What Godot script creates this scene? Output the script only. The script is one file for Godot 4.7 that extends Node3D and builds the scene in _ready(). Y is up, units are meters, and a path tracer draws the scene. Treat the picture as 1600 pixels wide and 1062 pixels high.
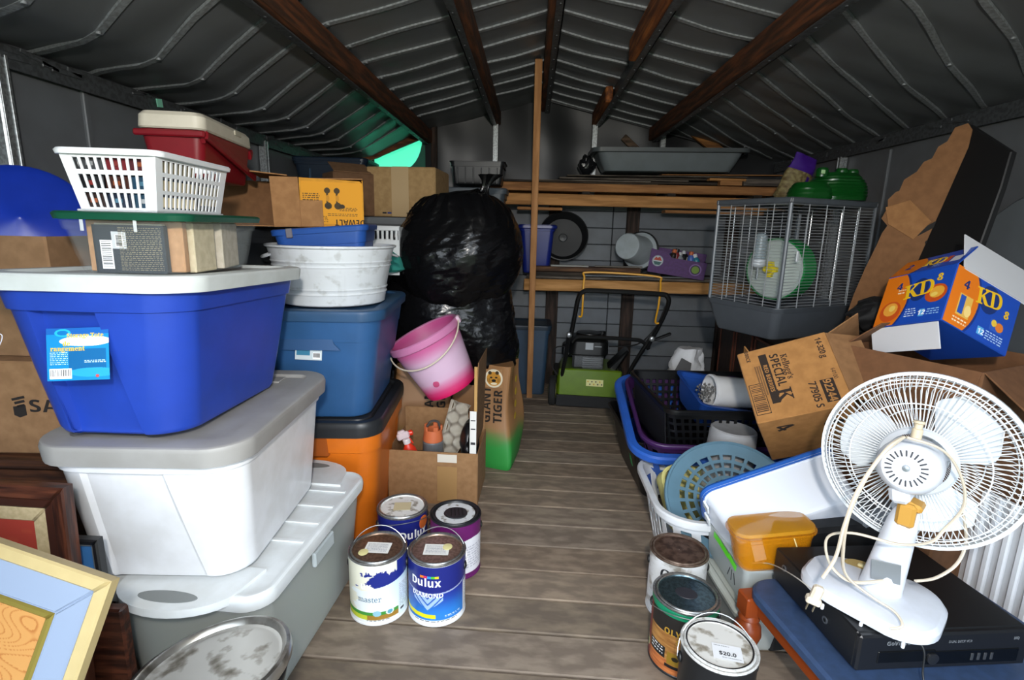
extends Node3D
# A cluttered storage shed seen from its open doorway. Metres; x right, y up, the far wall towards -z.

class G:  # a bag of triangles, counter-clockwise seen from outside; mesh() turns them into an ArrayMesh with soft normals where faces meet flatly
	var v := PackedVector3Array()
	func tri(a: Vector3, b: Vector3, c: Vector3) -> void:
		v.append(a); v.append(b); v.append(c)
	func quad(a: Vector3, b: Vector3, c: Vector3, d: Vector3) -> void:
		v.append(a); v.append(b); v.append(c)
		v.append(a); v.append(c); v.append(d)
	func out3(a: Vector3, b: Vector3, c: Vector3) -> void:
		if (b - a).cross(c - a).dot(a + b + c) >= 0.0: tri(a, b, c)
		else: tri(a, c, b)
	func out4(a: Vector3, b: Vector3, c: Vector3, d: Vector3) -> void:
		if (b - a).cross(c - a).dot(a + c) >= 0.0: quad(a, b, c, d)
		else: quad(d, c, b, a)
	func add(o: G, t := Transform3D()) -> G:
		if t.basis.determinant() < 0.0:
			for i in range(0, o.v.size(), 3): tri(t * o.v[i], t * o.v[i + 2], t * o.v[i + 1])
		else:
			v.append_array(t * o.v)
		return self
	func cap(r: PackedVector3Array, up: bool) -> void:
		var c := Vector3.ZERO
		for p in r: c += p
		c /= r.size()
		for i in r.size():
			var j := (i + 1) % r.size()
			if up: tri(c, r[i], r[j])
			else: tri(c, r[j], r[i])
	func loft(rings: Array, cap0 := true, cap1 := true, closed := true) -> G:
		for k in rings.size() - 1:
			var a: PackedVector3Array = rings[k]
			var b: PackedVector3Array = rings[k + 1]
			var n := a.size()
			for i in (n if closed else n - 1):
				var j := (i + 1) % n
				quad(a[i], a[j], b[j], b[i])
		if cap0: cap(rings[0], false)
		if cap1: cap(rings[-1], true)
		return self
	func map(f: Callable) -> G:
		for i in v.size(): v[i] = f.call(v[i])
		return self
	func mesh(crease := 34.0) -> ArrayMesh:
		var n := v.size() / 3
		var fn := PackedVector3Array(); fn.resize(n)
		var at := {}
		var keys := []; keys.resize(v.size())
		for f in n:
			fn[f] = (v[f * 3 + 1] - v[f * 3]).cross(v[f * 3 + 2] - v[f * 3])
			for k in 3:
				var key := Vector3i((v[f * 3 + k] * 8000.0).round())
				keys[f * 3 + k] = key
				if at.has(key): at[key].append(f)
				else: at[key] = [f]
		var vs := PackedVector3Array(); var ns := PackedVector3Array()
		var lim := cos(deg_to_rad(crease))
		for f in n:
			var own := fn[f].normalized()
			if own == Vector3.ZERO: continue
			for k in [0, 2, 1]:
				var s := Vector3.ZERO
				for g in at[keys[f * 3 + k]]:
					var q: Vector3 = fn[g]
					if q.normalized().dot(own) > lim: s += q
				vs.append(v[f * 3 + k])
				ns.append(s.normalized() if s.length_squared() > 0.0 else own)
		var arr := []; arr.resize(Mesh.ARRAY_MAX)
		arr[Mesh.ARRAY_VERTEX] = vs; arr[Mesh.ARRAY_NORMAL] = ns
		var m := ArrayMesh.new()
		m.add_surface_from_arrays(Mesh.PRIMITIVE_TRIANGLES, arr)
		return m

# ---------- shapes ----------
func bx(s: Vector3, b := 0.002) -> G:  # a chamfered box round the origin
	var g := G.new()
	var h := s * 0.5
	b = minf(b, minf(h.x, minf(h.y, h.z)) * 0.6)
	var p := func(k: Vector3, axis: int) -> Vector3:
		var q := Vector3(h.x - b, h.y - b, h.z - b)
		q[axis] = h[axis]
		return q * k
	for a in 3:
		var u := (a + 1) % 3
		var w := (a + 2) % 3
		for s1 in [-1.0, 1.0]:
			var c := []
			for uv in [[-1, -1], [1, -1], [1, 1], [-1, 1]]:
				var k := Vector3.ONE
				k[a] = s1; k[u] = uv[0]; k[w] = uv[1]
				c.append(p.call(k, a))
			g.out4(c[0], c[1], c[2], c[3])
			for s2 in [-1.0, 1.0]:  # the edge between the faces across a and u, running along w
				var k0 := Vector3.ONE; k0[a] = s1; k0[u] = s2; k0[w] = -1
				var k1 := k0; k1[w] = 1
				g.out4(p.call(k0, a), p.call(k1, a), p.call(k1, u), p.call(k0, u))
	for x in [-1, 1]:
		for y in [-1, 1]:
			for z in [-1, 1]:
				var k := Vector3(x, y, z)
				g.out3(p.call(k, 0), p.call(k, 1), p.call(k, 2))
	return g

func box_at(g: G, c: Vector3, s: Vector3, b := 0.002, turn := Basis()) -> G:
	return g.add(bx(s, b), Transform3D(turn, c))

func bar(g: G, a: Vector3, b: Vector3, w: float, h: float, up := Vector3.UP, bev := 0.002) -> G:  # a squared bar from a to b
	var z := (b - a).normalized()
	if absf(z.dot(up)) > 0.98: up = Vector3.RIGHT
	var x := up.cross(z).normalized()
	return g.add(bx(Vector3(w, h, (b - a).length()), bev), Transform3D(Basis(x, z.cross(x), z), (a + b) * 0.5))

func rr(hx: float, hz: float, r: float, y: float, n := 5, rec := {}, bow := 0.0) -> PackedVector3Array:
	# a rounded rectangle, counter-clockwise from above; rec {side: [...]} lists extra points [along, set back] on a side, left to right from outside (0 +x, 1 -z, 2 -x, 3 +z)
	var out := PackedVector3Array()
	r = maxf(0.002, minf(r, minf(hx, hz) * 0.98))
	var cc := [Vector2(hx - r, -hz + r), Vector2(-hx + r, -hz + r), Vector2(-hx + r, hz - r), Vector2(hx - r, hz - r)]
	for s in 4:  # each side, then the corner that ends it
		if rec.has(s):
			for q in rec[s]:
				var d: Vector2 = [Vector2(hx - q[1], -q[0]), Vector2(-q[0], -hz + q[1]), Vector2(-hx + q[1], q[0]), Vector2(q[0], hz - q[1])][s]
				out.append(Vector3(d.x, y, d.y))
		for k in n + 1:
			var a := PI * 0.5 * (s + float(k) / n)
			out.append(Vector3(cc[s].x + r * cos(a), y, cc[s].y - r * sin(a)))
	if bow != 0.0:
		for i in out.size():
			var p := out[i]
			p.x += signf(p.x) * bow * maxf(0.0, 1.0 - pow(p.z / hz, 2)) * clampf(absf(p.x) / hx, 0, 1)
			p.z += signf(p.z) * bow * maxf(0.0, 1.0 - pow(out[i].x / hx, 2)) * clampf(absf(p.z) / hz, 0, 1)
			out[i] = p
	return out

func circ(r: float, y: float, n := 32, sq := 1.0) -> PackedVector3Array:
	var out := PackedVector3Array()
	for i in n: out.append(Vector3(r * cos(TAU * i / n), y, -r * sq * sin(TAU * i / n)))
	return out

func lathe(prof: Array, n := 36, cap0 := true, cap1 := true, sq := 1.0) -> G:  # prof: [radius, height] from the bottom outside upwards
	var rings := []
	for p in prof: rings.append(circ(maxf(p[0], 0.0003), p[1], n, sq))
	return G.new().loft(rings, cap0, cap1)

func smooth(pts: Array, k := 6) -> Array:
	var out := []
	for i in pts.size() - 1:
		var p0: Vector3 = pts[maxi(i - 1, 0)]
		var p1: Vector3 = pts[i]
		var p2: Vector3 = pts[i + 1]
		var p3: Vector3 = pts[mini(i + 2, pts.size() - 1)]
		for j in k: out.append(p1.cubic_interpolate(p2, p0, p3, float(j) / k))
	out.append(pts[-1])
	return out

func tube(g: G, pts: Array, r: float, n := 8, closed := false, flat := 1.0) -> G:
	var rings := []
	var t0: Vector3 = (pts[1] - pts[0]).normalized()
	var u := t0.cross(Vector3.UP if absf(t0.y) < 0.9 else Vector3.RIGHT).normalized()
	var m := pts.size()
	for i in m:
		var a: Vector3 = pts[i - 1] if i > 0 else (pts[m - 1] if closed else pts[0])
		var b: Vector3 = pts[i + 1] if i < m - 1 else (pts[0] if closed else pts[m - 1])
		var t := (b - a).normalized()
		u = (u - t * u.dot(t)).normalized()
		var w := t.cross(u)
		var ring := PackedVector3Array()
		for k in n: ring.append(pts[i] + (u * cos(TAU * k / n) + w * sin(TAU * k / n) * flat) * r)
		rings.append(ring)
	if closed:
		rings.append(rings[0])
		return g.loft(rings, false, false)
	return g.loft(rings)

func prism(poly: Array, d: float, b := 0.0) -> G:  # a flat outline in x, y made d thick along z, with a chamfer b
	var p := PackedVector2Array(poly)
	if Geometry2D.is_polygon_clockwise(p): p.reverse()
	var g := G.new()
	var inner := p
	if b > 0.0:
		var sh := Geometry2D.offset_polygon(p, -b)
		if sh.size() == 1 and sh[0].size() == p.size():
			inner = sh[0]
			if Geometry2D.is_polygon_clockwise(inner): inner.reverse()
			var best := 0
			for i in p.size():
				if inner[i].distance_to(p[0]) < inner[best].distance_to(p[0]): best = i
			inner = inner.slice(best) + inner.slice(0, best)
		else: b = 0.0
	var n := p.size()
	for i in n:
		var j := (i + 1) % n
		var a := p[i]; var c := p[j]
		g.quad(Vector3(a.x, a.y, d / 2 - b), Vector3(a.x, a.y, -d / 2 + b), Vector3(c.x, c.y, -d / 2 + b), Vector3(c.x, c.y, d / 2 - b))
		if b > 0.0:
			var e := inner[i]; var f := inner[j]
			g.quad(Vector3(a.x, a.y, d / 2 - b), Vector3(c.x, c.y, d / 2 - b), Vector3(f.x, f.y, d / 2), Vector3(e.x, e.y, d / 2))
			g.quad(Vector3(c.x, c.y, -d / 2 + b), Vector3(a.x, a.y, -d / 2 + b), Vector3(e.x, e.y, -d / 2), Vector3(f.x, f.y, -d / 2))
	var t := Geometry2D.triangulate_polygon(inner)
	for i in range(0, t.size(), 3):
		var a := inner[t[i]]; var c := inner[t[i + 1]]; var e := inner[t[i + 2]]
		if (c - a).cross(e - a) < 0.0:
			var s := c; c = e; e = s
		g.tri(Vector3(a.x, a.y, d / 2), Vector3(c.x, c.y, d / 2), Vector3(e.x, e.y, d / 2))
		g.tri(Vector3(a.x, a.y, -d / 2), Vector3(e.x, e.y, -d / 2), Vector3(c.x, c.y, -d / 2))
	return g

func perf(g: G, f: Callable, us: Array, vs: Array, solid: Callable, th: float, wrap := false) -> G:
	# a wall over the surface f(u, v) with holes where solid(i, j) is false; outside is the side of du x dv
	var nu := us.size(); var nv := vs.size()
	var o := []; var q := []
	for i in nu:
		var ro := PackedVector3Array(); var rq := PackedVector3Array()
		for j in nv:
			var p: Vector3 = f.call(us[i], vs[j])
			var e := 0.0015
			var n: Vector3 = (f.call(us[i] + e, vs[j]) - f.call(us[i] - e, vs[j])).cross(f.call(us[i], vs[j] + e) - f.call(us[i], vs[j] - e)).normalized()
			ro.append(p); rq.append(p - n * th)
		o.append(ro); q.append(rq)
	var is_solid := func(i: int, j: int) -> bool:
		if wrap: i = (i + nu - 1) % (nu - 1)
		return i >= 0 and j >= 0 and i < nu - 1 and j < nv - 1 and solid.call(i, j)
	for i in nu - 1:
		for j in nv - 1:
			if not solid.call(i, j): continue
			g.quad(o[i][j], o[i + 1][j], o[i + 1][j + 1], o[i][j + 1])
			g.quad(q[i][j + 1], q[i + 1][j + 1], q[i + 1][j], q[i][j])
			if not is_solid.call(i - 1, j): g.quad(q[i][j], o[i][j], o[i][j + 1], q[i][j + 1])
			if not is_solid.call(i + 1, j): g.quad(o[i + 1][j], q[i + 1][j], q[i + 1][j + 1], o[i + 1][j + 1])
			if not is_solid.call(i, j - 1): g.quad(q[i][j], q[i + 1][j], o[i + 1][j], o[i][j])
			if not is_solid.call(i, j + 1): g.quad(o[i][j + 1], o[i + 1][j + 1], q[i + 1][j + 1], q[i][j + 1])
	return g

# ---------- scene tree ----------
var used := {}
func numbered(called: String) -> String:
	var k: int = used.get(called, 0)
	used[called] = k + 1
	return called if k == 0 else "%s_%03d" % [called, k]

func tag(o: Node3D, label: String, category: String, group := "") -> Node3D:
	o.set_meta("label", label); o.set_meta("category", category)
	if group: o.set_meta("group", group)
	return o

func thing(called: String, label: String, category: String, at := Vector3.ZERO, turn := Vector3.ZERO, group := "") -> Node3D:
	var o := Node3D.new()
	o.name = numbered(called)
	add_child(o)
	o.position = at; o.rotation_degrees = turn
	return tag(o, label, category, group)

func part(called: String, g, m: Material, parent: Node3D, t := Transform3D(), label := "", crease := 34.0) -> MeshInstance3D:
	var o := MeshInstance3D.new()
	o.name = called
	o.mesh = g.mesh(crease) if g is G else g
	o.material_override = m
	o.transform = t
	if parent == self: o.name = numbered(called)
	parent.add_child(o, true)
	if label: o.set_meta("label", label)
	return o

func one(called: String, g, m: Material, label: String, category: String, at := Vector3.ZERO, turn := Vector3.ZERO, group := "") -> MeshInstance3D:
	var o := part(called, g, m, self)
	o.position = at; o.rotation_degrees = turn
	tag(o, label, category, group)
	return o

func struct(called: String, g, m: Material, parent: Node3D = self) -> MeshInstance3D:
	var o := part(called, g, m, parent)
	if parent == self: o.set_meta("kind", "structure")
	return o

func at(x: float, y: float, z: float, turn := Vector3.ZERO) -> Transform3D:
	return Transform3D(Basis.from_euler(turn * PI / 180.0), Vector3(x, y, z))

func axes(x: Vector3, y: Vector3) -> Basis:
	x = x.normalized()
	var z := x.cross(y).normalized()
	return Basis(x, z.cross(x), z)

# ---------- materials ----------
var kept := {}
func noise_tex(key: String, freq: float, lo: Color, hi: Color, kind := 0, oct := 4, a := 0.0, b := 1.0) -> NoiseTexture2D:
	if kept.has(key): return kept[key]
	var n := FastNoiseLite.new()
	n.seed = key.hash() % 1000
	n.noise_type = FastNoiseLite.TYPE_SIMPLEX_SMOOTH if kind < 2 else FastNoiseLite.TYPE_CELLULAR
	n.fractal_type = FastNoiseLite.FRACTAL_RIDGED if kind == 1 else FastNoiseLite.FRACTAL_FBM
	n.fractal_octaves = oct
	n.frequency = freq
	var t := NoiseTexture2D.new()
	t.width = 512; t.height = 512; t.seamless = true; t.noise = n; t.generate_mipmaps = false
	var r := Gradient.new()
	r.set_color(0, lo); r.set_color(1, hi); r.set_offset(0, a); r.set_offset(1, b)
	t.color_ramp = r
	kept[key] = t
	return t

func bump_tex(key: String, freq: float, strength: float, kind := 0) -> NoiseTexture2D:
	if kept.has(key): return kept[key]
	var t: NoiseTexture2D = noise_tex(key, freq, Color.BLACK, Color.WHITE, kind)
	t.color_ramp = null
	t.as_normal_map = true; t.bump_strength = strength
	return t

func mat(hex: String, rough := 0.5, metal := 0.0, look := "", scale := 3.0) -> StandardMaterial3D:
	# look: "" plain, "dust" faint mottling, "dirt" stained, "card" cardboard
	var key := "%s %s %s %s %s" % [hex, rough, metal, look, scale]
	if kept.has(key): return kept[key]
	var m := StandardMaterial3D.new()
	m.albedo_color = Color(hex)
	m.roughness = rough; m.metallic = metal
	if look:
		m.uv1_triplanar = true
		m.uv1_scale = Vector3.ONE * scale
		if look == "dust": m.albedo_texture = noise_tex("dust", 0.008, Color(0.955, 0.952, 0.945), Color.WHITE, 0, 5, 0.25, 0.7)
		elif look == "dirt": m.albedo_texture = noise_tex("dirt", 0.01, Color(0.62, 0.59, 0.54), Color.WHITE, 0, 6, 0.18, 0.42)
		elif look == "card": m.albedo_texture = noise_tex("card", 0.02, Color(0.92, 0.91, 0.89), Color.WHITE, 0, 5, 0.2, 0.75)
		elif look == "rust": m.albedo_texture = noise_tex("rust", 0.014, Color(0.62, 0.54, 0.48), Color.WHITE, 0, 6, 0.25, 0.7)
		elif look == "brushed": m.albedo_texture = noise_tex("brushed", 0.03, Color(0.82, 0.81, 0.8), Color.WHITE, 0, 3, 0.3, 0.65)
	kept[key] = m
	return m

func wood(dark: String, light: String, axis := 0, scale := 1.0, rough := 0.8, shift := 0.0) -> StandardMaterial3D:
	var key := "wood %s %s %s %s %s" % [dark, light, axis, scale, shift]
	if kept.has(key): return kept[key]
	var m := StandardMaterial3D.new()
	m.albedo_texture = noise_tex("wood %s %s" % [dark, light], 0.011, Color(dark), Color(light), 0, 5, 0.28, 0.72)
	m.uv1_triplanar = true
	var s := Vector3.ONE * 7.0 * scale
	s[axis] = 0.75 * scale
	m.uv1_scale = s
	m.uv1_offset = Vector3(shift, shift * 1.7, shift * 2.3)
	m.roughness = rough
	m.normal_enabled = true
	m.normal_texture = bump_tex("grain bump", 0.02, 2.0)
	m.normal_scale = 0.5
	kept[key] = m
	return m

func clear(hex: String, alpha: float, rough := 0.35) -> StandardMaterial3D:
	var key := "clear %s %s %s" % [hex, alpha, rough]
	if kept.has(key): return kept[key]
	var m := StandardMaterial3D.new()
	m.transparency = BaseMaterial3D.TRANSPARENCY_ALPHA
	m.albedo_color = Color(Color(hex), alpha)
	m.roughness = rough
	m.cull_mode = BaseMaterial3D.CULL_DISABLED
	kept[key] = m
	return m

# ---------- lettering and print ----------
func letters(s: String, h: float, font := "Droid Sans", bold := true, depth := 0.0006, wide := 1.0) -> ArrayMesh:
	var f := SystemFont.new()
	f.font_names = PackedStringArray([font])
	f.font_weight = 700 if bold else 400
	var t := TextMesh.new()
	t.font = f; t.text = s; t.font_size = 32; t.pixel_size = h / 23.0; t.depth = depth; t.curve_step = 3.0
	var src: Array = t.get_mesh_arrays()
	var vs: PackedVector3Array = src[Mesh.ARRAY_VERTEX]
	for i in vs.size(): vs[i].x *= wide
	src[Mesh.ARRAY_VERTEX] = vs
	src[Mesh.ARRAY_TANGENT] = null
	var m := ArrayMesh.new()
	m.add_surface_from_arrays(Mesh.PRIMITIVE_TRIANGLES, src)
	return m

func bent(m: ArrayMesh, r: float, a0: float, y0: float) -> ArrayMesh:  # wrap flat lettering round an upright cylinder
	var src: Array = m.surface_get_arrays(0)
	var vs: PackedVector3Array = src[Mesh.ARRAY_VERTEX]
	var ns: PackedVector3Array = src[Mesh.ARRAY_NORMAL]
	for i in vs.size():
		var a := vs[i].x / r + a0
		vs[i] = Vector3(sin(a) * (r + vs[i].z), vs[i].y + y0, cos(a) * (r + vs[i].z))
		ns[i] = ns[i].rotated(Vector3.UP, a)
	src[Mesh.ARRAY_VERTEX] = vs; src[Mesh.ARRAY_NORMAL] = ns
	var o := ArrayMesh.new()
	o.add_surface_from_arrays(Mesh.PRIMITIVE_TRIANGLES, src)
	return o

func write(parent: Node3D, s: String, h: float, m: Material, t: Transform3D, bold := true, font := "Droid Sans", wide := 1.0) -> void:
	part("lettering", letters(s, h, font, bold, 0.0006, wide), m, parent, t)

func patch(w: float, h: float, r := 0.0, a0 := 0.0, y0 := 0.0) -> ArrayMesh:  # a thin printed sheet with texture coordinates, flat or (r > 0) round a cylinder
	var st := SurfaceTool.new()
	st.begin(Mesh.PRIMITIVE_TRIANGLES)
	var n := 1 if r == 0.0 else 20
	var p := func(u: float, q: float) -> Vector3:
		if r == 0.0: return Vector3((u - 0.5) * w, (0.5 - q) * h, 0)
		var a := a0 + (u - 0.5) * w / r
		return Vector3(sin(a) * r, y0 + (0.5 - q) * h, cos(a) * r)
	for i in n:
		var c: Array[Vector2] = [Vector2(float(i) / n, 1), Vector2(float(i + 1) / n, 1), Vector2(float(i + 1) / n, 0), Vector2(float(i) / n, 0)]
		for k in [0, 2, 1, 0, 3, 2]:
			st.set_uv(c[k])
			if r > 0.0:
				var a := a0 + (c[k].x - 0.5) * w / r
				st.set_normal(Vector3(sin(a), 0, cos(a)))
			else: st.set_normal(Vector3(0, 0, 1))
			st.add_vertex(p.call(c[k].x, c[k].y))
	return st.commit()

func printed(im: Image, rough := 0.6) -> StandardMaterial3D:
	var m := StandardMaterial3D.new()
	m.albedo_texture = ImageTexture.create_from_image(im)
	m.roughness = rough
	m.texture_repeat = false
	return m

func page(w: int, h: int, hex: String) -> Image:
	var im := Image.create(w, h, false, Image.FORMAT_RGB8)
	im.fill(Color(hex))
	return im

func dab(im: Image, cx: float, cy: float, rx: float, ry: float, hex: String) -> void:  # an ellipse; centre and radii as shares of the picture
	var w := im.get_width(); var h := im.get_height()
	var c := Color(hex)
	for y in range(maxi(0, int((cy - ry) * h)), mini(h, int((cy + ry) * h) + 1)):
		for x in range(maxi(0, int((cx - rx) * w)), mini(w, int((cx + rx) * w) + 1)):
			if pow((float(x) / w - cx) / rx, 2) + pow((float(y) / h - cy) / ry, 2) <= 1.0: im.set_pixel(x, y, c)

func block(im: Image, x0: float, y0: float, x1: float, y1: float, hex: String) -> void:
	var w := im.get_width(); var h := im.get_height()
	im.fill_rect(Rect2i(int(x0 * w), int(y0 * h), maxi(1, int((x1 - x0) * w)), maxi(1, int((y1 - y0) * h))), Color(hex))

func barcode(im: Image, x0: float, y0: float, x1: float, y1: float, rng_seed: int, along_y := false) -> void:
	var r := RandomNumberGenerator.new(); r.seed = rng_seed
	block(im, x0, y0, x1, y1, "ffffff")
	var k := 0.06
	while k < 0.92:
		var w := r.randf_range(0.012, 0.035)
		if along_y: block(im, x0 + (x1 - x0) * 0.1, y0 + (y1 - y0) * k, x1 - (x1 - x0) * 0.1, y0 + (y1 - y0) * (k + w), "101010")
		else: block(im, x0 + (x1 - x0) * k, y0 + (y1 - y0) * 0.1, x0 + (x1 - x0) * (k + w), y0 + (y1 - y0) * 0.75, "101010")
		k += w + r.randf_range(0.015, 0.04)

func small_print(im: Image, x0: float, y0: float, x1: float, y1: float, rows: int, hex: String, rng_seed: int) -> void:  # lines of type too small to read
	var r := RandomNumberGenerator.new(); r.seed = rng_seed
	for k in rows:
		var x := x0
		var y := y0 + (y1 - y0) * k / rows
		while x < x1 - 0.01:
			var w := r.randf_range(0.015, 0.06)
			block(im, x, y, minf(x + w, x1), y + (y1 - y0) / rows * 0.5, hex)
			x += w + 0.012

func _ready() -> void:
	var cam := Camera3D.new()
	cam.name = "camera"
	cam.position = Vector3(0, 1.1, 0)
	cam.rotation_degrees = Vector3(-11.9, 1.9, 1.4)
	cam.fov = 65.23
	cam.near = 0.05; cam.far = 60.0
	add_child(cam)
	cam.current = true
	var we := WorldEnvironment.new()
	we.name = "surroundings"
	var e := Environment.new()
	e.background_mode = Environment.BG_SKY
	var sm := ProceduralSkyMaterial.new()   # an even overcast sky
	sm.sky_top_color = Color(0.80, 0.86, 0.92); sm.sky_horizon_color = Color(0.88, 0.91, 0.94)
	sm.ground_bottom_color = Color(0.30, 0.32, 0.28); sm.ground_horizon_color = Color(0.55, 0.57, 0.55)
	sm.sky_energy_multiplier = 2.3; sm.ground_energy_multiplier = 1.6
	sm.sun_angle_max = 0.0
	var sky := Sky.new(); sky.sky_material = sm
	e.sky = sky
	e.tonemap_mode = Environment.TONE_MAPPER_LINEAR
	e.tonemap_exposure = 1.06
	e.sdfgi_enabled = true; e.ssao_enabled = true; e.ssil_enabled = true
	we.environment = e
	add_child(we)
	var flash := SpotLight3D.new()          # the photographer's flash, held just over and behind the lens, its beam fading towards the sides
	flash.name = "camera_flash"
	flash.position = Vector3(0.04, 1.38, 0.2)
	flash.look_at_from_position(flash.position, Vector3(0.12, 1.12, -3.0))
	flash.light_color = Color(1.0, 0.97, 0.93)
	flash.light_energy = 2.65
	flash.light_size = 0.035
	flash.spot_range = 12.0; flash.spot_attenuation = 2.0
	flash.spot_angle = 70.0; flash.spot_angle_attenuation = 1.0
	flash.shadow_enabled = true
	add_child(flash)
	build_shell()
	build_left_stack()
	build_left_back()
	build_bags()
	build_front_left()
	build_paint_cans()
	build_open_carton()
	build_shelves()
	build_mower()
	build_right_floor()
	build_right_heap()
	build_cage()
	build_fan_table()

# ---------- the shed ----------
const RX := 0.06
func roof_y(x: float) -> float:
	return 1.935 - (x - RX) * 0.236 if x > RX else 1.935 - (RX - x) * 0.268

var beams := [-0.715, -0.262, 0.062, 0.395, 0.768]
func sag(x: float, z: float) -> float:   # how far the liner hangs between the beams
	var edges := [-1.42] + beams + [1.64]
	for i in edges.size() - 1:
		if x <= edges[i + 1] or i == edges.size() - 2:
			var t := clampf((x - edges[i]) / (edges[i + 1] - edges[i]), 0, 1)
			var w := 0.5 + 0.5 * sin(z * 9.0 + i * 2.1) * sin(z * 3.7 + i)
			if i == 0: return (0.075 + 0.015 * w) * (t / 0.45 if t < 0.45 else (1.0 - t) / 0.55)
			if i == edges.size() - 2: return (0.004 + 0.018 * w) * (t / 0.6 if t < 0.6 else (1.0 - t) / 0.4)
			return 0.003 + 0.006 * w * sin(PI * t)
	return 0.0

func skew(x: float) -> float:   # in the bays next to the eaves the ribs run back at a slant
	if x > 0.768: return -0.64 * (x - 0.768) / 0.83
	if x < -0.715: return -0.29 * (-0.715 - x) / 0.675
	return 0.0

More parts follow.
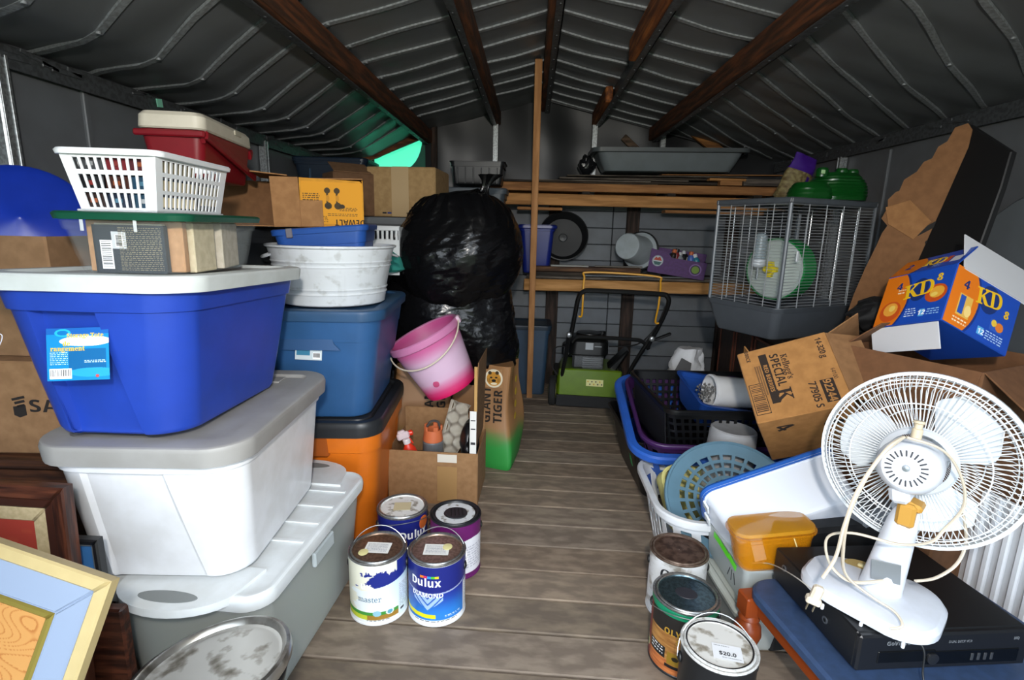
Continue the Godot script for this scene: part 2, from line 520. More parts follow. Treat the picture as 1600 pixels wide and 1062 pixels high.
func build_shell() -> void:
	var r := RandomNumberGenerator.new(); r.seed = 11
	# floor: weathered planks running across the shed, on a dark underfloor
	var fl := struct("floor", bx(Vector3(3.1, 0.04, 4.0), 0.0), mat("15110e", 0.95))
	fl.position = Vector3(0.11, -0.046, -1.8)
	var tones := []
	for k in 6: tones.append(wood(["75675a", "7b6c5d", "6c5f52", "807061", "756556", "78695c"][k], ["8f8070", "988672", "857664", "9c8a76", "917f6c", "948573"][k], 0, 0.55, 0.85, k * 0.31))
	for t in tones:
		t.uv1_scale = Vector3(1.3, 3.2, 3.2); t.normal_scale = 0.3
	for k in 29:
		var z := 0.107 - 0.1385 * k
		var p := part("floor_plank", bx(Vector3(3.06, 0.026, 0.1325 + r.randf_range(-0.0015, 0.002)), 0.003), tones[r.randi() % 6], fl, at(0, 0.033 + r.randf_range(-0.0015, 0.0), z - 0.069 + 1.8, Vector3(0, -1.8 + r.randf_range(-0.05, 0.05), r.randf_range(-0.06, 0.06))))
	var gr := struct("ground", bx(Vector3(30, 0.1, 26), 0.0), mat("5a6244", 0.95, 0.0, "dust", 0.3))
	gr.position = Vector3(0, -0.5, 6)
	var sheet := mat("65696d", 0.5, 0.15, "dust", 1.4)
	# side walls: plain grey sheet metal on galvanised posts
	var zinc := mat("a9afb2", 0.42, 0.75, "brushed", 5.0)
	var dark_steel := mat("55595d", 0.45, 0.4, "brushed", 3.0)
	for s in [-1, 1]:
		var x0 := -1.39 if s < 0 else 1.61
		var w := struct("wall_left" if s < 0 else "wall_right", bx(Vector3(0.03, 1.62, 3.95), 0.0), sheet)
		w.position = Vector3(x0 + s * 0.018, 0.75, -1.83)
		for z in [-0.5, -1.4]: part("wall_sheet_seam", bx(Vector3(0.012, 1.48, 0.022), 0.003), sheet, w, at(-s * 0.018, 0, z + 0.63))
		for z in ([-1.41, -2.78] if s < 0 else [-1.35, -2.95]):
			var g := G.new()
			box_at(g, Vector3(0, 0, 0), Vector3(0.034, 1.5, 0.04), 0.004)
			box_at(g, Vector3(-s * 0.018, 0, 0.012), Vector3(0.004, 1.5, 0.008), 0.001)
			box_at(g, Vector3(-s * 0.018, 0, -0.012), Vector3(0.004, 1.5, 0.008), 0.001)
			part("steel_post", g, zinc, w, at(-s * 0.034, 0, z + 1.83))
		var top := G.new()
		bar(top, Vector3(0, 0, -1.9), Vector3(0, 0, 1.9), 0.034, 0.03, Vector3.UP, 0.003)
		bar(top, Vector3(-s * 0.016, -0.024, -1.9), Vector3(-s * 0.016, -0.024, 1.9), 0.003, 0.04, Vector3.UP, 0.001)
		for k in 30: box_at(top, Vector3(-s * 0.019, r.randf_range(-0.02, 0.01), r.randf_range(-1.8, 1.2)), Vector3(0.006, r.randf_range(0.006, 0.02), r.randf_range(0.03, 0.12)), 0.002, Basis.from_euler(Vector3(r.randf_range(-0.2, 0.2), 0, 0)))
		part("wall_plate", top, dark_steel, w, at(-s * 0.03, 0.765 if s < 0 else 0.79, 0))
	# the roof: a sagging dark liner with a flattened rib at every sheet joint
	var liner := mat("65696d", 0.42, 0.1, "dust", 1.1)
	var g := G.new()
	var xs := []
	for k in 65: xs.append(-1.42 + 3.06 * k / 64.0)
	var zs := []
	for k in 70: zs.append(0.2 - 4.0 * k / 69.0)
	for i in 64:
		for j in 69:
			var c := []
			for q in [[i, j + 1], [i, j], [i + 1, j], [i + 1, j + 1]]:
				c.append(Vector3(xs[q[0]], roof_y(xs[q[0]]) - sag(xs[q[0]], zs[q[1]]) + 0.004 * sin(zs[q[1]] * 28.5 + 0.9), zs[q[1]]))
			g.quad(c[0], c[1], c[2], c[3])
	for q in [[-1.55, RX], [RX, 1.75]]:   # the outer sheets, above the liner
		var m := Vector3(q[0], roof_y(q[0]) + 0.05, -1.85)
		var n := Vector3(q[1], roof_y(q[1]) + 0.05, -1.85)
		g.add(bx(Vector3(m.distance_to(n), 0.02, 4.2), 0.0), Transform3D(Basis(Vector3(0, 0, 1), atan2(n.y - m.y, n.x - m.x)), (m + n) / 2))
	var cl := struct("ceiling", g, liner)
	var rib_m := mat("90969b", 0.5, 0.2, "brushed", 4.0)
	for side in 2:
		var x0: float = -1.4 if side == 0 else RX + 0.015
		var x1: float = RX - 0.015 if side == 0 else 1.62
		for k in 15:
			var z := -0.83 - 0.205 * k
			var rg := G.new()
			var n := 18
			var up := []; var lo := []
			var kink := r.randf_range(-0.012, 0.012)
			for i in n + 1:
				var x := lerpf(x0, x1, float(i) / n)
				if z + skew(x) < -3.72: break
				var zz := z + skew(x) + kink * sin(i * 1.3 + k) + 0.006 * sin(i * 0.7 + k * 2.0)
				lo.append(Vector3(x, roof_y(x) - sag(x, zz) - 0.008, zz))
			for i in lo.size() - 1:
				var a: Vector3 = lo[i]; var b: Vector3 = lo[i + 1]
				var w0 := Vector3(0, 0, 0.011); var h0 := Vector3(0, 0.009, 0)
				rg.quad(a + w0, a - w0, b - w0, b + w0)
				rg.quad(a - w0, a - w0 + h0, b - w0 + h0, b - w0)
				rg.quad(a + w0 + h0, a + w0, b + w0, b + w0 + h0)
			for i in [4, 9, 14]: if i < lo.size(): rg.add(lathe([[0.0065, -0.004], [0.006, 0.002]], 8), Transform3D(Basis(), lo[i] + Vector3(0, 0.0, 0.004)))
			part("roof_rib", rg, rib_m, cl, Transform3D(), "", 50.0)
	# five purlins running the length of the shed: old timber with a steel channel along one side
	var red := wood("38200f", "633619", 2, 0.9, 0.75)
	for i in 5:
		var x: float = beams[i]
		var t := Node3D.new(); t.name = numbered("roof_purlin"); t.position = Vector3(x, roof_y(x) - 0.045, -1.82)
		add_child(t); t.set_meta("kind", "structure")
		var s := -1.0 if x < 0 else 1.0
		var segs := [[-1.87, 1.9]]
		if i == 3: segs = [[-1.87, -1.22], [-0.52, 1.9]]
		for q in segs:
			var tg := G.new()
			bar(tg, Vector3(-s * 0.012, -0.004, q[0]), Vector3(-s * 0.012, -0.004, q[1]), 0.04, 0.08, Vector3.UP, 0.005)
			part("timber", tg, red if i != 3 else wood("5a2e10", "9a5a26", 2, 0.9, 0.75), t)
		var cg := G.new()
		bar(cg, Vector3(s * 0.02, 0, -1.87), Vector3(s * 0.02, 0, 1.9), 0.006, 0.105, Vector3.UP, 0.001)
		bar(cg, Vector3(s * 0.008, -0.05, -1.87), Vector3(s * 0.008, -0.05, 1.9), 0.03, 0.005, Vector3.UP, 0.001)
		for k in 24: cg.add(lathe([[0.004, -0.002], [0.004, 0.002]], 6), Transform3D(Basis(), Vector3(s * 0.008, -0.053, -1.8 + k * 0.15)))
		part("steel_channel", cg, dark_steel, t)
	# back wall: painted boards below, a crumpled dark sheet above with a torn corner
	var wb := struct("wall_back", bx(Vector3(3.06, 1.3, 0.03), 0.0), mat("23262a", 0.9))
	wb.position = Vector3(0.11, 0.65, -3.785)
	for k in 12:
		var y := 0.055 + 0.1115 * k
		var pm := mat(["6a6f74", "666b71", "70757a"][k % 3], 0.6, 0.0, "dust", 2.0)
		for q in ([[-1.39, 0.545], [0.55, 1.61]] if k % 2 == 0 else [[-1.39, 0.545], [0.55, 1.61]]):
			part("wall_board", bx(Vector3(q[1] - q[0], 0.107, 0.016), 0.003), pm, wb, at((q[0] + q[1]) / 2 - 0.11, y - 0.65, 0.022 + r.randf_range(0, 0.003), Vector3(r.randf_range(-0.6, 0.2), 0, 0)))
	var old := wood("1f1712", "43322a", 1, 0.9, 0.85)
	for x in [-1.0, -0.38, 0.15, 0.68, 1.35]:
		part("wall_stud", bx(Vector3(0.085, 1.26, 0.04), 0.004), old, wb, at(x - 0.11, -0.02, 0.052))
	var up_m := mat("2b2d30", 0.4, 0.2, "dust", 1.2)
	var ug := G.new()
	var wave := func(x: float, y: float) -> Vector3:
		var b := 0.016 * sin(x * 9.6 + 1.5) + 0.006 * sin(x * 17.0 + y * 4.0) + 0.003 * sin(y * 19.0 + x * 8.0)
		return Vector3(x, y, -3.745 + b * clampf((y - 1.25) * 8.0, 0, 1))
	for i in 60:
		for j in 16:
			var c := []
			for q in [[i, j], [i + 1, j], [i + 1, j + 1], [i, j + 1]]:
				var x: float = -0.74 + 2.36 * q[0] / 60.0
				c.append(wave.call(x, lerpf(1.27, roof_y(x) + 0.02, q[1] / 16.0)))
			ug.quad(c[0], c[1], c[2], c[3])
	ug.add(bx(Vector3(0.3, 0.5, 0.01), 0.0), Transform3D(Basis(), Vector3(-1.24, 1.31, -3.745)))
	var us := struct("wall_back_sheet", ug, up_m)
	us.name = "trim_1"
	part("ridge_seam", bx(Vector3(1.3, 0.012, 0.006), 0.002), up_m, us, at(0.7, 1.85 - 0.08, -3.715, Vector3(0, 0, -13.3)))
	# outside the torn corner: a green plastic tarpaulin with daylight behind it
	var tarp := StandardMaterial3D.new()
	tarp.albedo_color = Color(0.72, 0.97, 0.90); tarp.roughness = 0.7
	tarp.backlight_enabled = true; tarp.backlight = Color(0.62, 1.0, 0.88)
	var tw := struct("trim_2", bx(Vector3(0.62, 0.6, 0.002), 0.0), tarp)
	tw.position = Vector3(-0.92, 1.55, -3.93)
	var flap_m := StandardMaterial3D.new()
	flap_m.albedo_color = Color("1d6a55"); flap_m.roughness = 0.6
	flap_m.backlight_enabled = true; flap_m.backlight = Color(0.03, 0.22, 0.16)
	var arc := [Vector2(-0.72, 1.36), Vector2(-0.72, 1.72), Vector2(-0.765, 1.70)]
	for k in 9:
		var a := k / 8.0
		arc.append(Vector2(-0.765 - 0.155 * a * a - 0.02 * a, 1.675 - 0.21 * sin(a * PI / 2)))
	arc.append(Vector2(-1.0, 1.36))
	var fp := one("hanging_tarp_flap", prism(arc, 0.003), flap_m, "dark green plastic flap hanging over the bright torn corner of the back wall", "tarpaulin", Vector3(0, 0, -3.77))
	fp.set_meta("kind", "structure")
	fp.remove_meta("category"); fp.remove_meta("label"); fp.name = "trim_3"
	for q in [[-0.672, -3.70, 1.25, 1.75, 0.04, "old"], [-0.262, -3.69, 1.28, 1.83, 0.036, "zinc"], [0.385, -3.69, 1.28, 1.83, 0.036, "zinc"], [0.829, -3.69, 1.28, 1.73, 0.036, "zinc"]]:
		var pg := G.new()
		box_at(pg, Vector3.ZERO, Vector3(q[4], q[3] - q[2], 0.03), 0.004)
		if q[5] == "zinc":
			for s in [-1, 1]: box_at(pg, Vector3(s * 0.013, 0, 0.016), Vector3(0.007, q[3] - q[2], 0.004), 0.001)
		part("wall_post", pg, zinc if q[5] == "zinc" else old, us, at(q[0], (q[2] + q[3]) / 2, q[1]))
	var bright := wood("7a4a22", "b87d48", 0, 0.9)
	var brace := G.new()
	bar(brace, Vector3(-1.16, 1.535, -3.69), Vector3(-0.70, 1.725, -3.69), 0.035, 0.075, Vector3.UP, 0.004)
	one("corner_brace", brace, wood("4a2814", "8a5228", 0, 0.9), "short reddish timber brace slanting over the torn green corner", "timber")
	var br2 := G.new()
	bar(br2, Vector3(0.93, 1.79, -3.66), Vector3(1.25, 1.575, -3.66), 0.035, 0.06, Vector3.UP, 0.004)
	one("corner_brace", br2, wood("6a4420", "a9743c", 0, 0.9), "short pale timber brace slanting down behind the grey tub", "timber")
	var br3 := G.new()
	bar(br3, Vector3(0.575, 1.70, -3.70), Vector3(0.72, 1.56, -3.64), 0.02, 0.045, Vector3.UP, 0.003)
	one("wood_scrap", br3, wood("3f3126", "6a5644", 0, 0.9), "thin grey wood scrap leaning on the back sheet above the tub", "wood scrap")
	# front wall with the open doorway the photograph is taken from
	var fg := G.new()
	box_at(fg, Vector3(-1.24, 0.8, 0.16), Vector3(0.36, 1.7, 0.05), 0.0)
	box_at(fg, Vector3(1.42, 0.8, 0.16), Vector3(0.42, 1.7, 0.05), 0.0)
	fg.add(prism([Vector2(-1.42, 1.52), Vector2(-1.06, 1.52), Vector2(-1.06, 1.8), Vector2(1.21, 1.8), Vector2(1.21, 1.52), Vector2(1.63, 1.52), Vector2(1.63, 1.58), Vector2(RX, 1.95), Vector2(-1.42, 1.56)], 0.05), Transform3D(Basis(), Vector3(0, 0, 0.16)))
	struct("wall_front", fg, sheet)

	one("tarp_scrap", bx(Vector3(0.004, 0.028, 0.03), 0.001), tarp, "small bright green tarpaulin scrap showing at the left eave", "tarpaulin", Vector3(-1.352, 1.508, -1.99), Vector3(8, 0, 0))
	var pole := G.new()
	bar(pole, Vector3(0.012, 0.0, -3.40), Vector3(0.004, 1.905, -2.80), 0.036, 0.036, Vector3.BACK, 0.003)
	one("prop_post", pole, wood("9c6c40", "bd8a5a", 1, 0.6), "slim square wooden prop standing in front of the shelves up to the ridge", "post")

# ---------- tubs, lids, cartons ----------
func tub(o: Dictionary) -> G:
	# a tapered, double-walled moulded tub: hx/hz half size at the top, bx/bz at the bottom, h, r, collar (height), step (how far the collar stands out), t, bow
	# rec {side: [a0, b0, a1, b1, depth]}: a set-back panel between a and b along a side (0 at the bottom, 1 at the collar)
	var h: float = o.h
	var r: float = o.get("r", 0.04)
	var co: float = o.get("collar", 0.05)
	var st: float = o.get("step", 0.007)
	var t: float = o.get("t", 0.004)
	var bow: float = o.get("bow", 0.0)
	var ring := func(k: float, y: float, off: float, deep: float) -> PackedVector3Array:
		var rec := {}
		for s in o.get("rec", {}):
			var q: Array = o.rec[s]
			var a := lerpf(q[0], q[2], k); var b := lerpf(q[1], q[3], k)
			var d: float = q[4] * deep
			rec[s] = [[a - 0.006, 0], [a + 0.004, d], [b - 0.004, d], [b + 0.006, 0]]
		return rr(lerpf(o.bx, o.hx, k) + off, lerpf(o.bz, o.hz, k) + off, r + off, y, 6, rec, bow)
	var kc := (h - co) / h
	var rs := [ring.call(0.0, 0.0, -0.014, 0.3), ring.call(0.0, 0.004, -0.005, 0.6), ring.call(0.02, 0.014, 0.0, 1.0), ring.call(kc * 0.5, h * kc * 0.5, 0.0, 1.0), ring.call(kc, h - co, 0.0, 1.0), ring.call(kc, h - co, 0.0, 0.0), ring.call(kc, h - co + 0.001, st, 0.0), ring.call(1.0, h - 0.004, st, 0.0)]
	var lip: float = o.get("lip", 0.006)
	rs += [ring.call(1.0, h - 0.004, st + lip, 0.0), ring.call(1.0, h, st + lip, 0.0), ring.call(1.0, h, st - t, 0.0), ring.call(kc, h - co, st - t, 0.0), ring.call(kc, h - co, -t, 0.0)]
	rs += [ring.call(kc, h - co - 0.002, -t, 1.0), ring.call(0.02, 0.014, -t, 1.0), ring.call(0.0, t, -t - 0.008, 0.3)]
	return G.new().loft(rs)

func tub_lid(hx: float, hz: float, r: float, y: float, skirt := 0.022, rise := 0.01, rim := 0.03, bow := 0.0, sink := 0.007) -> G:
	var f := func(o: float, yy: float) -> PackedVector3Array: return rr(hx + o, hz + o, r + o, y + yy, 6, {}, bow)
	return G.new().loft([f.call(-0.004, 0.0), f.call(-0.004, -skirt), f.call(0.0, -skirt), f.call(0.003, rise * 0.3), f.call(0.0, rise * 0.8), f.call(-0.005, rise), f.call(-rim, rise), f.call(-rim - 0.008, rise - sink), f.call(-rim - 0.03, rise - sink)])

func carton(s: Vector3, t := 0.004) -> G:  # an open cardboard box, base at y 0
	var f := func(o: float, y: float) -> PackedVector3Array: return rr(s.x / 2 + o, s.z / 2 + o, 0.004, y, 1)
	return G.new().loft([f.call(-0.002, 0), f.call(0, 0.003), f.call(0, s.y), f.call(-t, s.y), f.call(-t, t)])

func flap(w: float, l: float, t := 0.004) -> G:  # a flap hinged along x at the origin, rising along +y
	return G.new().add(bx(Vector3(w, l, t), 0.001), at(0, l / 2, 0))

func carton_flap(parent: Node3D, s: Vector3, side: int, angle: float, l: float, m: Material) -> void:  # angle 0 upright, 90 out level
	var w := (s.z if side % 2 == 0 else s.x) - 0.008
	var yaw: float = [90, 180, -90, 0][side]
	var b := Basis(Vector3.UP, deg_to_rad(yaw))
	var o: float = (s.x if side % 2 == 0 else s.z) / 2 - 0.002
	part("flap", flap(w, l), m, parent, Transform3D(b * Basis(Vector3.RIGHT, deg_to_rad(angle)), b * Vector3(0, 0, o) + Vector3(0, s.y, 0)))

func build_left_stack() -> void:
	# clear tub with the white lid, on the floor
	var o := thing("storage_bin", "large clear storage bin with white lid, bottom of the front left stack", "storage bin", Vector3(-0.715, 0, -1.258), Vector3(0, -3.5, 0))
	var frost := clear("c9cfcb", 0.36, 0.4)
	part("body", tub({"hx": 0.185, "hz": 0.285, "bx": 0.16, "bz": 0.25, "h": 0.313, "r": 0.045, "collar": 0.03, "step": 0.004, "bow": 0.01}), frost, o)
	var white := mat("dfe3e4", 0.38, 0.0, "dust", 2.5)
	var lid := part("lid", tub_lid(0.195, 0.295, 0.05, 0.313, 0.016, 0.018, 0.012, 0.012, 0.004), white, o)
	for z in [-0.17, -0.085, 0.0, 0.085]: part("lid_rib", bx(Vector3(0.36, 0.004, 0.012), 0.0018), white, lid, at(0.0, 0.3295, z))
	for s in [1, -1]:  # the raised carrying loops at both ends
		var outer := []; var hole := []
		for k in 17:
			var a := PI * k / 16.0
			outer.append(Vector2(0.135 * cos(a), -0.005 + 0.085 * sin(a)))
		outer.append(Vector2(-0.15, -0.075)); outer.append(Vector2(0.15, -0.075))
		for k in 24: hole.append(Vector3(0.062 * cos(TAU * k / 24.0), 0, 0.017 * sin(TAU * k / 24.0)))
		var pg := prism(outer, 0.018, 0.004)
		part("carry_loop", pg, white, lid, Transform3D(Basis(Vector3(1, 0, 0), Vector3(0, 0, s), Vector3(0, 1, 0) * (-s if s < 0 else -1)), Vector3(0, 0.325, s * 0.277)))
		var hg := G.new()
		hg.loft([_oval(0.066, 0.0185, 0.0), _oval(0.065, 0.0175, 0.0012)], false, true)
		part("grip_hollow", hg, mat("7f8382", 0.5), lid, at(0, 0.3335, s * 0.316))
	for s in [-1, 1]: part("latch", bx(Vector3(0.012, 0.04, 0.11), 0.004), clear("c9d2d4", 0.6, 0.3), o, at(s * 0.196, 0.27, 0.02))
	var blanket := G.new()
	blanket.loft([rr(0.14, 0.225, 0.05, 0.008), rr(0.15, 0.235, 0.05, 0.1), rr(0.15, 0.24, 0.06, 0.19), rr(0.12, 0.2, 0.06, 0.215)])
	var nz := FastNoiseLite.new(); nz.frequency = 9.0
	blanket.map(func(p: Vector3) -> Vector3: return p * (1.0 + 0.10 * nz.get_noise_3dv(p)))
	one("folded_blanket", blanket, mat("8d9286", 0.95, 0.0, "dust", 6.0), "grey green folded cloth seen dimly inside the clear bin on the floor", "blanket", Vector3(-0.715, 0.002, -1.255), Vector3(0, -3.5, 0))

	# white tub, grey lid
	o = thing("storage_bin", "glossy white storage tote with grey lid under the bright blue tote", "storage bin", Vector3(-0.785, 0.340, -1.22), Vector3(0, 3.0, 0))
	var gloss := mat("e2e3e6", 0.25, 0.0, "dust", 2.0)
	part("body", tub({"hx": 0.19, "hz": 0.265, "bx": 0.168, "bz": 0.225, "h": 0.315, "r": 0.06, "collar": 0.05, "step": 0.006, "bow": 0.012, "rec": {3: [-0.10, 0.09, -0.115, 0.035, 0.007], 1: [-0.08, 0.08, -0.08, 0.08, 0.007]}}), gloss, o)
	var glid := mat("989693", 0.5, 0.0, "dust", 2.0)
	lid = part("lid", tub_lid(0.206, 0.282, 0.07, 0.312, 0.026, 0.016, 0.045, 0.014), glid, o)
	for z in [-0.2]: part("lid_pad", bx(Vector3(0.2, 0.005, 0.05), 0.002), glid, lid, at(0, 0.323, z))

	# bright blue tote
	o = thing("storage_tote", "bright blue storage tote with pale grey lid and torn label", "storage tote", Vector3(-0.824, 0.670, -1.18), Vector3(-2.2, 1.5, 0))
	var blue := mat("2141a6", 0.36, 0.0, "dust", 2.0)
	part("body", tub({"hx": 0.178, "hz": 0.262, "bx": 0.135, "bz": 0.215, "h": 0.31, "r": 0.06, "collar": 0.058, "step": 0.006, "bow": 0.014, "rec": {3: [-0.075, 0.06, -0.10, 0.012, 0.02], 1: [-0.07, 0.07, -0.08, 0.08, 0.012]}}), blue, o)
	part("lid", tub_lid(0.2, 0.278, 0.07, 0.314, 0.024, 0.008, 0.03, 0.014), mat("c9cfce", 0.5, 0.0, "dust", 2.0), o)
	var im := page(160, 200, "1787c6")
	block(im, 0, 0, 1, 0.12, "1b5fb0"); dab(im, 0.26, 0.09, 0.13, 0.075, "27b0e0"); dab(im, 0.26, 0.09, 0.09, 0.045, "0f6fb4")
	dab(im, 0.62, 0.25, 0.42, 0.1, "e6e4dc"); block(im, 0.35, 0.4, 0.95, 0.8, "13639c"); dab(im, 0.75, 0.85, 0.4, 0.09, "2a9fe0")
	barcode(im, 0.04, 0.77, 0.4, 0.97, 4); small_print(im, 0.05, 0.46, 0.34, 0.72, 7, "d8eef8", 3); small_print(im, 0.6, 0.62, 0.95, 0.68, 2, "d8eef8", 8)
	dab(im, 0.8, 0.92, 0.03, 0.03, "d05050")
	var tilt := Vector3(-10.0, 2, 3.0)
	var lab := part("label", patch(0.112, 0.096), printed(im, 0.35), o, at(-0.008, 0.175, 0.271, tilt), "torn blue printed label")
	var gold := mat("e8c24a", 0.5)
	write(lab, "Storage Tote", 0.0075, gold, at(0.014, 0.034, 0.0005), true, "Droid Serif")
	write(lab, "de", 0.008, gold, at(-0.02, 0.019, 0.0005), true, "Droid Serif")
	write(lab, "rangement", 0.008, gold, at(-0.018, 0.010, 0.0005), true, "Droid Serif")
	var thr := G.new()
	tube(thr, smooth([Vector3(-0.165, 0.3, 0.292), Vector3(-0.166, 0.24, 0.29), Vector3(-0.15, 0.215, 0.285), Vector3(-0.135, 0.208, 0.28), Vector3(-0.15, 0.185, 0.274), Vector3(-0.168, 0.172, 0.27)]), 0.0008, 5)
	part("loose_thread", thr, mat("d8d8e4", 0.8), o)

	# clear bin of books, green lid
	var yb := 0.989
	o = thing("book_bin", "clear bin of books with dark green lid on the blue tote", "storage bin", Vector3(-0.785, yb, -1.15), Vector3(0, 5.0, 0))
	part("body", tub({"hx": 0.115, "hz": 0.165, "bx": 0.098, "bz": 0.148, "h": 0.116, "r": 0.02, "collar": 0.028, "step": 0.005, "bow": 0.004, "lip": 0.004}), clear("aab2b2", 0.06, 0.3), o)
	part("lid", tub_lid(0.124, 0.176, 0.03, 0.116, 0.008, 0.007, 0.012, 0.008, 0.003), mat("0c4a35", 0.4, 0.0, "dust", 3.0), o)
	for x in [-0.06, 0.035]: part("moulded_rib", bx(Vector3(0.006, 0.026, 0.003), 0.001), clear("e8eeee", 0.4, 0.3), o, at(x, 0.1, 0.177))
	var tr := Transform3D(Basis(Vector3.UP, deg_to_rad(5.0)), Vector3(-0.785, yb, -1.15))
	im = page(200, 130, "2a3038")
	barcode(im, 0.09, 0.32, 0.26, 0.92, 7, true); block(im, 0.26, 0.14, 0.47, 0.5, "c9cdd0"); barcode(im, 0.31, 0.2, 0.42, 0.46, 9, true)
	small_print(im, 0.36, 0.06, 0.97, 0.97, 22, "8d8468", 12); block(im, 0.0, 0, 0.03, 1, "1a1e24")
	for spec in [["dark hardback with a barcode standing upright at the front of the clear bin", "2a3038", Vector3(-0.004, 0.053, 0.13), Vector3(0.132, 0.092, 0.016), 0], ["tan paperback squeezed beside the dark hardback in the clear bin", "b98d62", Vector3(-0.005, 0.058, 0.108), Vector3(0.182, 0.1, 0.018), 0], ["cream paged paperback along the right side of the clear bin", "cfc3a4", Vector3(0.086, 0.056, 0.05), Vector3(0.016, 0.1, 0.085), 0], ["pale paperback lying at the back right corner of the clear bin", "c7bfae", Vector3(0.07, 0.056, -0.075), Vector3(0.035, 0.1, 0.11), 8], ["thick tan book filling the middle of the clear bin", "a9825c", Vector3(-0.03, 0.056, -0.01), Vector3(0.14, 0.1, 0.2), 0]]:
		var b := thing("book", spec[0], "book", tr * spec[2], Vector3(0, 5 + spec[4], 0), "books in the clear bin")
		var sz: Vector3 = spec[3]
		part("cover", bx(sz, 0.002), mat(spec[1], 0.7, 0, "card", 4.0), b)
		part("pages", bx(Vector3(sz.x - 0.006, 0.006, sz.z - 0.004), 0.001), mat("d9cfb4", 0.9), b, at(0, sz.y / 2, 0))
		if spec[1] == "2a3038": part("back_cover", patch(sz.x, sz.y), printed(im, 0.4), b, at(0, 0, sz.z / 2 + 0.0006))

	# white slotted basket of paperbacks, standing on the green lid
	var yk := yb + 0.1235
	o = thing("slotted_basket", "white slotted basket of paperbacks on the green lidded bin", "basket", Vector3(-0.822, yk, -1.17), Vector3(0, 6.0, 0))
	var wb := mat("e6eaed", 0.35, 0.0)
	var g := G.new()
	var bh := 0.112
	var side_fn := func(w0: float, w1: float, d0: float, d1: float, yaw: float) -> Callable:
		return func(u: float, v: float) -> Vector3:
			var q := Vector3(lerpf(w0, w1, v) * u, bh * v, lerpf(d0, d1, v))
			return q.rotated(Vector3.UP, yaw)
	for s in 4:
		var long := s % 2 == 0   # 0 right, 1 back, 2 left, 3 front
		var w0 := 0.132 if long else 0.07
		var w1 := 0.15 if long else 0.088
		var d0 := 0.07 if long else 0.132
		var d1 := 0.088 if long else 0.15
		var cols := 14 if long else 9
		var us := [-1.0]; var sol := [true]
		var m0 := 0.16 if long else 0.24
		us.append(-1.0 + m0)
		for k in cols:
			var step := (2.0 - 2.0 * m0) / cols
			var x := -1.0 + m0 + step * k
			us.append(x + step * 0.66); sol.append(false)
			us.append(x + step); sol.append(true)
		us.append(1.0); sol.append(true)
		var vs := [0.0, 0.07, 0.10, 0.29, 0.32, 0.385, 0.415, 0.585, 0.615, 0.69, 0.72, 0.86, 0.885, 1.0]
		var rows := [true, false, false, false, true, false, false, false, true, false, false, false, true]
		perf(g, side_fn.call(w0, w1, d0, d1, [PI / 2, PI, -PI / 2, 0.0][s]), us, vs, func(i: int, j: int) -> bool: return sol[i] or rows[j], 0.0022)
		box_at(g, Vector3(0, 0.002, 0), Vector3(0.148, 0.004, 0.28), 0.001)
	part("basket_body", g, wb, o)
	part("rim", G.new().loft([rr(0.086, 0.149, 0.02, bh - 0.008, 6, {}, 0.003), rr(0.097, 0.160, 0.025, bh - 0.008, 6, {}, 0.003), rr(0.099, 0.162, 0.026, bh - 0.001, 6, {}, 0.003), rr(0.096, 0.159, 0.025, bh + 0.003, 6, {}, 0.003), rr(0.086, 0.149, 0.02, bh + 0.001, 6, {}, 0.003), rr(0.086, 0.149, 0.02, bh - 0.008, 6, {}, 0.003)], false, false), wb, o)
	tr = Transform3D(Basis(Vector3.UP, deg_to_rad(6.0)), Vector3(-0.822, yk, -1.17))
	var bl := [["dark brown and orange", "241410", 0], ["navy", "0f1c30", 0], ["petrol blue", "123448", 0], ["black", "15161b", 1], ["rust coloured", "3c1a10", 1], ["steel blue", "183c54", 1], ["grey", "3a3c40", 2], ["crimson", "6d0e1a", 2], ["maroon", "4a0c15", 2], ["ivory", "c9bfa2", 1], ["red and white", "b32638", 0], ["charcoal", "2a2c30", 0]]
	for k in 12:
		var row: int = bl[k][2]
		var back := k >= 9
		var b := thing("book", "%s paperback in the white slotted basket, %s" % [bl[k][0], ["in the bottom layer", "in the middle layer", "in the top layer"][row] if not back else ["towards the rear middle", "towards the rear right", "at the rear floor"][k - 9]], "book", Vector3.ZERO, Vector3(0, 6, 0), "paperbacks in the white basket")
		var kk := k % 3
		var p := Vector3(-0.046 + 0.046 * kk, 0.021 + row * 0.033, 0.055)
		var sz := Vector3(0.043, 0.028, 0.15)
		if back: p = Vector3(-0.044 + 0.044 * (k - 9), 0.036 + 0.006 * (k % 2), -0.085); sz = Vector3(0.04, 0.06, 0.1)
		if row == 2: p.y += 0.003
		b.position = tr * p
		part("cover", bx(sz, 0.0015), mat(bl[k][1], 0.45), b)
		part("pages", bx(Vector3(sz.x * 0.95, sz.y * 0.72, sz.z * 0.9), 0.001), mat("d6c8a6", 0.9), b, at(0.0035, 0, -0.012), "cream page block")
		part("title_block", bx(Vector3(sz.x * 0.3, sz.y * 0.3, 0.002), 0.0005), mat(["8a4420", "3f6a80", "8d9194", "7a2420"][k % 4], 0.5), b, at(0, 0, sz.z / 2 + 0.0008))

	# cardboard boxes against the left wall, on a brown cabinet
	var tan := mat("8f6c4a", 0.9, 0.0, "card", 2.5)
	o = thing("wooden_chest", "low dark brown wooden chest in the left corner under the cardboard boxes", "chest", Vector3(-1.2, 0, -1.29), Vector3(0, 2, 0))
	var dkw := wood("2c1810", "55331f", 0, 1.0, 0.5)
	part("body", bx(Vector3(0.3, 0.535, 0.40), 0.006), dkw, o, at(0, 0.2675, 0))
	part("top_board", bx(Vector3(0.315, 0.022, 0.43), 0.005), dkw, o, at(0, 0.546, 0))
